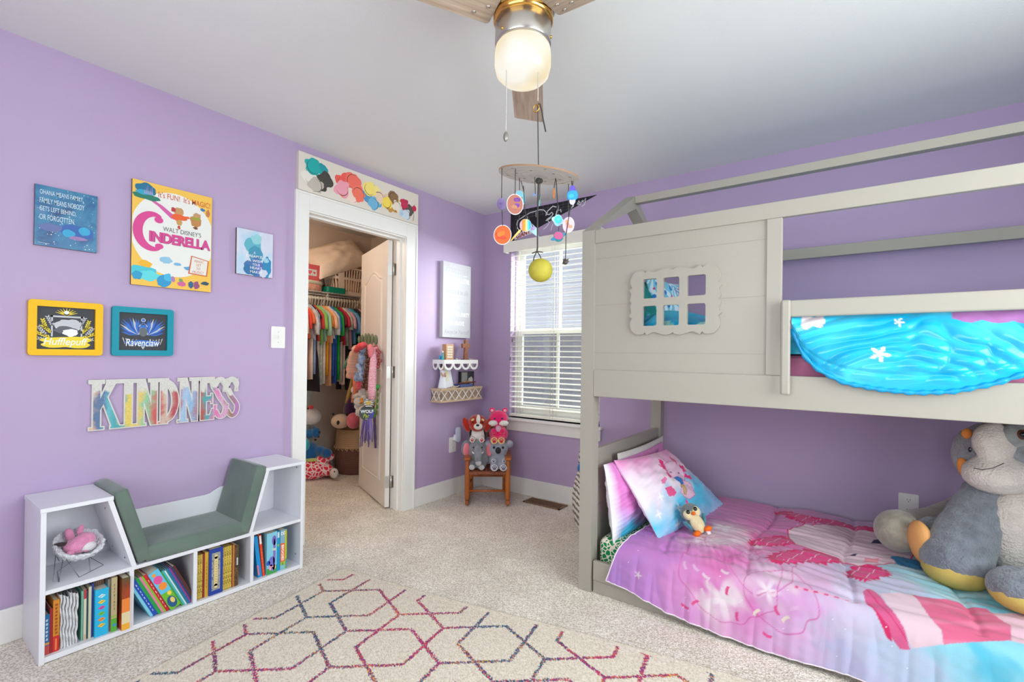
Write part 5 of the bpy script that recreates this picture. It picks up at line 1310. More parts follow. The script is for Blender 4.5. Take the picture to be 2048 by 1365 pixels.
def make_duvet():
    st = .0036
    x0, x1 = 1.74, 3.66; nu = int((x1 - x0) / st)
    nv = 340
    U, V = np.meshgrid(np.linspace(0, 1, nu + 1), np.linspace(0, 1, nv + 1))
    hx = [1.74, 1.79, 1.89, 2.06, 2.22, 2.47, 2.62, 2.80, 3.66]; hz = [.097, .092, .081, .040, .026, .016, .023, .034, .04]
    T0 = .118
    xl = lambda t: np.interp(t, [0, .90, 1.115, 1.40], [1.88, 1.875, 1.835, 1.742])
    tt = T0 + V * (1.115 + .29 - .03 - T0)
    for _ in range(3):
        X = xl(tt) + U * (x1 - xl(tt))
        th = 1.115 + .29 - np.interp(X, hx, hz)
        tt = T0 + V * (th - T0)
    T = tt
    y = np.where(T <= 1.05, -T, -1.05); z = np.full(T.shape, .292)
    # rounded fold over the mattress edge
    b0, b1 = 1.05, 1.20
    s = np.clip((T - b0) / (b1 - b0), 0, 1)
    fy = -(1.05 + .135 * (1 - (1 - s) ** 2)); fz = .292 - .087 * s ** 2
    m1 = T > b0
    y = np.where(m1, fy, y); z = np.where(m1, fz, z)
    m2 = T > b1
    z = np.where(m2, .205 - (T - b1), z); y = np.where(m2, -1.185 - .02 * (T - b1), y)
    top = 1 - s; fr = s
    # quilted seams, creases and puffing
    g = np.zeros(T.shape)
    for xs in (2.02, 2.36, 2.72, 3.06, 3.40):
        xw = X + .02 * np.sin(T * 7 + xs); g -= .010 * np.exp(-((xw - xs) / .012) ** 2) * np.clip((T - .05) * 9, 0, 1) * (T < 1.12)
    for ts in (.55, 1.085):
        tw = T + .012 * np.sin(X * 6); g -= .010 * np.exp(-((tw - ts) / .011) ** 2) * (X > 2.0)
    puff = .016 * np.abs(np.sin((X - 2.02) * math.pi / .35)) ** .7 * np.abs(np.sin((T - .55) * math.pi / .535)) ** .5
    # fine cloth creases, stretched along the bed towards the foot and gathered near the folds
    wr = .0038 * npnoise(X * 9, T * 46, .4) + .003 * npnoise(X * 15 + T * 14, T * 60 - X * 10, 2.1)
    gath = np.exp(-((T - 1.03) / .16) ** 2) * np.exp(-((X - 2.25) / .32) ** 2)
    wr += gath * .009 * npnoise(X * 34 + 9 * T, T * 38 - 20 * X, 1.2)
    z = z + (g + puff + wr) * top
    z = z - .020 * np.clip((1.92 - X) / .2, 0, 1) * top
    fold = .016 * npnoise(X * 15, T * 2.0, .9) + .008 * npnoise(X * 32 + T * 5, T * 4, 3.3)
    dl = np.clip((T - 1.12) / .25, 0, 1)
    y = y - fr * (np.abs(fold) * dl + .6 * g + .15 * wr + .012 * dl) + .0
    y = np.minimum(y, np.where(m2, -1.1785, 9))
    # print
    A = np.array(ANC, float); W = np.zeros(T.shape); C_ = np.zeros(T.shape + (3,))
    xn = X + .05 * npnoise(X * 11, T * 13, .2) + .03 * npnoise(X * 30, T * 33, 1.1); tn = T + .05 * npnoise(X * 12, T * 10, 4.2) + .025 * npnoise(X * 27, T * 31, 2.7)
    for a in A:
        w = 1 / (((xn - a[0]) ** 2 + (tn - a[1]) ** 2) + .0012) ** 1.7
        C_ += w[..., None] * np.array(lin(a[2:])); W += w
    col = C_ / W[..., None]
    streak = npnoise(X * 5, T * 40, 7.7)
    tur = (X > 2.85) & (T < 1.1) & (streak > .55); col[tur] = .5 * col[tur] + .5 * np.array(lin((210, 232, 240)))
    for (cx, ct, r) in ((2.20, .72, .05), (2.29, 1.237, .05), (2.46, 1.16, .03), (2.36, .80, .05), (2.13, .93, .02), (1.93, 1.24, .012)):
        d = np.hypot(X - cx, T - ct); an = np.arctan2(T - ct, X - cx); k = np.clip(1.3 - d / (r * (1 + .5 * np.cos(5 * an))), 0, .85)[..., None]
        col = col * (1 - k) + k * np.array(lin((246, 232, 240)))
    # swirling darker icing outlines
    for k, (cx, ct, r) in enumerate(((2.30, 1.12, .20), (2.42, 1.05, .13), (2.28, .95, .11), (2.50, 1.17, .12))):
        d = np.hypot(X - cx, (T - ct)) + .02 * npnoise(X * 16, T * 16, k)
        k_ = .75 * np.exp(-((d - r) / .0024) ** 2)[..., None]; col = col * (1 - k_) + k_ * np.array(lin((216, 92, 166)))
    hot = np.array(lin((226, 40, 112)))
    for k in ('gill_b', 'gill1', 'gill2', 'gill3'):
        fillp(col, X, T, jag(DUV[k], .012, 6, len(k)), (226, 40, 112))
        q_ = [(cx * .25 + .75 * a, cy * .25 + .75 * b) for (a, b) in DUV[k] for cx, cy in [np.mean(DUV[k], 0)]]; m = inside(X, T, q_); fillp(col, X, T, q_, (234, 72, 138))
        m = m & (np.abs(np.sin(X * 60 + T * 20)) < .10); col[m] = np.array(lin((240, 206, 222)))
    p = DUV['head']; cx, cy = np.mean(p, 0)
    fillp(col, X, T, [(cx + (a - cx) * 1.03, cy + (b - cy) * 1.03) for a, b in p], (226, 40, 112)); fillp(col, X, T, p, (236, 206, 218))
    for k, c in (('blue', (20, 130, 186)), ('rim', (222, 96, 146)), ('band', (236, 204, 216)), ('cup', (230, 108, 146)), ('tip', (236, 194, 208)), ('rimin', (222, 56, 116)), ('straw', (240, 176, 200)), ('eye1', (52, 40, 84)), ('eye2', (52, 40, 84)), ('mouth', (52, 40, 84)), ('cheek', (240, 152, 168))):
        fillp(col, X, T, DUV[k], c)
    fillp(col, X, T, DUV['straw'], (226, 70, 130), extra=np.clip(np.sin(X * 190) * 3, 0, 1))
    fillp(col, X, T, DUV['cup'], (236, 128, 162), extra=np.clip(np.sin(T * 90 + X * 24) * 2 - .8, 0, 1))
    dr = np.abs(np.sin((X - 2.78) * 70 - (T - 1.05) * 52)); fillp(col, X, T, DUV['rim'], (214, 40, 100), extra=np.clip(1.6 - dr / .14, 0, 1))
    fillp(col, X, T, DUV['rimin'], (214, 40, 104))
    m = inside(X, T, DUV['blue']) & (np.abs(np.sin(X * 55 - T * 40)) < .12); col[m] = np.array(lin((62, 40, 120)))
    rs = random.Random(8)
    for (cx, ct) in ((2.179, 1.151), (2.225, 1.172), (2.143, 1.316), (2.185, 1.283), (2.234, 1.199), (2.413, 1.18), (2.492, 1.222), (2.552, 1.195), (2.462, 1.328), (2.523, 1.242), (2.523, 1.319), (2.575, 1.292), (2.421, 1.25), (2.472, 1.17), (2.132, 1.15), (2.295, 1.135), (2.216, 1.235), (2.35, 1.29), (2.31, 1.20)):
        a = rs.uniform(0, 3); u = (X - cx) * math.cos(a) + (T - ct) * math.sin(a); v = -(X - cx) * math.sin(a) + (T - ct) * math.cos(a) + 14 * u * u
        k_ = (np.clip((.018 - np.abs(u)) / .002, 0, 1) * np.clip((.0066 - np.abs(v)) / .002, 0, 1))[..., None]; col = col * (1 - k_) + k_ * np.array(lin(rs.choice([(238, 206, 222), (232, 84, 150), (238, 222, 206), (228, 180, 220)])))
    sp = np.random.default_rng(2).random(T.shape) > .9992
    col[sp] = np.array(lin((250, 244, 250)))
    col = col * .80
    P = np.stack([X, y, z], -1)
    d = grid_obj('comforter', P, vcol_mat('printed_cotton', .75, .12, 260, .15), col, 'pink, lilac and turquoise printed comforter draped over the lower bunk', 'comforter', flip=True)
    hem = MB(); e = P[-1]; hem.tube([e[i] + np.array([0, .002, 0]) for i in range(0, e.shape[0], 3)], .0035, mat('cream_hem', (226, 216, 222), .8), 6)
    e2 = P[220:, 0]; hem.tube([e2[i] for i in range(0, len(e2), 3)], .003, mat('cream_hem', (226, 216, 222), .8), 6)
    obj('hem', hem, d)
    und = np.stack([P[-40:, :, 0], P[-40:, :, 1] + .014, P[-40:, :, 2] + .004], -1)
    obj('lining', grid_mb(und, mat('white_lining', (232, 230, 236), .8)), d)
    return d
def grid_mb(P, m):
    nv, nu = P.shape[:2]; I = np.arange(nu * nv).reshape(nv, nu)
    fs = np.stack([I[:-1, :-1], I[:-1, 1:], I[1:, 1:], I[1:, :-1]], -1).reshape(-1, 4)
    mb = MB(); mb.mi(m); mb.v = [tuple(p) for p in P.reshape(-1, 3)]; mb.f = [tuple(f) for f in fs.tolist()]; mb.m = [0] * len(fs); mb.sm = [True] * len(fs)
    return mb
make_duvet()

def color_pillow(label, M, w, h, t, paint, seed=0, n=(150, 110), wr=.012, mname='printed_cotton', quad=None, group='pillows on the bunk bed', name='pillow', solidify=False):
    """stuffed pillow with a printed front; paint(u, v, front) returns linear colours for metres from the centre"""
    nu, nv = n
    a, b = np.meshgrid(np.linspace(-1, 1, nu), np.linspace(-1, 1, nv))
    Ps = []; Cs = []
    for sg in (1, -1):
        k = (np.clip(1 - np.abs(a) ** 2.0, 0, 1) * np.clip(1 - np.abs(b) ** 2.0, 0, 1)) ** .55
        px = a * w / 2 * (1 - .05 * (1 - b * b) * np.abs(a)); py = b * h / 2 * (1 - .05 * (1 - a * a) * np.abs(b))
        if quad:
            s_, t_ = (px / w + .5), (py / h + .5); q = np.array(quad)
            Q = (q[0] * ((1 - s_) * (1 - t_))[..., None] + q[1] * (s_ * (1 - t_))[..., None] + q[2] * (s_ * t_)[..., None] + q[3] * ((1 - s_) * t_)[..., None]); px, py = Q[..., 0], Q[..., 1]
        rip = wr * npnoise(a * 4 + seed, b * 3.2, seed) * k ** .6 + wr * .5 * npnoise(a * 9 - b * 7, b * 8 + a * 4, seed + 2) * k ** .5
        pz = sg * (t / 2 * k + rip * .5)
        if sg < 0: pz = np.minimum(pz, 0)
        Ps.append(np.stack([px, py, pz], -1)); Cs.append(paint(px, py, sg > 0))
    mb = MB(); mb.mi(vcol_mat(mname, .75, .12, 260, .15)); I = np.arange(nu * nv).reshape(nv, nu)
    fs = np.stack([I[:-1, :-1], I[:-1, 1:], I[1:, 1:], I[1:, :-1]], -1).reshape(-1, 4)
    Mx = np.array(M)
    for P in Ps: mb.v += [tuple(q) for q in (P.reshape(-1, 3) @ Mx[:3, :3].T + Mx[:3, 3])]
    mb.f = [tuple(f) for f in fs.tolist()] + [tuple(f) for f in (fs[:, ::-1] + nu * nv).tolist()]
    mb.m = [0] * len(mb.f); mb.sm = [True] * len(mb.f)
    return obj(name, mb, None, label, 'pillow', group, colors=np.concatenate([c.reshape(-1, 3) for c in Cs]))
def frameM(O, X, Y):
    X = Vector(X).normalized(); N = X.cross(Vector(Y)).normalized(); Y = N.cross(X)
    return Matrix(((X.x, Y.x, N.x, O[0]), (X.y, Y.y, N.y, O[1]), (X.z, Y.z, N.z, O[2]), (0, 0, 0, 1)))
L_ = lambda c: np.array(lin(c))
def mixc(c0, c1, k): return c0 * (1 - k[..., None]) + c1 * k[..., None]
def paint_front(u, v, front):
    n1 = npnoise(u * 14, v * 13, .5)
    col = np.zeros(u.shape + (3,)) + L_((236, 222, 234))
    k = np.clip((v - .02 + .05 * n1) / .16, 0, 1); col = mixc(col, L_((232, 150, 200)), k)
    k = np.clip((-.02 - v + .06 * n1 + .25 * (u + .25)) / .12, 0, 1); col = mixc(col, L_((84, 192, 230)), k)
    k = np.clip((-.17 - v + .04 * npnoise(u * 20, v * 18, 2)) / .08, 0, .8) ; col = mixc(col, L_((170, 200, 236)), k)
    k = np.clip((u - .10 + .05 * n1) / .12, 0, .8) * np.clip((v + .30) / .3, 0, 1); col = mixc(col, L_((206, 186, 226)), k)
    if not front: return col * 0 + L_((230, 224, 234))
    for cx, cy in ((-.36, -.12), (-.24, -.20), (-.30, -.05), (-.2, -.13)):
        d = np.hypot(u - cx, v - cy); an = np.arctan2(v - cy, u - cx); k = np.clip(1.2 - d / (.016 * (1 + .6 * np.cos(4 * an))), 0, .9); col = mixc(col, L_((246, 246, 250)), k)
    hot = L_((226, 44, 118))
    for k_ in ('gl1', 'gl2', 'gl3', 'gr1', 'gr2', 'gr3'):
        col[inside(u, v, jag(PILF[k_], .006, 5, 3))] = hot
    def fill(k_, c, o=None):
        p = PILF[k_]
        if o: cx, cy = np.mean(p, 0); col[inside(u, v, [(cx + (a - cx) * o[0], cy + (b - cy) * o[0]) for a, b in p])] = L_(o[1])
        col[inside(u, v, p)] = L_(c)
    fill('body', (232, 190, 216), (1.06, (206, 84, 150))); fill('head', (230, 192, 216), (1.05, (206, 100, 160))); fill('straw', (206, 170, 120), (1.1, (120, 90, 90)))
    fill('blue', (26, 120, 200), (1.12, (28, 60, 150))); fill('cup', (230, 120, 170)); fill('cup2', (226, 84, 140)); fill('tail', (226, 70, 140)); fill('eye1', (60, 50, 80)); fill('eye2', (60, 50, 80))
    return col
pm = frameM((1.915, -.603, .474), (.16, .98, 0), (-.55, .09, .83))
color_pillow('printed pillow with a smiling pink axolotl leaning on the lower headboard', pm, .86, .47, .15, paint_front, 1.0, wr=.022, quad=[(-.42, -.225), (.40, -.255), (.09, .185), (-.455, .20)])
def paint_back(u, v, front):
    n1 = npnoise(u * 12, v * 12, 1.5)
    col = np.zeros(u.shape + (3,)) + L_((232, 228, 236))
    k = np.clip((u + .40) / .05, 0, 1)
    pk = np.zeros(u.shape + (3,)) + L_((222, 130, 200)); kk = np.clip((-.02 - v + .05 * n1) / .10, 0, 1); pk = mixc(pk, L_((196, 170, 222)), kk); kk = np.clip((-.11 - v + .04 * n1) / .05, 0, 1); pk = mixc(pk, L_((50, 180, 222)), kk)
    return mixc(col, pk, k)
color_pillow('white-bordered pink and blue pillow squeezed behind the axolotl pillow', frameM((1.752, -.70, .432), (.02, 1, 0), (-.14, 0, .98)), .84, .40, .17, paint_back, 2.3, wr=.03)
color_pillow('plain grey-white pillow against the lower headboard, mostly hidden', frameM((1.712, -.56, .455), (0, 1, 0), (-.03, 0, 1)), .74, .40, .07, lambda u, v, f: np.zeros(u.shape + (3,)) + L_((214, 210, 206)), 3.1)

# ------------------------------------------------------------------ upper bedding
pink_v = mat('pink_mattress_cover', (190, 110, 146), .8, bump=.15, bscale=70, var=.25, vscale=12)
obj('mattress', MB().box(1.690, 3.655, -1.135, -.140, 1.021, 1.190, pink_v), None, 'upper bunk mattress in a dusty pink cover behind the guard rail', 'mattress', bevel=.03, bseg=3)
satin = vcol_mat('turquoise_satin', .22, .0, 100, .0, .55)
def make_upper():
    st = .008; x0, x1 = 1.72, 3.64
    nu = int((x1 - x0) / st); nv = 120
    U, V = np.meshgrid(np.linspace(0, 1, nu + 1), np.linspace(0, 1, nv + 1))
    X = x0 + U * (x1 - x0); Y = -.15 - V * .985
    z = 1.222 + .030 * npnoise(X * 4, Y * 5, .3) + .008 * npnoise(X * 17, Y * 14, 1.7) + .10 * np.exp(-((Y + 1.02) / .13) ** 2) * np.clip((X - 2.4) * 5, 0, 1) + .15 * np.exp(-((X - 2.05) / .30) ** 4) * np.exp(-((Y + .92) / .22) ** 4) * (1 + .12 * npnoise(X * 9, Y * 22, .9))
    ed = np.minimum(np.minimum(U, 1 - U), np.minimum(V, 1 - V)); z = 1.193 + (z - 1.193) * np.clip(ed / .03, 0, 1) ** .5
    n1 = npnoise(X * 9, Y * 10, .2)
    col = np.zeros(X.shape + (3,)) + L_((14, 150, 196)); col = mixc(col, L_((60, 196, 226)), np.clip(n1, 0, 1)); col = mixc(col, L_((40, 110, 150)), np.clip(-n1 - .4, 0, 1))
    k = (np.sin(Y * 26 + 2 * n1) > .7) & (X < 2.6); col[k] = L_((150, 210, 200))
    m = (np.hypot(X - 2.62, (Y + 1.08) * 1.6) < .06); col[m] = L_((236, 222, 226))
    m = (np.hypot((X - 3.12) * .8, (Y + 1.08) * 1.6) < .07) | (np.hypot((X - 3.3) * .5, (Y + 1.1)) < .09); col[m] = L_((176, 110, 176))
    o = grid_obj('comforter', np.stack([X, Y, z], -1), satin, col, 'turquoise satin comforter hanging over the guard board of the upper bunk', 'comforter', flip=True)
    # the part that spills out under the guard rail
    xs = np.linspace(2.537, 3.56, 190); nb = 90
    bx = [2.535, 2.548, 2.57, 2.62, 2.70, 2.80, 2.90, 3.00, 3.10, 3.20, 3.30, 3.42, 3.56]; bz = [1.318, 1.25, 1.19, 1.13, 1.083, 1.064, 1.056, 1.066, 1.098, 1.150, 1.205, 1.27, 1.325]
    zb = np.interp(xs, bx, bz); ker = np.ones(7) / 7; zb = np.convolve(np.pad(zb, 3, 'edge'), ker, 'valid')
    Xf, Vf = np.meshgrid(xs, np.linspace(0, 1, nb)); ZB = np.tile(zb, (nb, 1))
    ZT = 1.348
    Z = ZT - (ZT - ZB) * Vf
    Yf = -1.140 - .052 * np.sin(np.clip(Vf * 1.25, 0, 1) * math.pi / 2) ** .7 - .016 * np.sin(Vf * math.pi)
    # swags running down from the left and right
    side = np.clip((Xf - 2.53) / .9, 0, 1)
    ph = (Z - 1.06) * 62 - (Xf - 2.9) * 26 + 3 * npnoise(Xf * 5, Z * 9, .4)
    ph2 = (Z - 1.06) * 50 + (Xf - 2.9) * 40 + 2 * npnoise(Xf * 6, Z * 7, 2.4)
    k1 = np.clip(1.25 - side * 1.6, 0, 1); k2 = np.clip(side * 1.9 - .55, 0, 1)
    dr = (.011 * np.sin(ph) * k1 + .013 * np.sin(ph2) * k2 + .003 * npnoise(Xf * 21, Z * 24, 1.1)) * np.sin(np.clip(Vf, 0, .9) / .9 * math.pi) ** .6
    Yf = np.minimum(Yf - np.abs(dr) * 1.4, -1.14)
    seam = np.exp(-((Vf - .78) / .03) ** 2) * np.exp(-((Xf - 2.92) / .26) ** 2); Yf = Yf + .008 * seam
    Yf = np.where(Z < 1.112, np.minimum(Yf, -1.180), Yf)
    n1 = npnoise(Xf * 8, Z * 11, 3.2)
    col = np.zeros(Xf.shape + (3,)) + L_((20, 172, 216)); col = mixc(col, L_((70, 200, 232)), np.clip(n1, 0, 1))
    for fx, fz, r in ((2.807, 1.195, .030), (2.86, 1.308, .016)):
        d = np.hypot(Xf - fx, Z - fz); an = np.arctan2(Z - fz, Xf - fx); col[d < r * (.62 + .38 * np.cos(5 * an + .6))] = L_((240, 236, 240))
    d = np.hypot((Xf - 2.60) * .7, Z - 1.318) ; col[(d < .026 + .008 * np.sin(Xf * 120))] = L_((236, 220, 224))
    m = (Z > 1.318 - .03 * np.clip((Xf - 2.98) * 3, 0, 1) - .010 * np.abs(np.sin(Xf * 46))) & (Xf > 3.0); col[m] = L_((176, 116, 178))
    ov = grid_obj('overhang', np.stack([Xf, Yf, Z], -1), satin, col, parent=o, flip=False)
    hem = MB(); hem.tube([(xs[i], Yf[-1, i] - .004, zb[i] + .006) for i in range(0, len(xs), 2)], [.008 + .003 * math.sin(i * .9) for i in range(0, len(xs), 2)], mat('turquoise_satin_hem', (0, 150, 206), .3), 10)
    obj('hem', hem, ov)
make_upper()
def paint_teal(u, v, f):
    n1 = npnoise(u * 26, v * 24, 1.2); n2 = npnoise(u * 60, v * 50, .4)
    col = np.zeros(u.shape + (3,)) + L_((0, 136, 130)); k = np.clip(-v * 6 + n1 * .8, 0, 1) * np.clip(n2 + .5, 0, 1); col = mixc(col, L_((90, 196, 206)), k * .8)
    col[(n2 > .75) & (v < .0)] = L_((150, 84, 150)); return col
def paint_scroll(u, v, f):
    r = np.hypot(u - .08, v - .06); ph = np.sin(r * 150 + 6 * npnoise(u * 12, v * 12, .7)); n2 = npnoise(u * 34, v * 30, 2.2)
    col = np.zeros(u.shape + (3,)) + L_((120, 200, 222)); col[ph > .2] = L_((220, 236, 244)); col[n2 > .45] = L_((36, 130, 200)); col[n2 < -.7] = L_((206, 60, 130)); 
    col[(np.hypot(u + .02, v + .13) < .05)] = L_((232, 60, 110)); return col
color_pillow('teal patterned pillow inside the upper bunk behind the little window', frameM((1.770, -.62, 1.425), (.10, 1, 0), (-.20, 0, .98)), .62, .40, .13, paint_teal, 4.0)
color_pillow('white and blue scroll patterned pillow inside the upper bunk, right of the teal one', frameM((1.835, -.50, 1.430), (.12, 1, 0), (-.20, 0, .98)), .44, .42, .13, paint_scroll, 5.0)

# ------------------------------------------------------------------ books in the bench
page_m = mat('book_pages', (222, 214, 196), .8, bump=.3, bscale=400)
def book(label, y, t, h, d, col, lean=0.0, xf=.285, group='books in the bench', deco=None, z0=.0245, rough=.4, cm=None, soft=False):
    M = TR(xf, y, z0) @ RX(lean)
    F = Fr(M.to_translation(), M.to_3x3() @ Vector((0, 1, 0)), M.to_3x3() @ Vector((0, 0, 1)), (1, 0, 0))
    c = cm or mat('cover_%02x%02x%02x' % col, col, rough)
    k = min(.0022, t * .25)
    mb = MB().fbox(F, 0, t, 0, h, -k, 0, c).fbox(F, 0, k, 0, h, -d, -k, c).fbox(F, t - k, t, 0, h, -d, -k, c)
    if deco: deco(mb, F, t, h)
    o = obj('book', mb, None, label, 'book', group)
    obj('pages', MB().fbox(F, k, t - k, .003, h - .003, -d + .004, -k, page_m), o)
    return o
def bars(*specs):
    """spine print: bands and blocks given as (v0, v1, colour[, u0, u1])"""
    def f(mb, F, t, h):
        for i, s in enumerate(specs):
            u0, u1 = (s[3], s[4]) if len(s) > 3 else (0.0, 1.0)
            mb.poly(F, [(t * u0, h * s[0]), (t * u1, h * s[0]), (t * u1, h * s[1]), (t * u0, h * s[1])], flat(s[2]), E_ * (1 + i * .4))
    return f
def ticks(v0, v1, c, n=7, u0=.25, u1=.75, base=()):
    def f(mb, F, t, h):
        bars(*base)(mb, F, t, h)
        for i in range(n):
            a = v0 + (v1 - v0) * i / n; b = a + (v1 - v0) / n * .62
            mb.poly(F, [(t * u0, h * a), (t * (u1 - .12 * (i % 2)), h * a), (t * u1, h * b), (t * (u0 + .1 * (i % 3 == 0)), h * b)], flat(c), E_ * 4)
    return f
G1 = 'books in the left cubby of the bench'
book('blue-spined small book at the far left of the left cubby', -2.908, .0150, .150, .15, (24, 104, 160), group=G1, deco=ticks(.35, .92, (196, 214, 226), 6, .3, .7, ((0, .22, (190, 70, 66)), (.24, .30, (214, 150, 60)))))
book('thin red book beside the blue-spined book', -2.8925, .0085, .168, .16, (150, 28, 34), group=G1)
book('orange and red spined book, third from the left in the left cubby', -2.8835, .0175, .196, .17, (204, 130, 30), group=G1, deco=ticks(.34, .95, (150, 70, 24), 9, .3, .72, ((0, .30, (196, 30, 30)), (.03, .25, (226, 120, 60), .35, .65))))
# soft white cloth book with wavy pages
wave_w = mat('white_cloth_page', (222, 222, 224), .9, bump=.6, bscale=90)
t = thing('cloth_book', 'thick white crinkled cloth book standing in the left cubby', 'book', (.2, -2.835, .024), G1)
for i in range(6):
    mb = MB()
    def fn(a, b, i=i):
        z = .0245 + b * (.208 - .006 * (i % 3)); y = -2.862 + i * .0098 + .0018 * math.sin(b * 15 + i * .35) - .006 * (1 - b) * (i - 3) / 3 * .6
        th = .0042 * math.cos((a - .5) * math.pi)
        return Vector((.270 + .014 * math.sin(a * math.pi) + .004 * math.sin(b * 30 + i), y + (a - .5) * .0092, z))
    mb.grid(fn, 6, 28, wave_w)
    for s in (0, 1):
        mb.grid(lambda a, b, i=i, s=s: Vector((.270 - a * .16, -2.862 + i * .0098 + .0018 * math.sin(b * 15 + i * .35) - .006 * (1 - b) * (i - 3) / 3 * .6 + (s - .5) * .0092, .0245 + b * (.208 - .006 * (i % 3)))), 4, 28, wave_w)
    obj('page', mb, t)
book('mint thin book right of the white cloth book', -2.8005, .0060, .196, .17, (110, 170, 150), group=G1, xf=.275)
book('cream thin book with red top beside the mint book', -2.794, .0080, .200, .17, (206, 196, 176), group=G1, xf=.28, deco=bars((.82, 1, (176, 40, 60)), (.0, .12, (200, 170, 150))))
book('teal narrow book between two cream books', -2.7855, .0055, .190, .17, (24, 92, 100), group=G1, xf=.272)
book('cream narrow book left of the navy book', -2.7795, .0085, .206, .17, (200, 196, 170), group=G1, xf=.28)
book('navy narrow book left of the cyan book', -2.7705, .0075, .214, .18, (40, 62, 132), group=G1, xf=.275)
def diamonds(mb, F, t, h):
    for i, c in enumerate(((196, 226, 236), (236, 200, 50), (206, 70, 160), (110, 190, 50), (240, 140, 40), (236, 190, 40))):
        v = h * (.85 - i * .125); w = t * .30
        mb.poly(F, [(t * .5 - w, v), (t * .5, v - h * .045), (t * .5 + w, v), (t * .5, v + h * .045)], flat(c), E_); mb.stroke(F, [(t * .5 - w * .5, v - .002), (t * .5 + w * .5, v + .002)], .0016, flat((60, 70, 90)), E_ * 2)
book('cyan thick book with coloured diamonds on its spine', -2.7625, .0420, .188, .17, (32, 176, 220), group=G1, xf=.292, deco=diamonds)
mg = mat('brown_magazine_pages', (112, 92, 84), .7, bump=.4, bscale=200)
for i in range(5): book('brown-edged thin magazine standing behind the cyan book', -2.758 + i * .0072, .0062, .218 - .003 * (i % 2), .10, (104 + 8 * i, 84 + 4 * i, 80), group=G1, xf=.240)
book('grey slim book between the cyan book and the tan book', -2.7195, .0070, .214, .18, (132, 134, 130), group=G1, xf=.28)
book('tan spined book with green lower end', -2.7115, .0185, .220, .20, (188, 170, 128), group=G1, xf=.294, deco=ticks(.40, .90, (130, 108, 80), 8, .4, .6, ((0, .24, (82, 170, 50)), (.09, .14, (60, 140, 200), .3, .9), (.26, .30, (160, 180, 90)))))
book('big orange-red board book jutting out at the right of the left cubby', -2.6835, .0270, .214, .25, (226, 84, 46), group=G1, xf=.318, deco=bars((.0, .12, (236, 170, 50)), (.12, .34, (222, 206, 160)), (.34, .6, (232, 130, 50))), cm=galaxy_mat('sunset_board_cover', [(.25, (24, 96, 60)), (.4, (120, 60, 30)), (.52, (214, 70, 30)), (.7, (232, 130, 40))], 5))
# leaning books
G2 = 'books leaning in the second cubby of the bench'
ln = math.radians(25); yy = -2.572
def lean(label, t, h, col, deco=None, d=.19, xf=.288, a=None):
    global yy
    o = book(label, yy, t, h, d, col, a if a is not None else ln, xf, G2, deco); yy += t * 1.12
yy = -2.5750
lean('light blue wide book leaning at the left of the second cubby', .010, .205, (120, 196, 220))
lean('royal blue leaning book with white marks', .016, .200, (22, 72, 170), ticks(.12, .9, (190, 206, 230), 9, .4, .6))
lean('green leaning book beside the royal blue one', .012, .202, (34, 150, 70))
lean('pink thin leaning book', .007, .204, (222, 120, 160))
lean('lime green thin leaning book', .007, .204, (130, 186, 50))
lean('red leaning book with white marks', .013, .206, (196, 28, 34), ticks(.1, .9, (236, 200, 200), 8, .4, .6))
def jolly(mb, F, t, h):
    mb.poly(F, [(0, 0), (t, 0), (t, h * .42), (0, h * .45)], flat((110, 180, 40)), E_)
    mb.disc(F, t * .48, h * .78, t * .40, h * .095, flat((222, 80, 150)), E_ * 2); mb.disc(F, t * .55, h * .60, t * .38, h * .085, flat((236, 140, 50)), E_ * 2); mb.disc(F, t * .38, h * .92, t * .18, h * .04, flat((236, 150, 60)), E_ * 2)
    mb.disc(F, t * .5, h * .17, t * .42, h * .14, flat((28, 84, 130)), E_ * 3); mb.disc(F, t * .62, h * .20, t * .2, h * .07, flat((226, 196, 110)), E_ * 4); mb.disc(F, t * .7, h * .38, t * .2, h * .05, flat((236, 206, 70)), E_ * 3)
lean('fat sky blue and green picture book with pink blobs, widest leaning book', .040, .206, (96, 190, 226), jolly, xf=.296)
lean('leaf green slim book right of the fat picture book', .006, .200, (70, 160, 70))
lean('turquoise slim leaning book', .007, .202, (60, 176, 180))
lean('white and teal slim leaning book', .005, .200, (206, 220, 220))
lean('teal slim leaning book', .007, .204, (20, 120, 130))
lean('blue slim leaning book near the right', .006, .206, (40, 90, 170))
lean('magenta slim leaning book', .005, .206, (150, 50, 110))
lean('dark blue slim leaning book', .006, .207, (30, 50, 110))
lean('dark maroon book at the right end of the leaning row', .012, .208, (82, 40, 38))
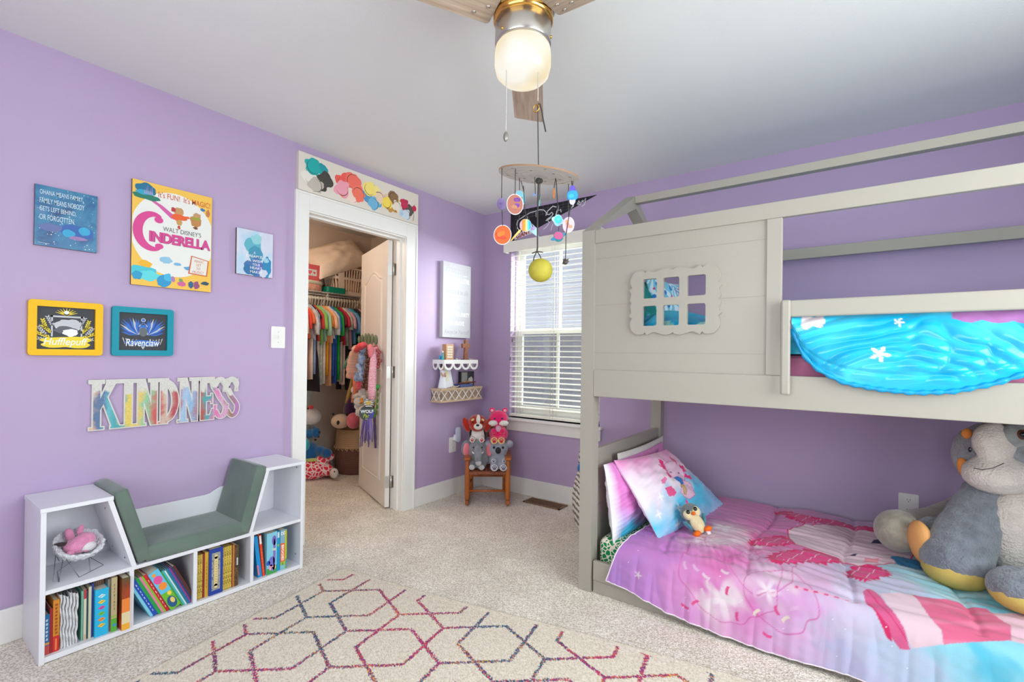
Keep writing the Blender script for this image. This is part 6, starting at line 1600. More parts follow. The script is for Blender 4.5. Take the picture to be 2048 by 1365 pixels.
# gilt books
G3 = 'gilt books in the third cubby of the bench'
gilt = galaxy_mat('gilt_leaf_pattern', [(.36, (70, 58, 24)), (.45, (196, 166, 60)), (.54, (226, 196, 90)), (.62, (120, 100, 34)), (.7, (206, 176, 70))], 110)
y = -2.4020
for i in range(4):
    book(('gilt-patterned slim book at the left end of the third cubby', 'gilt-patterned slim book, second from the left in the third cubby', 'gilt-patterned slim book, third from the left in the third cubby', 'red and gilt slim book left of the gold-spined book')[i], y, .0085, .205, .19, (196, 166, 60), group=G3, cm=gilt if i < 3 else mat('dark_red_leather', (134, 34, 30), .45)); y += .0092
book('plain gold spined book left of the wide blue book', y, .0150, .208, .19, (206, 160, 50), group=G3, deco=ticks(.2, .8, (150, 104, 24), 8, .4, .6)); y += .0158
def ornate(mb, F, t, h):
    gb = galaxy_mat('blue_gilt_border', [(.4, (24, 60, 120)), (.5, (196, 190, 150)), (.58, (40, 90, 150)), (.7, (214, 206, 160))], 150)
    mb.poly(F, [(t * .18, h * .09), (t * .80, h * .09), (t * .80, h * .91), (t * .18, h * .91)], gb, E_)
    mb.poly(F, [(t * .36, h * .18), (t * .62, h * .18), (t * .62, h * .82), (t * .36, h * .82)], flat((222, 200, 140)), E_ * 2); mb.disc(F, t * .49, h * .82, t * .13, h * .05, flat((222, 200, 140)), E_ * 2); mb.disc(F, t * .49, h * .18, t * .13, h * .05, flat((222, 200, 140)), E_ * 2)
    for i in range(9): mb.poly(F, [(t * .46, h * (.26 + i * .055)), (t * .53, h * (.26 + i * .055)), (t * .53, h * (.285 + i * .055)), (t * .46, h * (.285 + i * .055))], flat((170, 140, 80)), E_ * 3)
book('wide royal blue book with ornate cream panel on its spine', y, .0600, .216, .20, (24, 58, 150), group=G3, xf=.292, deco=ornate); y += .0610
for i in range(4):
    book(('first', 'second', 'third', 'fourth')[i] + ' gilt-patterned slim book right of the wide blue book', y, .0098, .206, .19, (196, 166, 60), group=G3, cm=gilt); y += .0104
book('dark red thin book right of the gilt books', y, .0035, .205, .19, (110, 30, 30), group=G3); y += .0040
book('orange-brown book second from the right in the third cubby', y, .0080, .206, .19, (186, 116, 50), group=G3); y += .0086
book('dark brown patterned book at the right end of the gilt row', y, .0180, .202, .19, (70, 52, 40), group=G3, cm=galaxy_mat('dark_tapestry_cover', [(.4, (44, 32, 28)), (.52, (120, 92, 52)), (.6, (70, 50, 36))], 90), deco=bars((.5, .68, (206, 206, 206), .55, .9)))
# right cubby
G4 = 'books in the right cubby of the bench'
book('bright blue book leaning at the left of the right cubby', -2.1180, .0190, .215, .18, (16, 140, 206), math.radians(7), group=G4, deco=bars((.06, .3, (226, 120, 140), .0, .4)))
book('orange-red book leaning beside the bright blue one', -2.0965, .0120, .216, .18, (226, 66, 30), math.radians(6), group=G4, deco=ticks(.1, .7, (240, 150, 110), 8, .4, .6, ((.78, .98, (226, 226, 222), .1, .9),)))
def meadow(mb, F, t, h):
    mb.poly(F, [(0, 0), (t, 0), (t, h * .18), (0, h * .14)], flat((60, 160, 70)), E_)
    for u, v, a, b, c in ((.75, .45, .12, .40, (130, 110, 190)), (.72, .80, .22, .12, (120, 100, 186)), (.5, .30, .3, .12, (110, 110, 200)), (.15, .28, .18, .06, (40, 90, 200)), (.4, .16, .2, .07, (226, 160, 190)), (.75, .14, .16, .07, (236, 200, 190)), (.6, .1, .12, .06, (120, 130, 200))): mb.disc(F, t * u, h * v, t * a, h * b, flat(c), E_ * 2)
    mb.poly(F, [(t * .5, h * .56), (t * .92, h * .54), (t * .92, h * .60), (t * .5, h * .62)], flat((190, 206, 196)), E_ * 4)
book('wide pale blue storybook with purple tree on its spine', -2.0800, .0520, .212, .20, (130, 200, 222), group=G4, xf=.292, deco=meadow)
book('bright cyan book between the storybook and the grey-blue one', -2.0270, .0185, .206, .18, (20, 156, 206), group=G4, deco=bars((.84, .98, (226, 230, 236), .3, .8), (.62, .68, (140, 200, 80), .3, .8)))
def biggie(mb, F, t, h):
    mb.poly(F, [(0, 0), (t * .68, 0), (t * .68, h * .16), (0, h * .16)], flat((120, 190, 200)), E_); mb.poly(F, [(0, h * .12), (t * .68, h * .12), (t * .68, h * .2), (0, h * .2)], flat((150, 190, 60)), E_ * 2)
    mb.poly(F, [(0, h * .20), (t * .70, h * .20), (t * .66, h * .66), (0, h * .68)], flat((236, 100, 30)), E_ * 2); mb.poly(F, [(t * .7, 0), (t, 0), (t, h * .98), (t * .7, h * .98)], flat((180, 190, 40)), E_); mb.poly(F, [(t * .8, 0), (t, 0), (t, h * .25), (t * .8, h * .25)], flat((60, 160, 150)), E_ * 2)
    for u in (.2, .55): mb.disc(F, t * u, h * .92, t * .15, h * .045, flat((236, 236, 236)), E_ * 2); mb.disc(F, t * (u + .02), h * .92, t * .05, h * .018, flat((40, 40, 50)), E_ * 3)
    mb.text(F, 'BIGGIE!', flat((240, 236, 230)), t * .34, h * .43, h * .40, t * .40, E_ * 5, .03, 0, rot=-math.pi / 2); mb.text(F, '2', flat((40, 50, 40)), t * .36, h * .145, None, h * .055, E_ * 5, .02)
book('grey-blue book with big orange title and cartoon eyes', -2.0075, .0340, .208, .18, (130, 170, 190), group=G4, xf=.29, deco=biggie)

# ------------------------------------------------------------------ fluffy chair with a pink plush in the top left compartment
t = thing('toy_moon_chair', 'white fluffy toy dish chair on thin wire legs in the upper left bench compartment', 'toy chair', (.17, -2.80, .272))
wire = mat('thin_steel_wire', (120, 126, 140), .3, .9)
cxx, cyy = .175, -2.800
w = MB()
for s in (-1, 1):
    w.tube([(cxx + .055, cyy - .02 + .0 + s * .055, .2738), (cxx - .05, cyy + s * .05, .345), (cxx + .06, cyy + s * .06 + .0, .350)], .0013, wire, 6)
w.tube([(cxx + .075, cyy - .062, .2738), (cxx - .045, cyy - .045, .2738), (cxx + .03, cyy + .02, .350), (cxx + .085, cyy + .045, .350)], .0012, wire, 6)
w.tube([(cxx + .085, cyy - .005, .2738), (cxx + .02, cyy + .085, .2738), (cxx - .02, cyy + .01, .350)], .0012, wire, 6)
w.tube([(cxx + .075, cyy - .062, .2738), (cxx + .0, cyy - .035, .352)], .0012, wire, 6).tube([(cxx + .085, cyy - .005, .2738), (cxx + .05, cyy - .04, .352)], .0012, wire, 6)
obj('wire_legs', w, t)
fw_ = mat('white_fleece', (232, 232, 240), .95, bump=.9, bscale=140, sheen=.5, spec=.1)
Mx = TR(cxx + .005, cyy + .005, .372) @ RY(math.radians(28)) @ RX(math.radians(-8))
mb = MB(); mb.lathe([(.02, -.030), (.05, -.026), (.070, -.010), (.082, .016), (.084, .026), (.076, .028), (.062, .006), (.040, -.012), (0, -.016)], fw_, Mx, 28)
obj('dish_seat', mb, t, sub=2, disp=.018, dscale=.014)
t = thing('plush_toy', 'small pink plush with one dark ear lying in the fluffy toy dish chair', 'plush toy', (.19, -2.80, .37))
pk = fur('pink_plush', (236, 150, 190)); dkp = fur('dark_brown_plush', (70, 56, 60)); wtp = fur('white_plush', (236, 232, 234))
mb = MB(); mb.ell((.190, -2.792, .382), (.040, .050, .034), pk).ell((.196, -2.775, .400), (.03, .034, .028), pk)
obj('body', mb, t, remesh=.004)
obj('ear', MB().ell((.190, -2.838, .398), (.010, .034, .009), dkp, RX(-.15)), t); obj('ear', MB().ell((.175, -2.818, .424), (.010, .014, .030), pk, RX(.25)), t); obj('ear', MB().ell((.178, -2.786, .436), (.008, .011, .022), pk, RX(-.2)), t)
obj('belly', MB().ell((.215, -2.770, .374), (.020, .026, .020), wtp), t)
for dy in (-.03, .02): obj('paw', MB().ell((.222, -2.795 + dy, .365), (.010, .013, .010), pk), t)

# ------------------------------------------------------------------ child's rocking chair with four plush animals
e1 = Vector((.784, .620, 0)); fr_ = Vector((.620, -.784, 0))
RM = Matrix(((e1.x, -fr_.x, 0, .409), (e1.y, -fr_.y, 0, -.423), (0, 0, 1, 0), (0, 0, 0, 1)))   # local x right, y to the back
oak = mat('honey_oak', (188, 106, 40), .38, var=.35, vscale=9, stretch=(1, 1, .15), rgb2=(150, 76, 26), coat=.2)
rc = thing('rocking_chair', 'child size honey oak rocking chair holding four plush animals in the corner', 'rocking chair', M=RM)
def rp(name, mb, **k): return obj(name, mb, rc, local=True, **k)
def post(a, b, z0, z1, r, m=oak):
    n = 12; return [(r * (1 + .25 * math.sin(i / n * math.pi)) * (.85 if i in (0, n) else 1), z0 + (z1 - z0) * i / n) for i in range(n + 1)]
for a in (-.158, .158):
    rp('front_leg', MB().lathe(post(0, 0, .028, .360, .0165), oak, TR(a, .0, 0), 16))
    rp('back_leg', MB().tube([(a * .86, .255, .03), (a * .86, .262, .26), (a * .82, .315, .60)], [.0145, .015, .012], oak, 12))
    n = 18; pts = []
    for i in range(n + 1):
        b = -.045 + i / n * .46; z = .0155 + .42 * ((b - .13) ** 2)
        pts.append((a, b, z - .0))
    zmin = min(p[2] for p in pts)
    F = Fr((a - .012, 0, 0), (0, 1, 0), (0, 0, 1), (1, 0, 0))
    lo_ = [(p[1], p[2] - .0135) for p in pts]; hi_ = [(p[1], p[2] + .016) for p in pts]
    rp('rocker', MB().prism(F, lo_ + hi_[::-1], 0, .024, oak), bevel=.004)
    F = Fr((a - .022, 0, .362), (0, 1, 0), (0, 0, 1), (1, 0, 0))
    rp('armrest', MB().prism(Fr((a, -.045, .361), (1, 0, 0), (0, 1, 0)), rrect(-.026, .026, 0, .32, .012), 0, .016, oak), bevel=.005)
    rp('side_stretcher', MB().tube([(a, .005, .135), (a * .86, .255, .135)], .0075, oak, 10)); rp('seat_rail', MB().tube([(a, .005, .25), (a * .86, .258, .25)], .0095, oak, 10))
rp('front_stretcher', MB().tube([(-.155, 0, .112), (.155, 0, .112)], .0085, oak, 12)); rp('back_stretcher', MB().tube([(-.135, .256, .165), (.135, .256, .165)], .008, oak, 12))
rp('seat_rail', MB().tube([(-.155, 0, .25), (.155, 0, .25)], .0105, oak, 12)); rp('seat_rail', MB().tube([(-.135, .258, .25), (.135, .258, .25)], .0095, oak, 12))
wv = mat('woven_brown_splint', (150, 78, 40), .5, bump=.3, bscale=60, var=.35, vscale=16)
mb = MB()
for i in range(9):
    b = .006 + i * .0285
    for j in range(9):
        a = -.142 + j * .0325; up = (i + j) % 2
        mb.box(a, a + .0305, b, b + .0265, .258, .264 + .004 * up, wv)
for j in range(9):
    a = -.142 + j * .0325; mb.box(a, a + .0305, -.0125, -.008, .240 + .004 * (j % 2), .262, wv)
rp('woven_seat', mb, bevel=.001)
for z in (.36, .43, .50, .565): rp('back_slat', MB().box(-.128, .128, .280 + (z - .36) * .12, .290 + (z - .36) * .12, z - .018, z + .018, oak), bevel=.004)

def plush(label, group='plush animals on the rocking chair', cat='plush toy', M=RM, name='plush_animal'):
    return thing(name, label, cat, M=M, group=group)
def part(root, name, specs, m, rm=0.0, disp=0.0, dscale=.02, label=None):
    mb = MB()
    for s in specs: mb.ell(s[0], s[1], m, s[2] if len(s) > 2 else None)
    return obj(name, mb, root, label, local=True, remesh=rm, disp=disp, dscale=dscale)
blackp = mat('black_plastic_eye', (22, 20, 22), .15)
def pads(root, c, r, m, tilt=0.0):
    """paw print on a sole facing the front (-y)"""
    x, y, z = c
    mb = MB(); mb.ell((x, y, z - r * .18), (r * .50, .004, r * .40), m)
    for dx, dz in ((-.55, .25), (-.2, .58), (.2, .58), (.55, .25)): mb.ell((x + dx * r, y, z + dz * r), (r * .17, .004, r * .2), m)
    return obj('paw_print', mb, root, local=True)
# elephant
gry_f = fur('grey_plush', (150, 152, 160), .3); pink_s = mat('coral_satin', (236, 130, 140), .35); lgt = fur('pale_grey_plush', (206, 202, 204))
t = plush('grey plush elephant with coral-lined ears sitting on the left of the rocking chair')
part(t, 'body', [((-.078, .10, .345), (.088, .075, .085)), ((-.082, .085, .425), (.072, .066, .072)), ((-.125, .02, .302), (.034, .045, .030)), ((-.05, .03, .300), (.034, .045, .028))], gry_f, .008, .006)
for s in (-1, 1):
    part(t, 'ear', [((-.082 + s * .088, .095, .425), (.046, .018, .066), RZ(-s * .5))], gry_f, 0, .005)
    part(t, 'ear_lining', [((-.082 + s * .089, .076, .418), (.030, .010, .054), RZ(-s * .5))], pink_s)
    part(t, 'eye', [((-.082 + s * .032, .024, .445), .007)], blackp)
    part(t, 'tusk', [((-.080 + s * .036, .004, .408), (.006, .020, .006), RX(.3) @ RZ(-s * .5))], mat('tusk_felt', (236, 234, 230), .7))
obj('trunk', MB().tube([(-.080, .030, .432), (-.078, -.005, .415), (-.076, -.022, .375), (-.072, -.032, .345)], [.034, .031, .026, .023], gry_f, 14), t, local=True, disp=.004, dscale=.02)
part(t, 'trunk_tip', [((-.071, -.038, .338), (.024, .016, .022))], lgt); 
for x in (-.125, -.05): part(t, 'sole', [((x + .002, -.022, .300), (.022, .006, .021))], lgt)
# koala
kg = fur('cool_grey_plush', (172, 176, 190), .25)
t = plush('pale grey plush koala with black nose sitting on the right of the rocking chair')
part(t, 'body', [((.086, .10, .335), (.078, .070, .075)), ((.084, .085, .430), (.078, .066, .064)), ((.045, .030, .345), (.028, .032, .026)), ((.128, .030, .345), (.028, .032, .026)), ((.052, .015, .297), (.036, .042, .032)), ((.122, .015, .297), (.036, .042, .032))], kg, .008, .006)
for s in (-1, 1): part(t, 'ear', [((.086 + s * .083, .09, .462), (.032, .020, .030))], kg, 0, .010, .012)
part(t, 'nose', [((.080, .014, .424), (.022, .012, .026))], mat('black_felt_nose', (24, 22, 26), .6))
for s in (-1, 1): part(t, 'eye', [((.082 + s * .035, .022, .446), .010)], blackp)
pp = mat('lilac_grey_pad', (120, 112, 138), .7); wsole = fur('white_sole_plush', (224, 222, 230), .1)
for x in (.052, .122): part(t, 'sole', [((x, -.028, .298), (.028, .006, .026))], wsole); pads(t, (x, -.035, .298), .028, pp)
for x in (.045, .128): part(t, 'paw', [((x, .002, .345), (.018, .006, .016))], wsole); pads(t, (x, -.004, .345), .016, pp)
# dog
rdf = fur('rust_red_plush', (186, 40, 22), .35); whf = fur('cream_white_plush', (236, 230, 222), .12); blf = fur('black_plush', (34, 30, 34), .2)
t = plush('red and white plush puppy with floppy ears on top of the elephant', M=RM @ TR(0, .022, -.012))
part(t, 'body', [((-.085, .115, .545), (.070, .060, .062)), ((-.05, .05, .515), (.024, .045, .024)), ((-.125, .05, .515), (.024, .045, .024))], whf, .008, .006)
part(t, 'side_patch', [((-.085 - .052, .125, .55), (.026, .05, .045)), ((-.085 + .055, .125, .55), (.026, .05, .05))], blf)
part(t, 'head', [((-.088, .085, .640), (.078, .066, .066)), ((-.088, .055, .615), (.060, .045, .042))], rdf, .008, .007)
part(t, 'blaze', [((-.080, .032, .672), (.017, .030, .042), RX(.35))], whf); part(t, 'muzzle', [((-.080, .018, .620), (.036, .030, .026))], whf)
part(t, 'nose', [((-.083, -.012, .634), (.013, .009, .009))], mat('black_felt_nose', (24, 22, 26), .6))
for s in (-1, 1):
    part(t, 'ear', [((-.088 + s * .088, .075, .625), (.028, .028, .062), RY(s * .35))], rdf, 0, .008, .015)
    part(t, 'eye', [((-.084 + s * .038, .022, .652), .0065)], blackp); part(t, 'brow', [((-.084 + s * .040, .026, .672), (.014, .006, .009), RY(s * .5))], fur('tan_brow_plush', (226, 190, 130), .1))
rpad = mat('red_paw_pad', (190, 50, 50), .7)
for x in (-.05, -.125): part(t, 'sole', [((x, .006, .515), (.021, .006, .020))], whf); pads(t, (x, -.001, .515), .020, rpad)
# hot pink chipmunk
hp = fur('hot_pink_plush', (246, 34, 112), .2); crm = fur('pale_yellow_sole', (240, 206, 150), .1)
t = plush('hot pink plush animal with fluffy white cheeks on top of the koala', M=RM @ TR(.006, .03, -.012))
part(t, 'body', [((.078, .110, .545), (.078, .066, .066)), ((.038, .045, .580), (.026, .030, .024)), ((.105, .045, .580), (.026, .030, .024)), ((.042, .035, .512), (.034, .045, .032)), ((.098, .035, .512), (.034, .045, .032))], hp, .008, .006)
part(t, 'head', [((.074, .085, .672), (.078, .068, .070))], hp, .008, .006)
for s in (-1, 1):
    part(t, 'ear', [((.074 + s * .052, .085, .742), (.022, .014, .020))], hp, 0, .004); part(t, 'ear_lining', [((.074 + s * .052, .072, .740), (.012, .006, .011))], fur('pale_pink_plush', (246, 190, 200), .1))
    part(t, 'cheek', [((.074 + s * .042, .030, .645), (.038, .026, .022))], whf, 0, .010, .012)
    part(t, 'eye', [((.074 + s * .030, .022, .682), .008)], mat('navy_plastic_eye', (30, 50, 90), .15))
part(t, 'nose', [((.076, .016, .658), (.008, .006, .006))], mat('magenta_nose', (200, 30, 110), .5)); part(t, 'chest', [((.074, .040, .600), (.022, .016, .026))], fur('lilac_chest_plush', (226, 170, 206), .1))
for x in (.042, .098): part(t, 'sole', [((x, -.010, .512), (.028, .006, .027))], crm); pads(t, (x, -.017, .512), .027, mat('crimson_pad', (200, 30, 50), .7))

# ------------------------------------------------------------------ rope basket between the window and the bunk bed
t = thing('storage_basket', 'grey and white woven rope basket on the carpet behind the bed post', 'basket', (1.385, -.385, 0))
rope = wave_mat('grey_white_rope_weave', (216, 210, 200), (120, 112, 106), 16, 'DIAGONAL', .9, .8, 2.5)
obj('basket', MB().lathe([(.165, .002), (.195, .05), (.215, .14), (.218, .24), (.205, .33), (.180, .41), (.172, .415), (.170, .40), (.19, .30), (.19, .1), (.0, .03)], rope, TR(1.385, -.385, 0), 48), t)
obj('handle', MB().tube([(1.205, -.40, .38), (1.198, -.40, .45), (1.205, -.40, .52), (1.235, -.40, .50), (1.24, -.40, .42)], .008, rope, 8), t)
obj('plush_toy', MB().ell((1.30, -.40, .40), (.10, .08, .07), fur('blue_plush', (30, 110, 176))).ell((1.26, -.46, .42), (.045, .04, .045), fur('blue_plush', (30, 110, 176))), None, 'blue plush poking out of the rope basket beside the bed', 'plush toy', remesh=.008)

# ------------------------------------------------------------------ small penguin on the comforter
pc = at(1405, 1040, 2.345)
PM = TR(pc.x, pc.y, .306) @ SCL(1.15, 1.15, 1.12) @ RZ(math.radians(28)) @ RX(math.radians(-24)) @ RY(math.radians(-26))
t = plush('tiny grey penguin plush with orange feet propped on the axolotl pillow', None, 'plush toy', PM, 'plush_penguin')
pg = fur('heather_grey_plush', (112, 120, 122), .35); pcr = fur('cream_plush', (232, 214, 170), .15); por = mat('orange_felt', (240, 110, 20), .8)
part(t, 'body', [((0, .01, .045), (.036, .032, .046)), ((0, .006, .100), (.042, .038, .038))], pg, .005)
part(t, 'belly', [((0, -.012, .045), (.028, .020, .042))], pcr); part(t, 'face', [((-.016, -.016, .092), (.023, .020, .024)), ((.016, -.016, .092), (.023, .020, .024))], pcr, .004)
for s in (-1, 1):
    part(t, 'eye', [((s * .017, -.034, .102), (.008, .005, .009))], blackp); part(t, 'wing', [((s * .038, .0, .052), (.008, .018, .026), RY(s * .4))], fur('teal_plush', (70, 140, 160)))
    part(t, 'foot', [((s * .026, -.026, .010), (.017, .018, .012))], por)
part(t, 'beak', [((0, -.040, .088), (.008, .010, .008))], por)
obj('tag', MB().box(.012, .026, -.034, -.033, -.012, .006, mat('white_tag', (220, 200, 206), .6)), t, local=True)

# ------------------------------------------------------------------ big plush at the foot of the lower bunk
t = thing('plush_animal', 'giant grey plush animal with cream belly and thick spotted tail sitting on the lower bunk', 'plush toy', tuple(Vector((3.17, -.62, .30))))
bg_ = fur('blue_grey_fur', (134, 140, 150), .4, .9); bw_ = fur('cream_white_fur', (222, 210, 200), .15, .9); scal = fur('speckled_tail_fabric', (172, 164, 148), .35, .5)
yso = mat('mustard_sole', (196, 170, 90), .8, bump=.2, bscale=200); oro = mat('orange_sole', (236, 172, 104), .8, bump=.2, bscale=200)
def wp(name, specs, m, rm=0.0, disp=0.0, dscale=.03):
    mb = MB()
    for s in specs: mb.ell(s[0], s[1], m, s[2] if len(s) > 2 else None)
    return obj(name, mb, t, remesh=rm, disp=disp, dscale=dscale)
A = at
wp('body', [(A(2015, 1065, 2.0), (.17, .15, .20)), (A(2000, 1000, 2.05), (.13, .12, .12)), (A(2080, 1150, 1.95), (.16, .14, .13))], bg_, .014, .012)
wp('belly', [(A(2035, 1068, 1.90), (.125, .10, .17), RZ(.6))], bw_, 0, .008)
wp('head', [(A(2012, 915, 2.02), (.175, .165, .155))], fur('silver_grey_fur', (162, 164, 168), .4, .9), 0, .010)
wp('muzzle', [(A(1996, 950, 1.93), (.125, .10, .078), RZ(.65)), (A(1988, 885, 1.925), (.075, .06, .08), RZ(.65))], bw_, .010, .006)
wp('eye_patch', [(A(2030, 872, 1.885), (.055, .035, .045), RZ(.65))], fur('mid_grey_fur', (150, 152, 150), .3))
wp('eye', [(A(2045, 870, 1.855), (.022, .016, .020), RZ(.65))], mat('brown_glass_eye', (96, 52, 34), .1)); wp('pupil', [(A(2046, 870, 1.842), (.011, .008, .012), RZ(.65))], blackp)
wp('nostril', [(A(1940, 900, 1.935), (.006, .006, .011))], blackp)
_m = [A(1948, 937, 1.872), A(1965, 940, 1.848), A(1985, 937, 1.834), A(2008, 927, 1.826)]
obj('mouth_stitch', MB().tube(_m, .0016, mat('dark_thread', (70, 60, 58), .8), 5), t)
wp('ear', [(A(1930, 940, 2.02), (.022, .014, .050), RY(-.3))], mat('orange_felt_ear', (232, 140, 60), .8)); wp('ear', [(A(1934, 868, 2.04), (.018, .014, .022))], mat('orange_felt_ear', (232, 140, 60), .8))
limb = [A(1965, 1000, 1.98), A(1945, 1040, 1.95), A(1925, 1085, 1.91), A(1912, 1122, 1.88)]
mb = MB(); mb.tube([limb[0] + (limb[0] - limb[1]) * .5] + limb, [.06, .078, .092, .106, .108], bg_, 20); mb.ell(limb[0], .076, bg_); mb.ell(limb[3], (.114, .11, .098), bg_)
obj('arm', mb, t, remesh=.012, disp=.012, dscale=.035)
wp('sole', [(A(1912, 1139, 1.874), (.108, .104, .072))], yso)
wp('foot', [(A(1868, 1080, 2.02), (.075, .085, .095), RZ(.5))], bg_, 0, .008); wp('sole', [(A(1842, 1085, 1.985), (.035, .074, .088), RZ(.35) @ RY(-.1))], oro)
wp('foot', [(A(2050, 1178, 1.66), (.105, .095, .070), RZ(.5))], bg_, 0, .010); wp('sole', [(A(2050, 1190, 1.655), (.098, .090, .062), RZ(.5))], yso)
tl = [A(1975, 985, 2.22), A(1920, 1025, 2.26), A(1870, 1050, 2.24), A(1830, 1062, 2.19), A(1795, 1062, 2.13)]
mb = MB(); mb.tube(tl, [.06, .07, .082, .092, .085], scal, 20); mb.ell(A(1797, 1062, 2.12), (.092, .092, .092), scal)
obj('tail', mb, t, remesh=.012)

# ------------------------------------------------------------------ closet: shelf, rod and hanging clothes
shm = mat('white_coated_wire', (222, 216, 206), .4)
t = thing('closet_shelf', 'white coated wire shelf with hanging rod along the closet back wall', 'shelf', (-1.45, -1.1, 1.66))
mb = MB()
for i in range(66):
    y = -2.15 + i * .032
    mb.tube([(-1.598, y, 1.746), (-1.305, y, 1.746)], .0022, shm, 5)
for x in (-1.59, -1.45, -1.305): mb.tube([(x, -2.17, 1.742), (x, -.05, 1.742)], .0032, shm, 6)
mb.tube([(-1.305, -2.17, 1.715), (-1.305, -.05, 1.715)], .0032, shm, 6)
obj('wire_deck', mb, t)
obj('hanging_rod', MB().tube([(-1.31, -2.17, 1.682), (-1.31, -.05, 1.682)], .0125, shm, 12), t)
for y in (-2.0, -1.2, -.72, -.35): obj('bracket', MB().tube([(-1.31, y, 1.672), (-1.322, y, 1.74)], .005, shm, 6).tube([(-1.597, y, 1.44), (-1.32, y, 1.735)], .005, shm, 6), t)
hm = mat('ivory_plastic_hanger', (226, 216, 190), .35)
def loft(mb, secs, m, seg=22, rip=0.0, sd=0.0, M=None):
    """closed cloth tube through flattened sections (cx, cy, z, rx, ry)"""
    vs = []; fs = []
    for k, (cx, cy, z, rx, ry) in enumerate(secs):
        for j in range(seg):
            a = 2 * math.pi * j / seg
            w = rip * (k / len(secs)) * math.sin(a * 5 + sd + k * .5)
            vs.append((cx + rx * math.cos(a), cy + (ry + w) * math.sin(a), z + .004 * math.sin(a * 3 + sd)))
    n = len(secs)
    for k in range(n - 1):
        for j in range(seg): fs.append((k * seg + j, (k + 1) * seg + j, (k + 1) * seg + (j + 1) % seg, k * seg + (j + 1) % seg))
    fs.append(tuple(range(seg))); fs.append(tuple(reversed([(n - 1) * seg + j for j in range(seg)])))
    return mb.add(vs, fs, m, True, M)
def cloth(c, pat=None):
    nm = 'cloth_%02x%02x%02x' % c + ('_print' if pat else '')
    if nm in _MC: return _MC[nm]
    return mat(nm, c, .85, bump=.2, bscale=60, var=.6 if pat else .15, vscale=22 if pat else 8, rgb2=pat)
def outfit(i, y, label, c, pat=None, L=.40, wd=.150, sleeve=.16, pants=None, pl=.36, tilt=0.0, skirt=False):
    t = thing('hanging_outfit', label, 'clothes', M=TR(-1.31, y, 1.682) @ RZ(tilt), group='clothes hanging in the closet')
    h = MB()
    hook = [(.0125 * math.cos(a), 0, .0125 * math.sin(a) + .0035) for a in [math.radians(200 - 230 * k / 12) for k in range(13)]]
    hook += [(.012, 0, -.02), (.002, 0, -.045), (0, 0, -.075)]
    h.tube(hook, .0026, hm, 6)
    h.tube([(0, 0, -.075), (.06, 0, -.098), (.135, 0, -.140), (.140, 0, -.150), (0, 0, -.152), (-.140, 0, -.150), (-.135, 0, -.140), (-.06, 0, -.098), (0, 0, -.075)], .0032, hm, 6)
    obj('hanger', h, t, local=True)
    m = cloth(c, pat); b = MB()
    loft(b, [(0, 0, -.072, .045, .011), (0, 0, -.090, .075, .013), (0, 0, -.120, .125, .014), (0, 0, -.150, wd, .015), (0, 0, -.24, wd * .93, .016), (0, 0, -.08 - L * .7, wd * .92, .017), (0, 0, -.075 - L, wd * .98, .019)], m, 24, .006, i)
    for s in (-1, 1):
        loft(b, [(s * wd * .78, 0, -.118, .026, .014), (s * (wd + .012), 0, -.17, .040, .016), (s * (wd + .030), .0, -.15 - sleeve * .7, .036, .017), (s * (wd + .034), 0, -.15 - sleeve, .034, .017)], m, 14, .004, i + s)
    obj('shirt', b, t, local=True)
    if pants:
        pm_ = cloth(*pants) if isinstance(pants[0], tuple) else cloth(pants)
        z0 = -.075 - L + .10
        b = MB(); loft(b, [(0, .004, z0, .11, .012), (0, .004, z0 - .10, .12, .013), (0, .004, z0 - .13, .12, .013)], pm_, 20, .003, i)
        if skirt: b = loft(MB(), [(0, .004, z0, .10, .012), (0, .004, z0 - .12, .14, .016), (0, .004, z0 - pl, .17, .020)], pm_, 24, .01, i)
        else:
            for s in (-1, 1): loft(b, [(s * .06, .004, z0 - .10, .058, .013), (s * .070, .004, z0 - pl * .6, .050, .015), (s * .078, .004, z0 - pl, .042, .016)], pm_, 14, .005, i)
        obj('trousers' if not skirt else 'skirt', b, t, local=True)
    return t
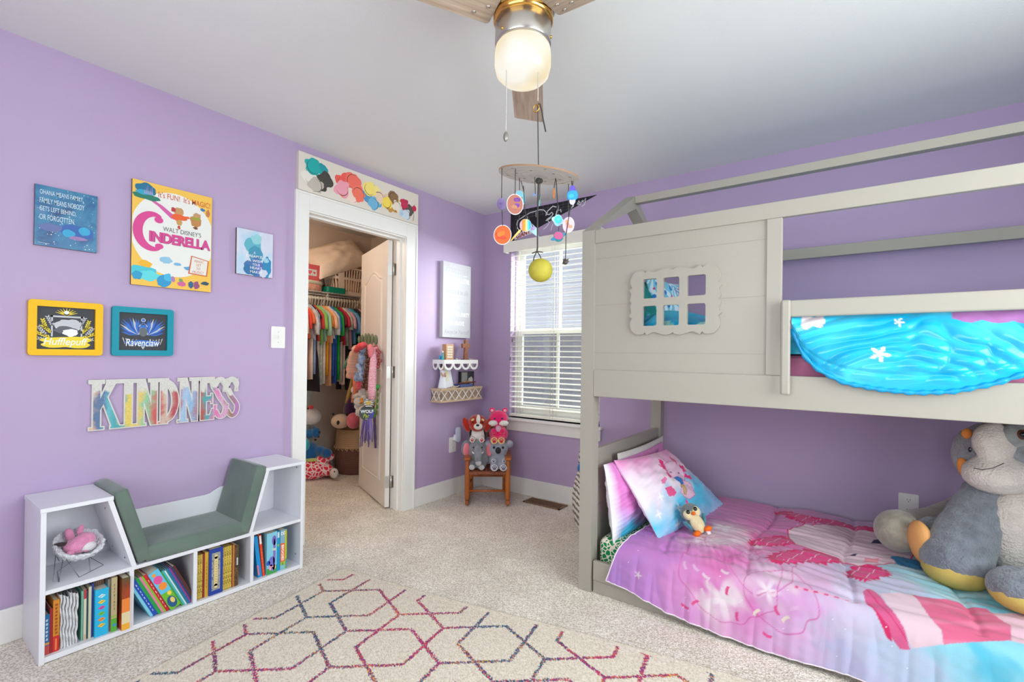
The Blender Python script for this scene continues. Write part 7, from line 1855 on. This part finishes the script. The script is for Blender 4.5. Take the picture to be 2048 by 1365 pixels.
OUT = [('pale cream child top on the far left of the closet rod', (226, 206, 180), None, None),
 ('coral red frilled child top with coral trousers, leftmost bright top', (232, 74, 62), None, (232, 74, 70)),
 ('deep orange child top tucked beside the coral red one', (226, 110, 60), None, None),
 ('white and grey printed child top with cream trousers', (216, 210, 206), (150, 150, 160), (226, 206, 184)),
 ('faded denim blue child top left of the lime green one', (140, 160, 190), (200, 206, 214), (140, 160, 200)),
 ('thin red child top between denim and lime', (206, 60, 60), None, (206, 190, 176)),
 ('lime green child top with striped white trousers', (140, 186, 90), None, ((214, 210, 190), (150, 170, 160))),
 ('light mint child top beside the lime green one', (160, 200, 170), None, (226, 216, 206)),
 ('orange and yellow printed child top with yellow trousers', (240, 170, 80), (236, 120, 50), (230, 160, 40)),
 ('peach child top right of the orange printed one', (240, 190, 150), None, (226, 170, 130)),
 ('white child top with royal blue trousers', (222, 222, 226), None, (40, 100, 190)),
 ('royal blue child top left of the kelly green one', (50, 120, 200), None, (40, 90, 180)),
 ('kelly green child top with bright green trousers, greenest in the closet', (20, 156, 70), None, (20, 180, 70)),
 ('dark maroon child top beside the kelly green one', (130, 40, 50), None, (200, 190, 180)),
 ('raspberry red long sleeved child top', (206, 40, 70), None, (226, 200, 190)),
 ('white child top with green cuffs right of the raspberry one', (222, 214, 204), (120, 190, 150), (30, 30, 34)),
 ('dusty pink child top in the middle right of the rod', (206, 160, 170), None, (24, 26, 32)),
 ('light blue child top left of the navy one', (110, 160, 210), None, (20, 80, 60)),
 ('turquoise child top beside the light blue one', (30, 160, 160), None, (16, 90, 60)),
 ('navy blue child top with dark trousers', (30, 38, 66), None, (18, 60, 46)),
 ('charcoal black child dress right of the navy top', (34, 34, 40), None, None),
 ('grey floral long child dress near the door leaf', (190, 184, 176), (206, 130, 130), None),
 ('red and black child top near the door leaf', (200, 40, 56), None, (30, 28, 34)),
 ('bright pink-red child top half hidden by the door leaf', (226, 60, 80), None, None),
 ('dark plum child top behind the door leaf', (80, 40, 70), None, None)]
rs = random.Random(11)
for i, (lb, c, pat, pn) in enumerate(OUT):
    y = -1.04 + i * .0305
    long_ = 'dress' in lb
    outfit(i, y, lb, c, pat, L=.62 if long_ else rs.uniform(.30, .40), wd=rs.uniform(.128, .152), sleeve=rs.uniform(.09, .20), pants=pn, pl=rs.uniform(.40, .50), tilt=rs.uniform(-.05, .05))
outfit(30, -.905, 'black child skirt hanging lowest under the colourful tops', (28, 26, 34), None, .46, .120, .05, (26, 22, 32), .42, .0, True)

# ------------------------------------------------------------------ closet shelf contents
peach = mat('peach_fleece', (222, 178, 150), .9, bump=.5, bscale=60)
t = thing('round_box', 'round patterned box with cream lid on the closet shelf', 'box', (-1.44, -.90, 1.75))
obj('body', MB().lathe([(1, 0), (1, .07)], galaxy_mat('floral_box_print', [(.38, (222, 200, 170)), (.48, (226, 110, 60)), (.55, (230, 206, 180)), (.62, (206, 60, 60)), (.7, (226, 210, 190))], 34), TR(-1.44, -.885, 1.752) @ SCL(.11, .165, 1), 40), t)
obj('lid', MB().lathe([(1, .0), (1, .026), (.97, .030), (0, .030)], mat('cream_box_lid', (214, 206, 176), .5), TR(-1.44, -.885, 1.815) @ SCL(.114, .170, 1), 40), t)
t = thing('heart_box', 'coral pink glitter box with white hearts panel standing on the round box', 'box', (-1.44, -.89, 1.846))
F = Fr((-1.37, -1.01, 1.8465), (0, 1, 0), (0, 0, 1), (1, 0, 0))
obj('body', MB().fbox(F, 0, .235, 0, .150, -.10, 0, mat('coral_glitter_card', (230, 96, 100), .5, bump=.3, bscale=200, var=.3, vscale=90)), t)
mb = MB(); mb.poly(F, [(.02, .045), (.205, .045), (.205, .105), (.02, .105)], flat((206, 214, 206)), E_)
def heart(u, v, s): return [(u + s * 16 * math.sin(a) ** 3 / 17, v + s * (13 * math.cos(a) - 5 * math.cos(2 * a) - 2 * math.cos(3 * a) - math.cos(4 * a)) / 17) for a in [2 * math.pi * k / 30 for k in range(30)]]
mb.poly(F, heart(.135, .077, .024), flat((230, 70, 90)), E_ * 2); mb.poly(F, heart(.135, .077, .015), flat((236, 110, 120)), E_ * 3); mb.poly(F, heart(.180, .074, .014), flat((230, 70, 90)), E_ * 2); mb.poly(F, heart(.065, .077, .020), flat((230, 70, 90)), E_ * 2)
obj('hearts_panel', mb, t)
obj('storage_case', MB().prism(Fr((-1.415, -.715, 1.753), (0, 1, 0), (-1, 0, 0)), rrect(0, .205, 0, .12, .02), 0, .055, mat('teal_plastic_case', (0, 130, 106), .3)) if False else MB().prism(Fr((-1.335, -.715, 1.753), (0, 1, 0), (-1, 0, 0), (0, 0, 1)), rrect(0, .205, 0, .12, .02), 0, .055, mat('teal_plastic_case', (0, 130, 106), .3)), None, 'teal plastic pencil case on the closet shelf before the laundry basket', 'case', bevel=.008, bseg=3)
obj('small_box', MB().box(-1.50, -1.45, -.725, -.665, 1.75, 1.835, mat('black_small_box', (40, 36, 36), .5)), None, 'small black box behind the teal case on the closet shelf', 'box')
obj('bottle', MB().lathe([(.018, 0), (.020, .01), (.020, .05), (.008, .065), (.008, .085)], mat('orange_red_bottle', (236, 70, 50), .3), TR(-1.475, -.625, 1.75), 16), None, 'small orange-red bottle behind the teal case', 'bottle')
t = thing('laundry_basket', 'cream plastic laundry basket of peach bedding on the closet shelf', 'laundry basket', (-1.46, -.44, 1.75))
lbm = mat('cream_plastic_basket', (224, 204, 184), .4)
LX0, LX1, LY0, LY1 = -1.575, -1.345, -.640, -.20
def lring(z, g): return [(p[0], p[1], z) for p in rrect(LX0 + g, LX1 - g, LY0 + g, LY1 - g, .05, 5)]
mb = MB(); mb.tube(lring(2.015, 0), .011, lbm, 8, closed=True)
obj('rim', mb, t)
b = MB(); r1, r2, r3 = lring(2.005, .003), lring(1.93, .010), lring(1.76, .028); n = len(r1)
per = []
def pt(r, s):
    L = [0]
    for i in range(n): L.append(L[-1] + (Vector(r[(i + 1) % n]) - Vector(r[i])).length)
    s = (s % 1) * L[-1]
    for i in range(n):
        if L[i + 1] >= s:
            k = (s - L[i]) / max(1e-6, L[i + 1] - L[i]); return Vector(r[i]).lerp(Vector(r[(i + 1) % n]), k)
N_ = 40
for i in range(N_):
    s0 = i / N_; w = .014 / 1.3 if i % 10 else .05 / 1.3
    for (ra, rb, ww) in ((r1, r2, w), (r2, r3, w)):
        q = [pt(ra, s0 - ww / 2), pt(ra, s0 + ww / 2), pt(rb, s0 + ww / 2), pt(rb, s0 - ww / 2)]
        b.add(q, [(0, 1, 2, 3)], lbm)
for r, rr2 in ((lring(1.925, .0105), lring(1.90, .013)), (lring(1.79, .025), lring(1.755, .029))):
    b.add([*r, *rr2], [(i, (i + 1) % n, n + (i + 1) % n, n + i) for i in range(n)], lbm)
b.add(lring(1.7545, .029), [tuple(range(n))], lbm)
obj('slotted_sides', b, t, solid=.003)
obj('blanket', MB().ell((-1.46, -.42, 1.84), (.085, .18, .08), peach).ell((-1.45, -.50, 1.88), (.075, .08, .07), peach), None, 'folded peach fleece blanket inside the slotted laundry basket', 'blanket', remesh=.012, disp=.012, dscale=.04)
obj('plush_toy', MB().ell((-1.46, -.36, 2.055), (.085, .10, .075), fur('tan_plush', (206, 160, 130), .2)), None, 'round tan plush on top of the laundry basket', 'plush toy')
pm = frameM((-1.44, -.55, 2.115), (.10, 1, .42), (-.55, 0, .8))
obj('pillow', MB().pillow(.60, .36, .24, mat('champagne_satin', (226, 206, 184), .35, bump=.35, bscale=16), pm, wr=.03, p=1.7), None, 'champagne satin pillow tilted on top of the closet shelf boxes', 'pillow')

# ------------------------------------------------------------------ closet floor
t = thing('storage_basket', 'two tone cream and brown rope basket full of plush on the closet floor', 'basket', (-1.30, -.385, 0))
cr = wave_mat('cream_rope_coil', (222, 190, 154), (176, 146, 116), 34, 'Z'); br_ = wave_mat('brown_rope_coil', (140, 106, 94), (92, 66, 60), 34, 'Z')
obj('lower_body', MB().lathe([(.185, .002), (.205, .05), (.212, .15), (.208, .255)], br_, TR(-1.30, -.385, 0), 48, caps=False).lathe([(0, .004), (.185, .003)], br_, TR(-1.30, -.385, 0), 48, caps=False), t)
obj('upper_body', MB().lathe([(.208, .255), (.200, .36), (.190, .43), (.182, .432), (.182, .42), (.19, .30)], cr, TR(-1.30, -.385, 0), 48, caps=False), t)
mb = MB()
for k in range(26):
    a = 2 * math.pi * k / 26; p = Vector((-1.30 + .213 * math.cos(a), -.385 + .213 * math.sin(a), .262)); p2 = Vector((-1.30 + .215 * math.cos(a + .16), -.385 + .215 * math.sin(a + .16), .236)); p3 = Vector((-1.30 + .214 * math.cos(a + .2), -.385 + .214 * math.sin(a + .2), .262))
    mb.tube([p, p2, p3], .005, cr, 5)
obj('fringe', mb, t)
def cplush(label, name, specs, m, extra=(), rm=0.0):
    mb = MB()
    for s in specs: mb.ell(s[0], s[1], m, s[2] if len(s) > 2 else None)
    if extra:
        t = thing(name, label, 'plush toy', tuple(specs[0][0]), 'plush animals on the closet floor')
        obj('body', mb, t, remesh=rm)
        for nm, sp, mm in extra:
            q = MB()
            for s in sp: q.ell(s[0], s[1], mm, s[2] if len(s) > 2 else None)
            obj(nm, q, t)
        return t
    return obj(name, mb, None, label, 'plush toy', 'plush animals on the closet floor', remesh=rm)
A = at
crf = fur('cream_panda_plush', (226, 200, 172), .12); dkf = fur('dark_spot_plush', (46, 36, 36), .1)
cplush('cream round plush with dark eye spots peeking over the two tone basket', 'plush_animal', [(A(681, 843, 4.50), (.085, .085, .068))], crf, [('eye_spot', [(A(676, 846, 4.415), (.018, .012, .022), RY(.4))], dkf), ('ear', [(A(666, 829, 4.47), .014)], dkf), ('ear', [(A(694, 829, 4.47), .016)], dkf)])
cplush('pink ball plush beside the cream one in the two tone basket', 'plush_animal', [(A(707, 842, 4.42), (.065, .065, .075))], fur('rose_pink_plush', (226, 110, 130), .15))
cplush('dark purple plush behind the pink ball in the two tone basket', 'plush_animal', [(A(700, 822, 4.58), (.07, .06, .10)), (A(700, 806, 4.58), (.035, .03, .05))], fur('dark_purple_plush', (72, 36, 84), .25), rm=.01)
gir = voronoi_mat('red_giraffe_patches', (222, 50, 76), (236, 206, 206), 26, .11)
wg = fur('white_giraffe_face', (226, 214, 206), .1)
gb = A(632, 938, 4.42); gh = A(664, 946, 4.38)
cplush('red and white giraffe patterned plush lying at the bottom of the closet heap', 'plush_animal', [(A(628, 937, 4.45), (.14, .16, .10)), (A(605, 932, 4.5), (.12, .12, .11)), (A(655, 941, 4.42), (.055, .055, .055)), (A(660, 914, 4.46), (.045, .04, .035)), (A(645, 918, 4.46), (.07, .06, .05))], gir, [('face', [(A(668, 947, 4.36), (.042, .036, .046))], wg), ('eye', [(A(669, 944, 4.325), .007)], blackp)], .010)
dbl = fur('cobalt_blue_plush', (28, 96, 160), .3); tqp = fur('turquoise_plush', (40, 176, 190), .15); lim = fur('lime_plush', (190, 206, 90), .1)
cplush('blue plush dragon with turquoise belly on top of the giraffe plush', 'plush_animal', [(A(618, 905, 4.48), (.11, .10, .10)), (A(640, 902, 4.44), (.07, .05, .045)), (A(653, 907, 4.41), (.052, .05, .048))], dbl, [('belly', [(A(606, 890, 4.42), (.08, .05, .075))], tqp), ('tail', [(A(622, 920, 4.40), (.07, .05, .014))], lim)], .010)
cplush('small blue plush with dark spikes between the dragon and the white hen', 'plush_animal', [(A(618, 868, 4.50), (.06, .05, .045)), (A(632, 866, 4.48), (.04, .04, .05)), (A(628, 857, 4.49), (.02, .02, .02))], fur('bright_blue_plush', (30, 110, 176), .3), [('spike', [(A(639, 865, 4.45), (.010, .010, .010))], dkf), ('spike', [(A(637, 874, 4.45), (.010, .010, .010))], dkf), ('spike', [(A(631, 880, 4.45), (.012, .012, .012))], dkf)], .008)
cplush('white round plush hen with red comb high on the closet heap', 'plush_animal', [(A(622, 834, 4.52), (.095, .09, .078))], fur('snow_white_plush', (222, 218, 216), .1), [('comb', [(A(622, 815, 4.50), (.030, .02, .020))], fur('red_comb', (226, 60, 60), .1)), ('eye', [(A(616, 818, 4.46), .008)], blackp)])
cplush('tall pale grey-green plush behind the hen at the closet wall', 'plush_animal', [(A(606, 786, 4.62), (.09, .08, .17)), (A(606, 830, 4.62), (.10, .08, .18)), (A(606, 890, 4.62), (.11, .09, .25))], fur('pale_sage_plush', (196, 202, 190), .1), rm=.015)

# ------------------------------------------------------------------ hanging on the closet door
_dn = DF.N; _do = DF.p(0, 0, DTH)
def dp(px, py, n=0.0):
    """point on the door face along a sight line, lifted n off the surface"""
    d = (_w + (px - 1024) / 952.289 * _r - (py - 707.3) / 952.289 * _u); k = ((_do + DF.N * n) - CAMP).dot(DF.N) / d.dot(DF.N)
    return CAMP + d * k
def duv(px, py):
    q = dp(px, py) - DF.o; return q.dot(DF.U), q.dot(DF.V)
DG = 'bows and keepsakes hanging on the closet door'
sage = mat('sage_green_leaf', (120, 136, 106), .7)
t = thing('hook_rack', 'sage green leaf shaped hook rack on the closet door', 'hook rack', tuple(dp(738, 690)))
for i, px in enumerate((718, 724, 731, 737, 744, 751)):
    q = dp(px, 680, .012)
    obj('leaf', MB().ell(q + Vector((0, 0, .0)), (.006, .036, (.036, .046, .056, .058, .050, .040)[i]), sage, RZ(ang) @ RZ(math.pi / 2) @ RX(.06 * (i - 2))), t)
u0, v0 = duv(737, 690)
obj('rail', MB().fbox(Fr(DF.p(u0, v0, DTH), DF.U, DF.V, DF.N), -.20, .20, -.012, .012, .0005, .012, mat('pale_rail', (206, 196, 180), .6)), t)
def ribbon(label, pts, w, m, n=.05, name='ribbon', flatk=.45):
    """gathered ribbon: a soft flattened tube hanging off the rack; w is its visible width"""
    mb = MB(); P = [dp(x, y, n) for x, y in pts]; k = len(P)
    ws = w if isinstance(w, list) else [w] * k
    fine = []; rs_ = []
    for i in range(k - 1):
        for j in range(4):
            t_ = j / 4; fine.append(P[i].lerp(P[i + 1], t_)); rs_.append((ws[i] * (1 - t_) + ws[i + 1] * t_) / 2)
    fine.append(P[-1]); rs_.append(ws[-1] / 2)
    mb.tube(fine, [r * (1 + .10 * math.sin(i * 2.3)) for i, r in enumerate(rs_)], m, 12)
    return obj(name, mb, None, label, 'ribbon', DG)
stripe = wave_mat('candy_stripe_ribbon', (236, 222, 206), (226, 110, 90), 30, 'Z', .6, 0, 0)
ribbon('candy striped wide hair bow hanging at the left of the hook rack', [(713, 696), (708, 712), (704, 735), (702, 755)], [.06, .085, .095, .085], stripe, .09)
ribbon('mint green ribbon end sticking out left of the striped bow', [(706, 704), (699, 715), (692, 728), (688, 736)], [.02, .03, .03, .02], flat((110, 190, 170)), .085)
ribbon('coral red hair bow at the top left of the hook rack', [(728, 690), (720, 694), (712, 702)], [.045, .06, .04], flat((232, 80, 90)), .11)
ribbon('orange coral ribbon under the striped bow', [(708, 752), (710, 770), (710, 790)], [.03, .035, .025], flat((226, 120, 90)), .08)
gold = mat('gold_ribbon', (190, 160, 90), .4, .3); ribbon('long gold ribbon slanting down at the left of the door bundle', [(706, 745), (702, 770), (697, 790), (692, 806)], [.02, .026, .03, .018], gold, .085)
ribbon('peach ribbon beside the gold ribbon', [(711, 757), (708, 780), (704, 805)], [.02, .028, .02], flat((226, 150, 120)), .075)
def fluff(label, pts, r, m, name='scrunchie', sd=1, j=.02, n=.09, cat='hair accessory'):
    mb = MB(); q = random.Random(sd)
    for x, y in pts:
        p = dp(x, y, n); mb.ell(p + Vector((q.uniform(-j, j), q.uniform(-j, j), q.uniform(-j, j))) * .6, (r * q.uniform(.7, 1.2), r * q.uniform(.7, 1.1), r * q.uniform(.7, 1.2)), m, None, 10, 8)
    return obj(name, mb, None, label, cat, DG, remesh=.006, disp=.012, dscale=.012)
fluff('denim blue tulle hair bow in the middle of the door bundle', [(726, 700), (723, 710), (725, 720), (721, 730), (724, 740), (719, 748), (724, 756), (718, 758)], .036, galaxy_mat('blue_tulle', [(.35, (80, 110, 170)), (.5, (170, 190, 220)), (.65, (90, 130, 190))], 40))
fluff('hot coral scrunchie at the lower middle of the door bundle', [(718, 763), (719, 770), (716, 776)], .024, fur('coral_scrunchie', (240, 90, 110), .2), sd=3)
beadb = mat('brown_bead', (96, 56, 46), .35)
def beads(label, pts, r, m, n=.09):
    mb = MB(); P = [dp(x, y, n) for x, y in pts]; q = random.Random(int(pts[0][0]))
    for a, b in zip(P[:-1], P[1:]):
        k = max(1, int((b - a).length / (r * 1.5)))
        for i in range(k): mb.ell(a.lerp(b, i / k) + Vector((q.uniform(-1, 1), q.uniform(-1, 1), 0)) * r * .6, r * q.uniform(.8, 1.15), m, None, 8, 6)
    return obj('bead_garland', mb, None, label, 'beads', DG)
beads('dark brown bead garland left of the pink braid on the door', [(738, 694), (733, 715), (731, 740), (728, 765), (727, 782)], .017, beadb)
beads('dark brown bead strand looping beside the first garland', [(739, 694), (739, 715), (738, 740), (735, 765), (733, 784)], .016, beadb, .075)
beads('short red-brown bead strand at the right of the pink braid', [(753, 694), (758, 705), (758, 722), (755, 740)], .014, mat('rosy_bead', (150, 70, 70), .35), .04)
ribbon('rosy pink ribbon between the bead garlands and the braid', [(740, 692), (742, 700), (741, 715)], [.04, .05, .03], flat((222, 120, 130)), .10)
brd = wave_mat('pink_white_braid', (244, 214, 222), (216, 84, 116), 36, 'Z', .8, .5, 3)
obj('braid', MB().tube([dp(747, 696, .07), dp(747, 720, .08), dp(745, 750, .08), dp(744, 780, .08), dp(743, 799, .08)], [.018, .026, .029, .032, .026], brd, 12), None, 'thick pink and white braid hanging down the closet door', 'braid', DG)
obj('braid', MB().tube([dp(752, 695, .05), dp(753, 715, .05), dp(752, 732, .05)], [.018, .024, .016], mat('pink_gingham', (236, 140, 160), .7), 10), None, 'short pink loop beside the thick braid on the door', 'braid', DG)
fluff('white fluffy tulle pompom with sparkle on the lower door bundle', [(712, 782), (716, 788), (722, 784), (713, 797), (720, 802), (727, 798), (716, 812), (722, 820), (718, 828)], .036, fur('white_tulle', (220, 214, 208), .1), 'pompom', 7, .03, .06)
fluff('small orange fabric flower on the white pompom', [(723, 800), (722, 808), (725, 804)], .014, fur('orange_flower', (240, 150, 40), .2), 'fabric_flower', 5, .008, .11)
fluff('small teal felt piece under the white pompom', [(708, 808), (710, 813)], .013, fur('teal_felt_piece', (0, 150, 150), .2), 'felt_piece', 6, .006, .08)
leafg = mat('green_leaf_garland', (70, 130, 50), .6)
mb = MB(); P = [dp(753, 772, .03), dp(755, 790, .03), dp(753, 810, .03), dp(751, 832, .03)]; mb.tube(P, .003, leafg, 6)
for i in range(11):
    p = P[0].lerp(P[-1], i / 10); mb.ell(p + right * .011 * (1 if i % 2 else -1), (.012, .004, .017), leafg if i % 3 else mat('olive_leaf', (120, 120, 60), .6), None, 8, 6)
mb.ell(dp(753, 774, .05), (.030, .008, .016), mat('bright_leaf', (40, 150, 60), .6), RZ(.5) @ RY(-.3), 10, 6)
obj('leaf_garland', mb, None, 'green leaf garland at the right of the door bundle', 'garland', DG)
# the badge hangs free and turns towards the room
t = thing('spirit_badge', 'round dark spirit badge lettered WOLF with purple streamers on the door', 'badge', tuple(dp(734, 827, .09)), DG)
bc = dp(734, 827, .09); bN = (Vector((CAMP.x, CAMP.y, 0)) - Vector((bc.x, bc.y, 0))).normalized()
bU = Vector((0, 0, 1)).cross(bN)
F = Fr(bc, bU, (0, 0, 1), bN)
mb = MB(); r = .058; mb.prism(F, arc(0, 0, r, 0, 360, 40)[:-1], -.006, 0, flat((52, 66, 62), .4)); mb.poly(F, [(r * .2 + .0, -r * .97), (r * .75, -r * .6), (r * .97, 0), (r * .80, r * .5), (r * .35, r * .3), (r * .25, -r * .4)], flat((72, 62, 150)), E_)
mb.text(F, 'WOLF', wht, .0, .014, .098, .026, E_ * 3, .03); mb.text(F, 'Pac', flat((186, 206, 60)), -.006, -.020, .046, .028, E_ * 3, .005, .3); mb.poly(F, [(-.012, -.050), (.010, -.050), (.010, -.041), (-.012, -.041)], flat((150, 160, 150)), E_ * 2)
obj('badge', mb, t)
F2 = Fr(dp(737, 806, .10), bU, (0, 0, 1), bN); mb = MB(); mb.prism(F2, arc(0, 0, .036, 0, 360, 30)[:-1], -.004, 0, flat((30, 30, 34)))
for i in range(5): v = -.026 + i * .013; w_ = math.sqrt(.034 ** 2 - v * v); mb.poly(F2, [(-w_, v - .003), (w_, v - .003), (w_, v + .003), (-w_, v + .003)], wht, E_)
mb.poly(F2, blob(0, 0, .020, .018, 9, 24, .6), flat((190, 160, 70)), E_ * 3)
obj('medallion', mb, t)
pur = flat((110, 92, 176)); q = random.Random(6)
for i in range(11):
    x0_ = 727 + i * 1.5; x1_ = 719 + i * 2.5 + q.uniform(-2, 2); y1_ = 884 + q.uniform(-6, 14)
    mb = MB(); P = [dp(x0_, 838, .085), dp((x0_ + x1_) / 2 + q.uniform(-2, 2), 862, .07), dp(x1_, y1_, .06)]
    mb.tube(P, [.0055, .006, .0045], pur if i % 3 else flat((150, 136, 206)), 5); obj('streamer', mb, t)
ribbon('long dark purple ribbon right of the badge streamers', [(747, 812), (749, 840), (750, 870), (751, 897)], [.016, .020, .020, .016], flat((62, 36, 80)), .03)
# seen through the hinge gap
obj('handbag', MB().box(-.62, -.50, -.14, -.0205, 1.86, 2.16, mat('crimson_bag', (190, 20, 70), .6)), None, 'crimson bag seen in the gap behind the closet door hinges', 'bag', bevel=.02)
obj('coat', loft(MB(), [(-.62, -.075, 1.60, .06, .03), (-.62, -.075, 1.54, .16, .045), (-.62, -.075, 1.1, .17, .05), (-.62, -.078, .55, .19, .052)], mat('dark_brown_coat', (52, 40, 42), .8), 24, .01), None, 'dark coat seen in the gap between closet door and jamb', 'coat')
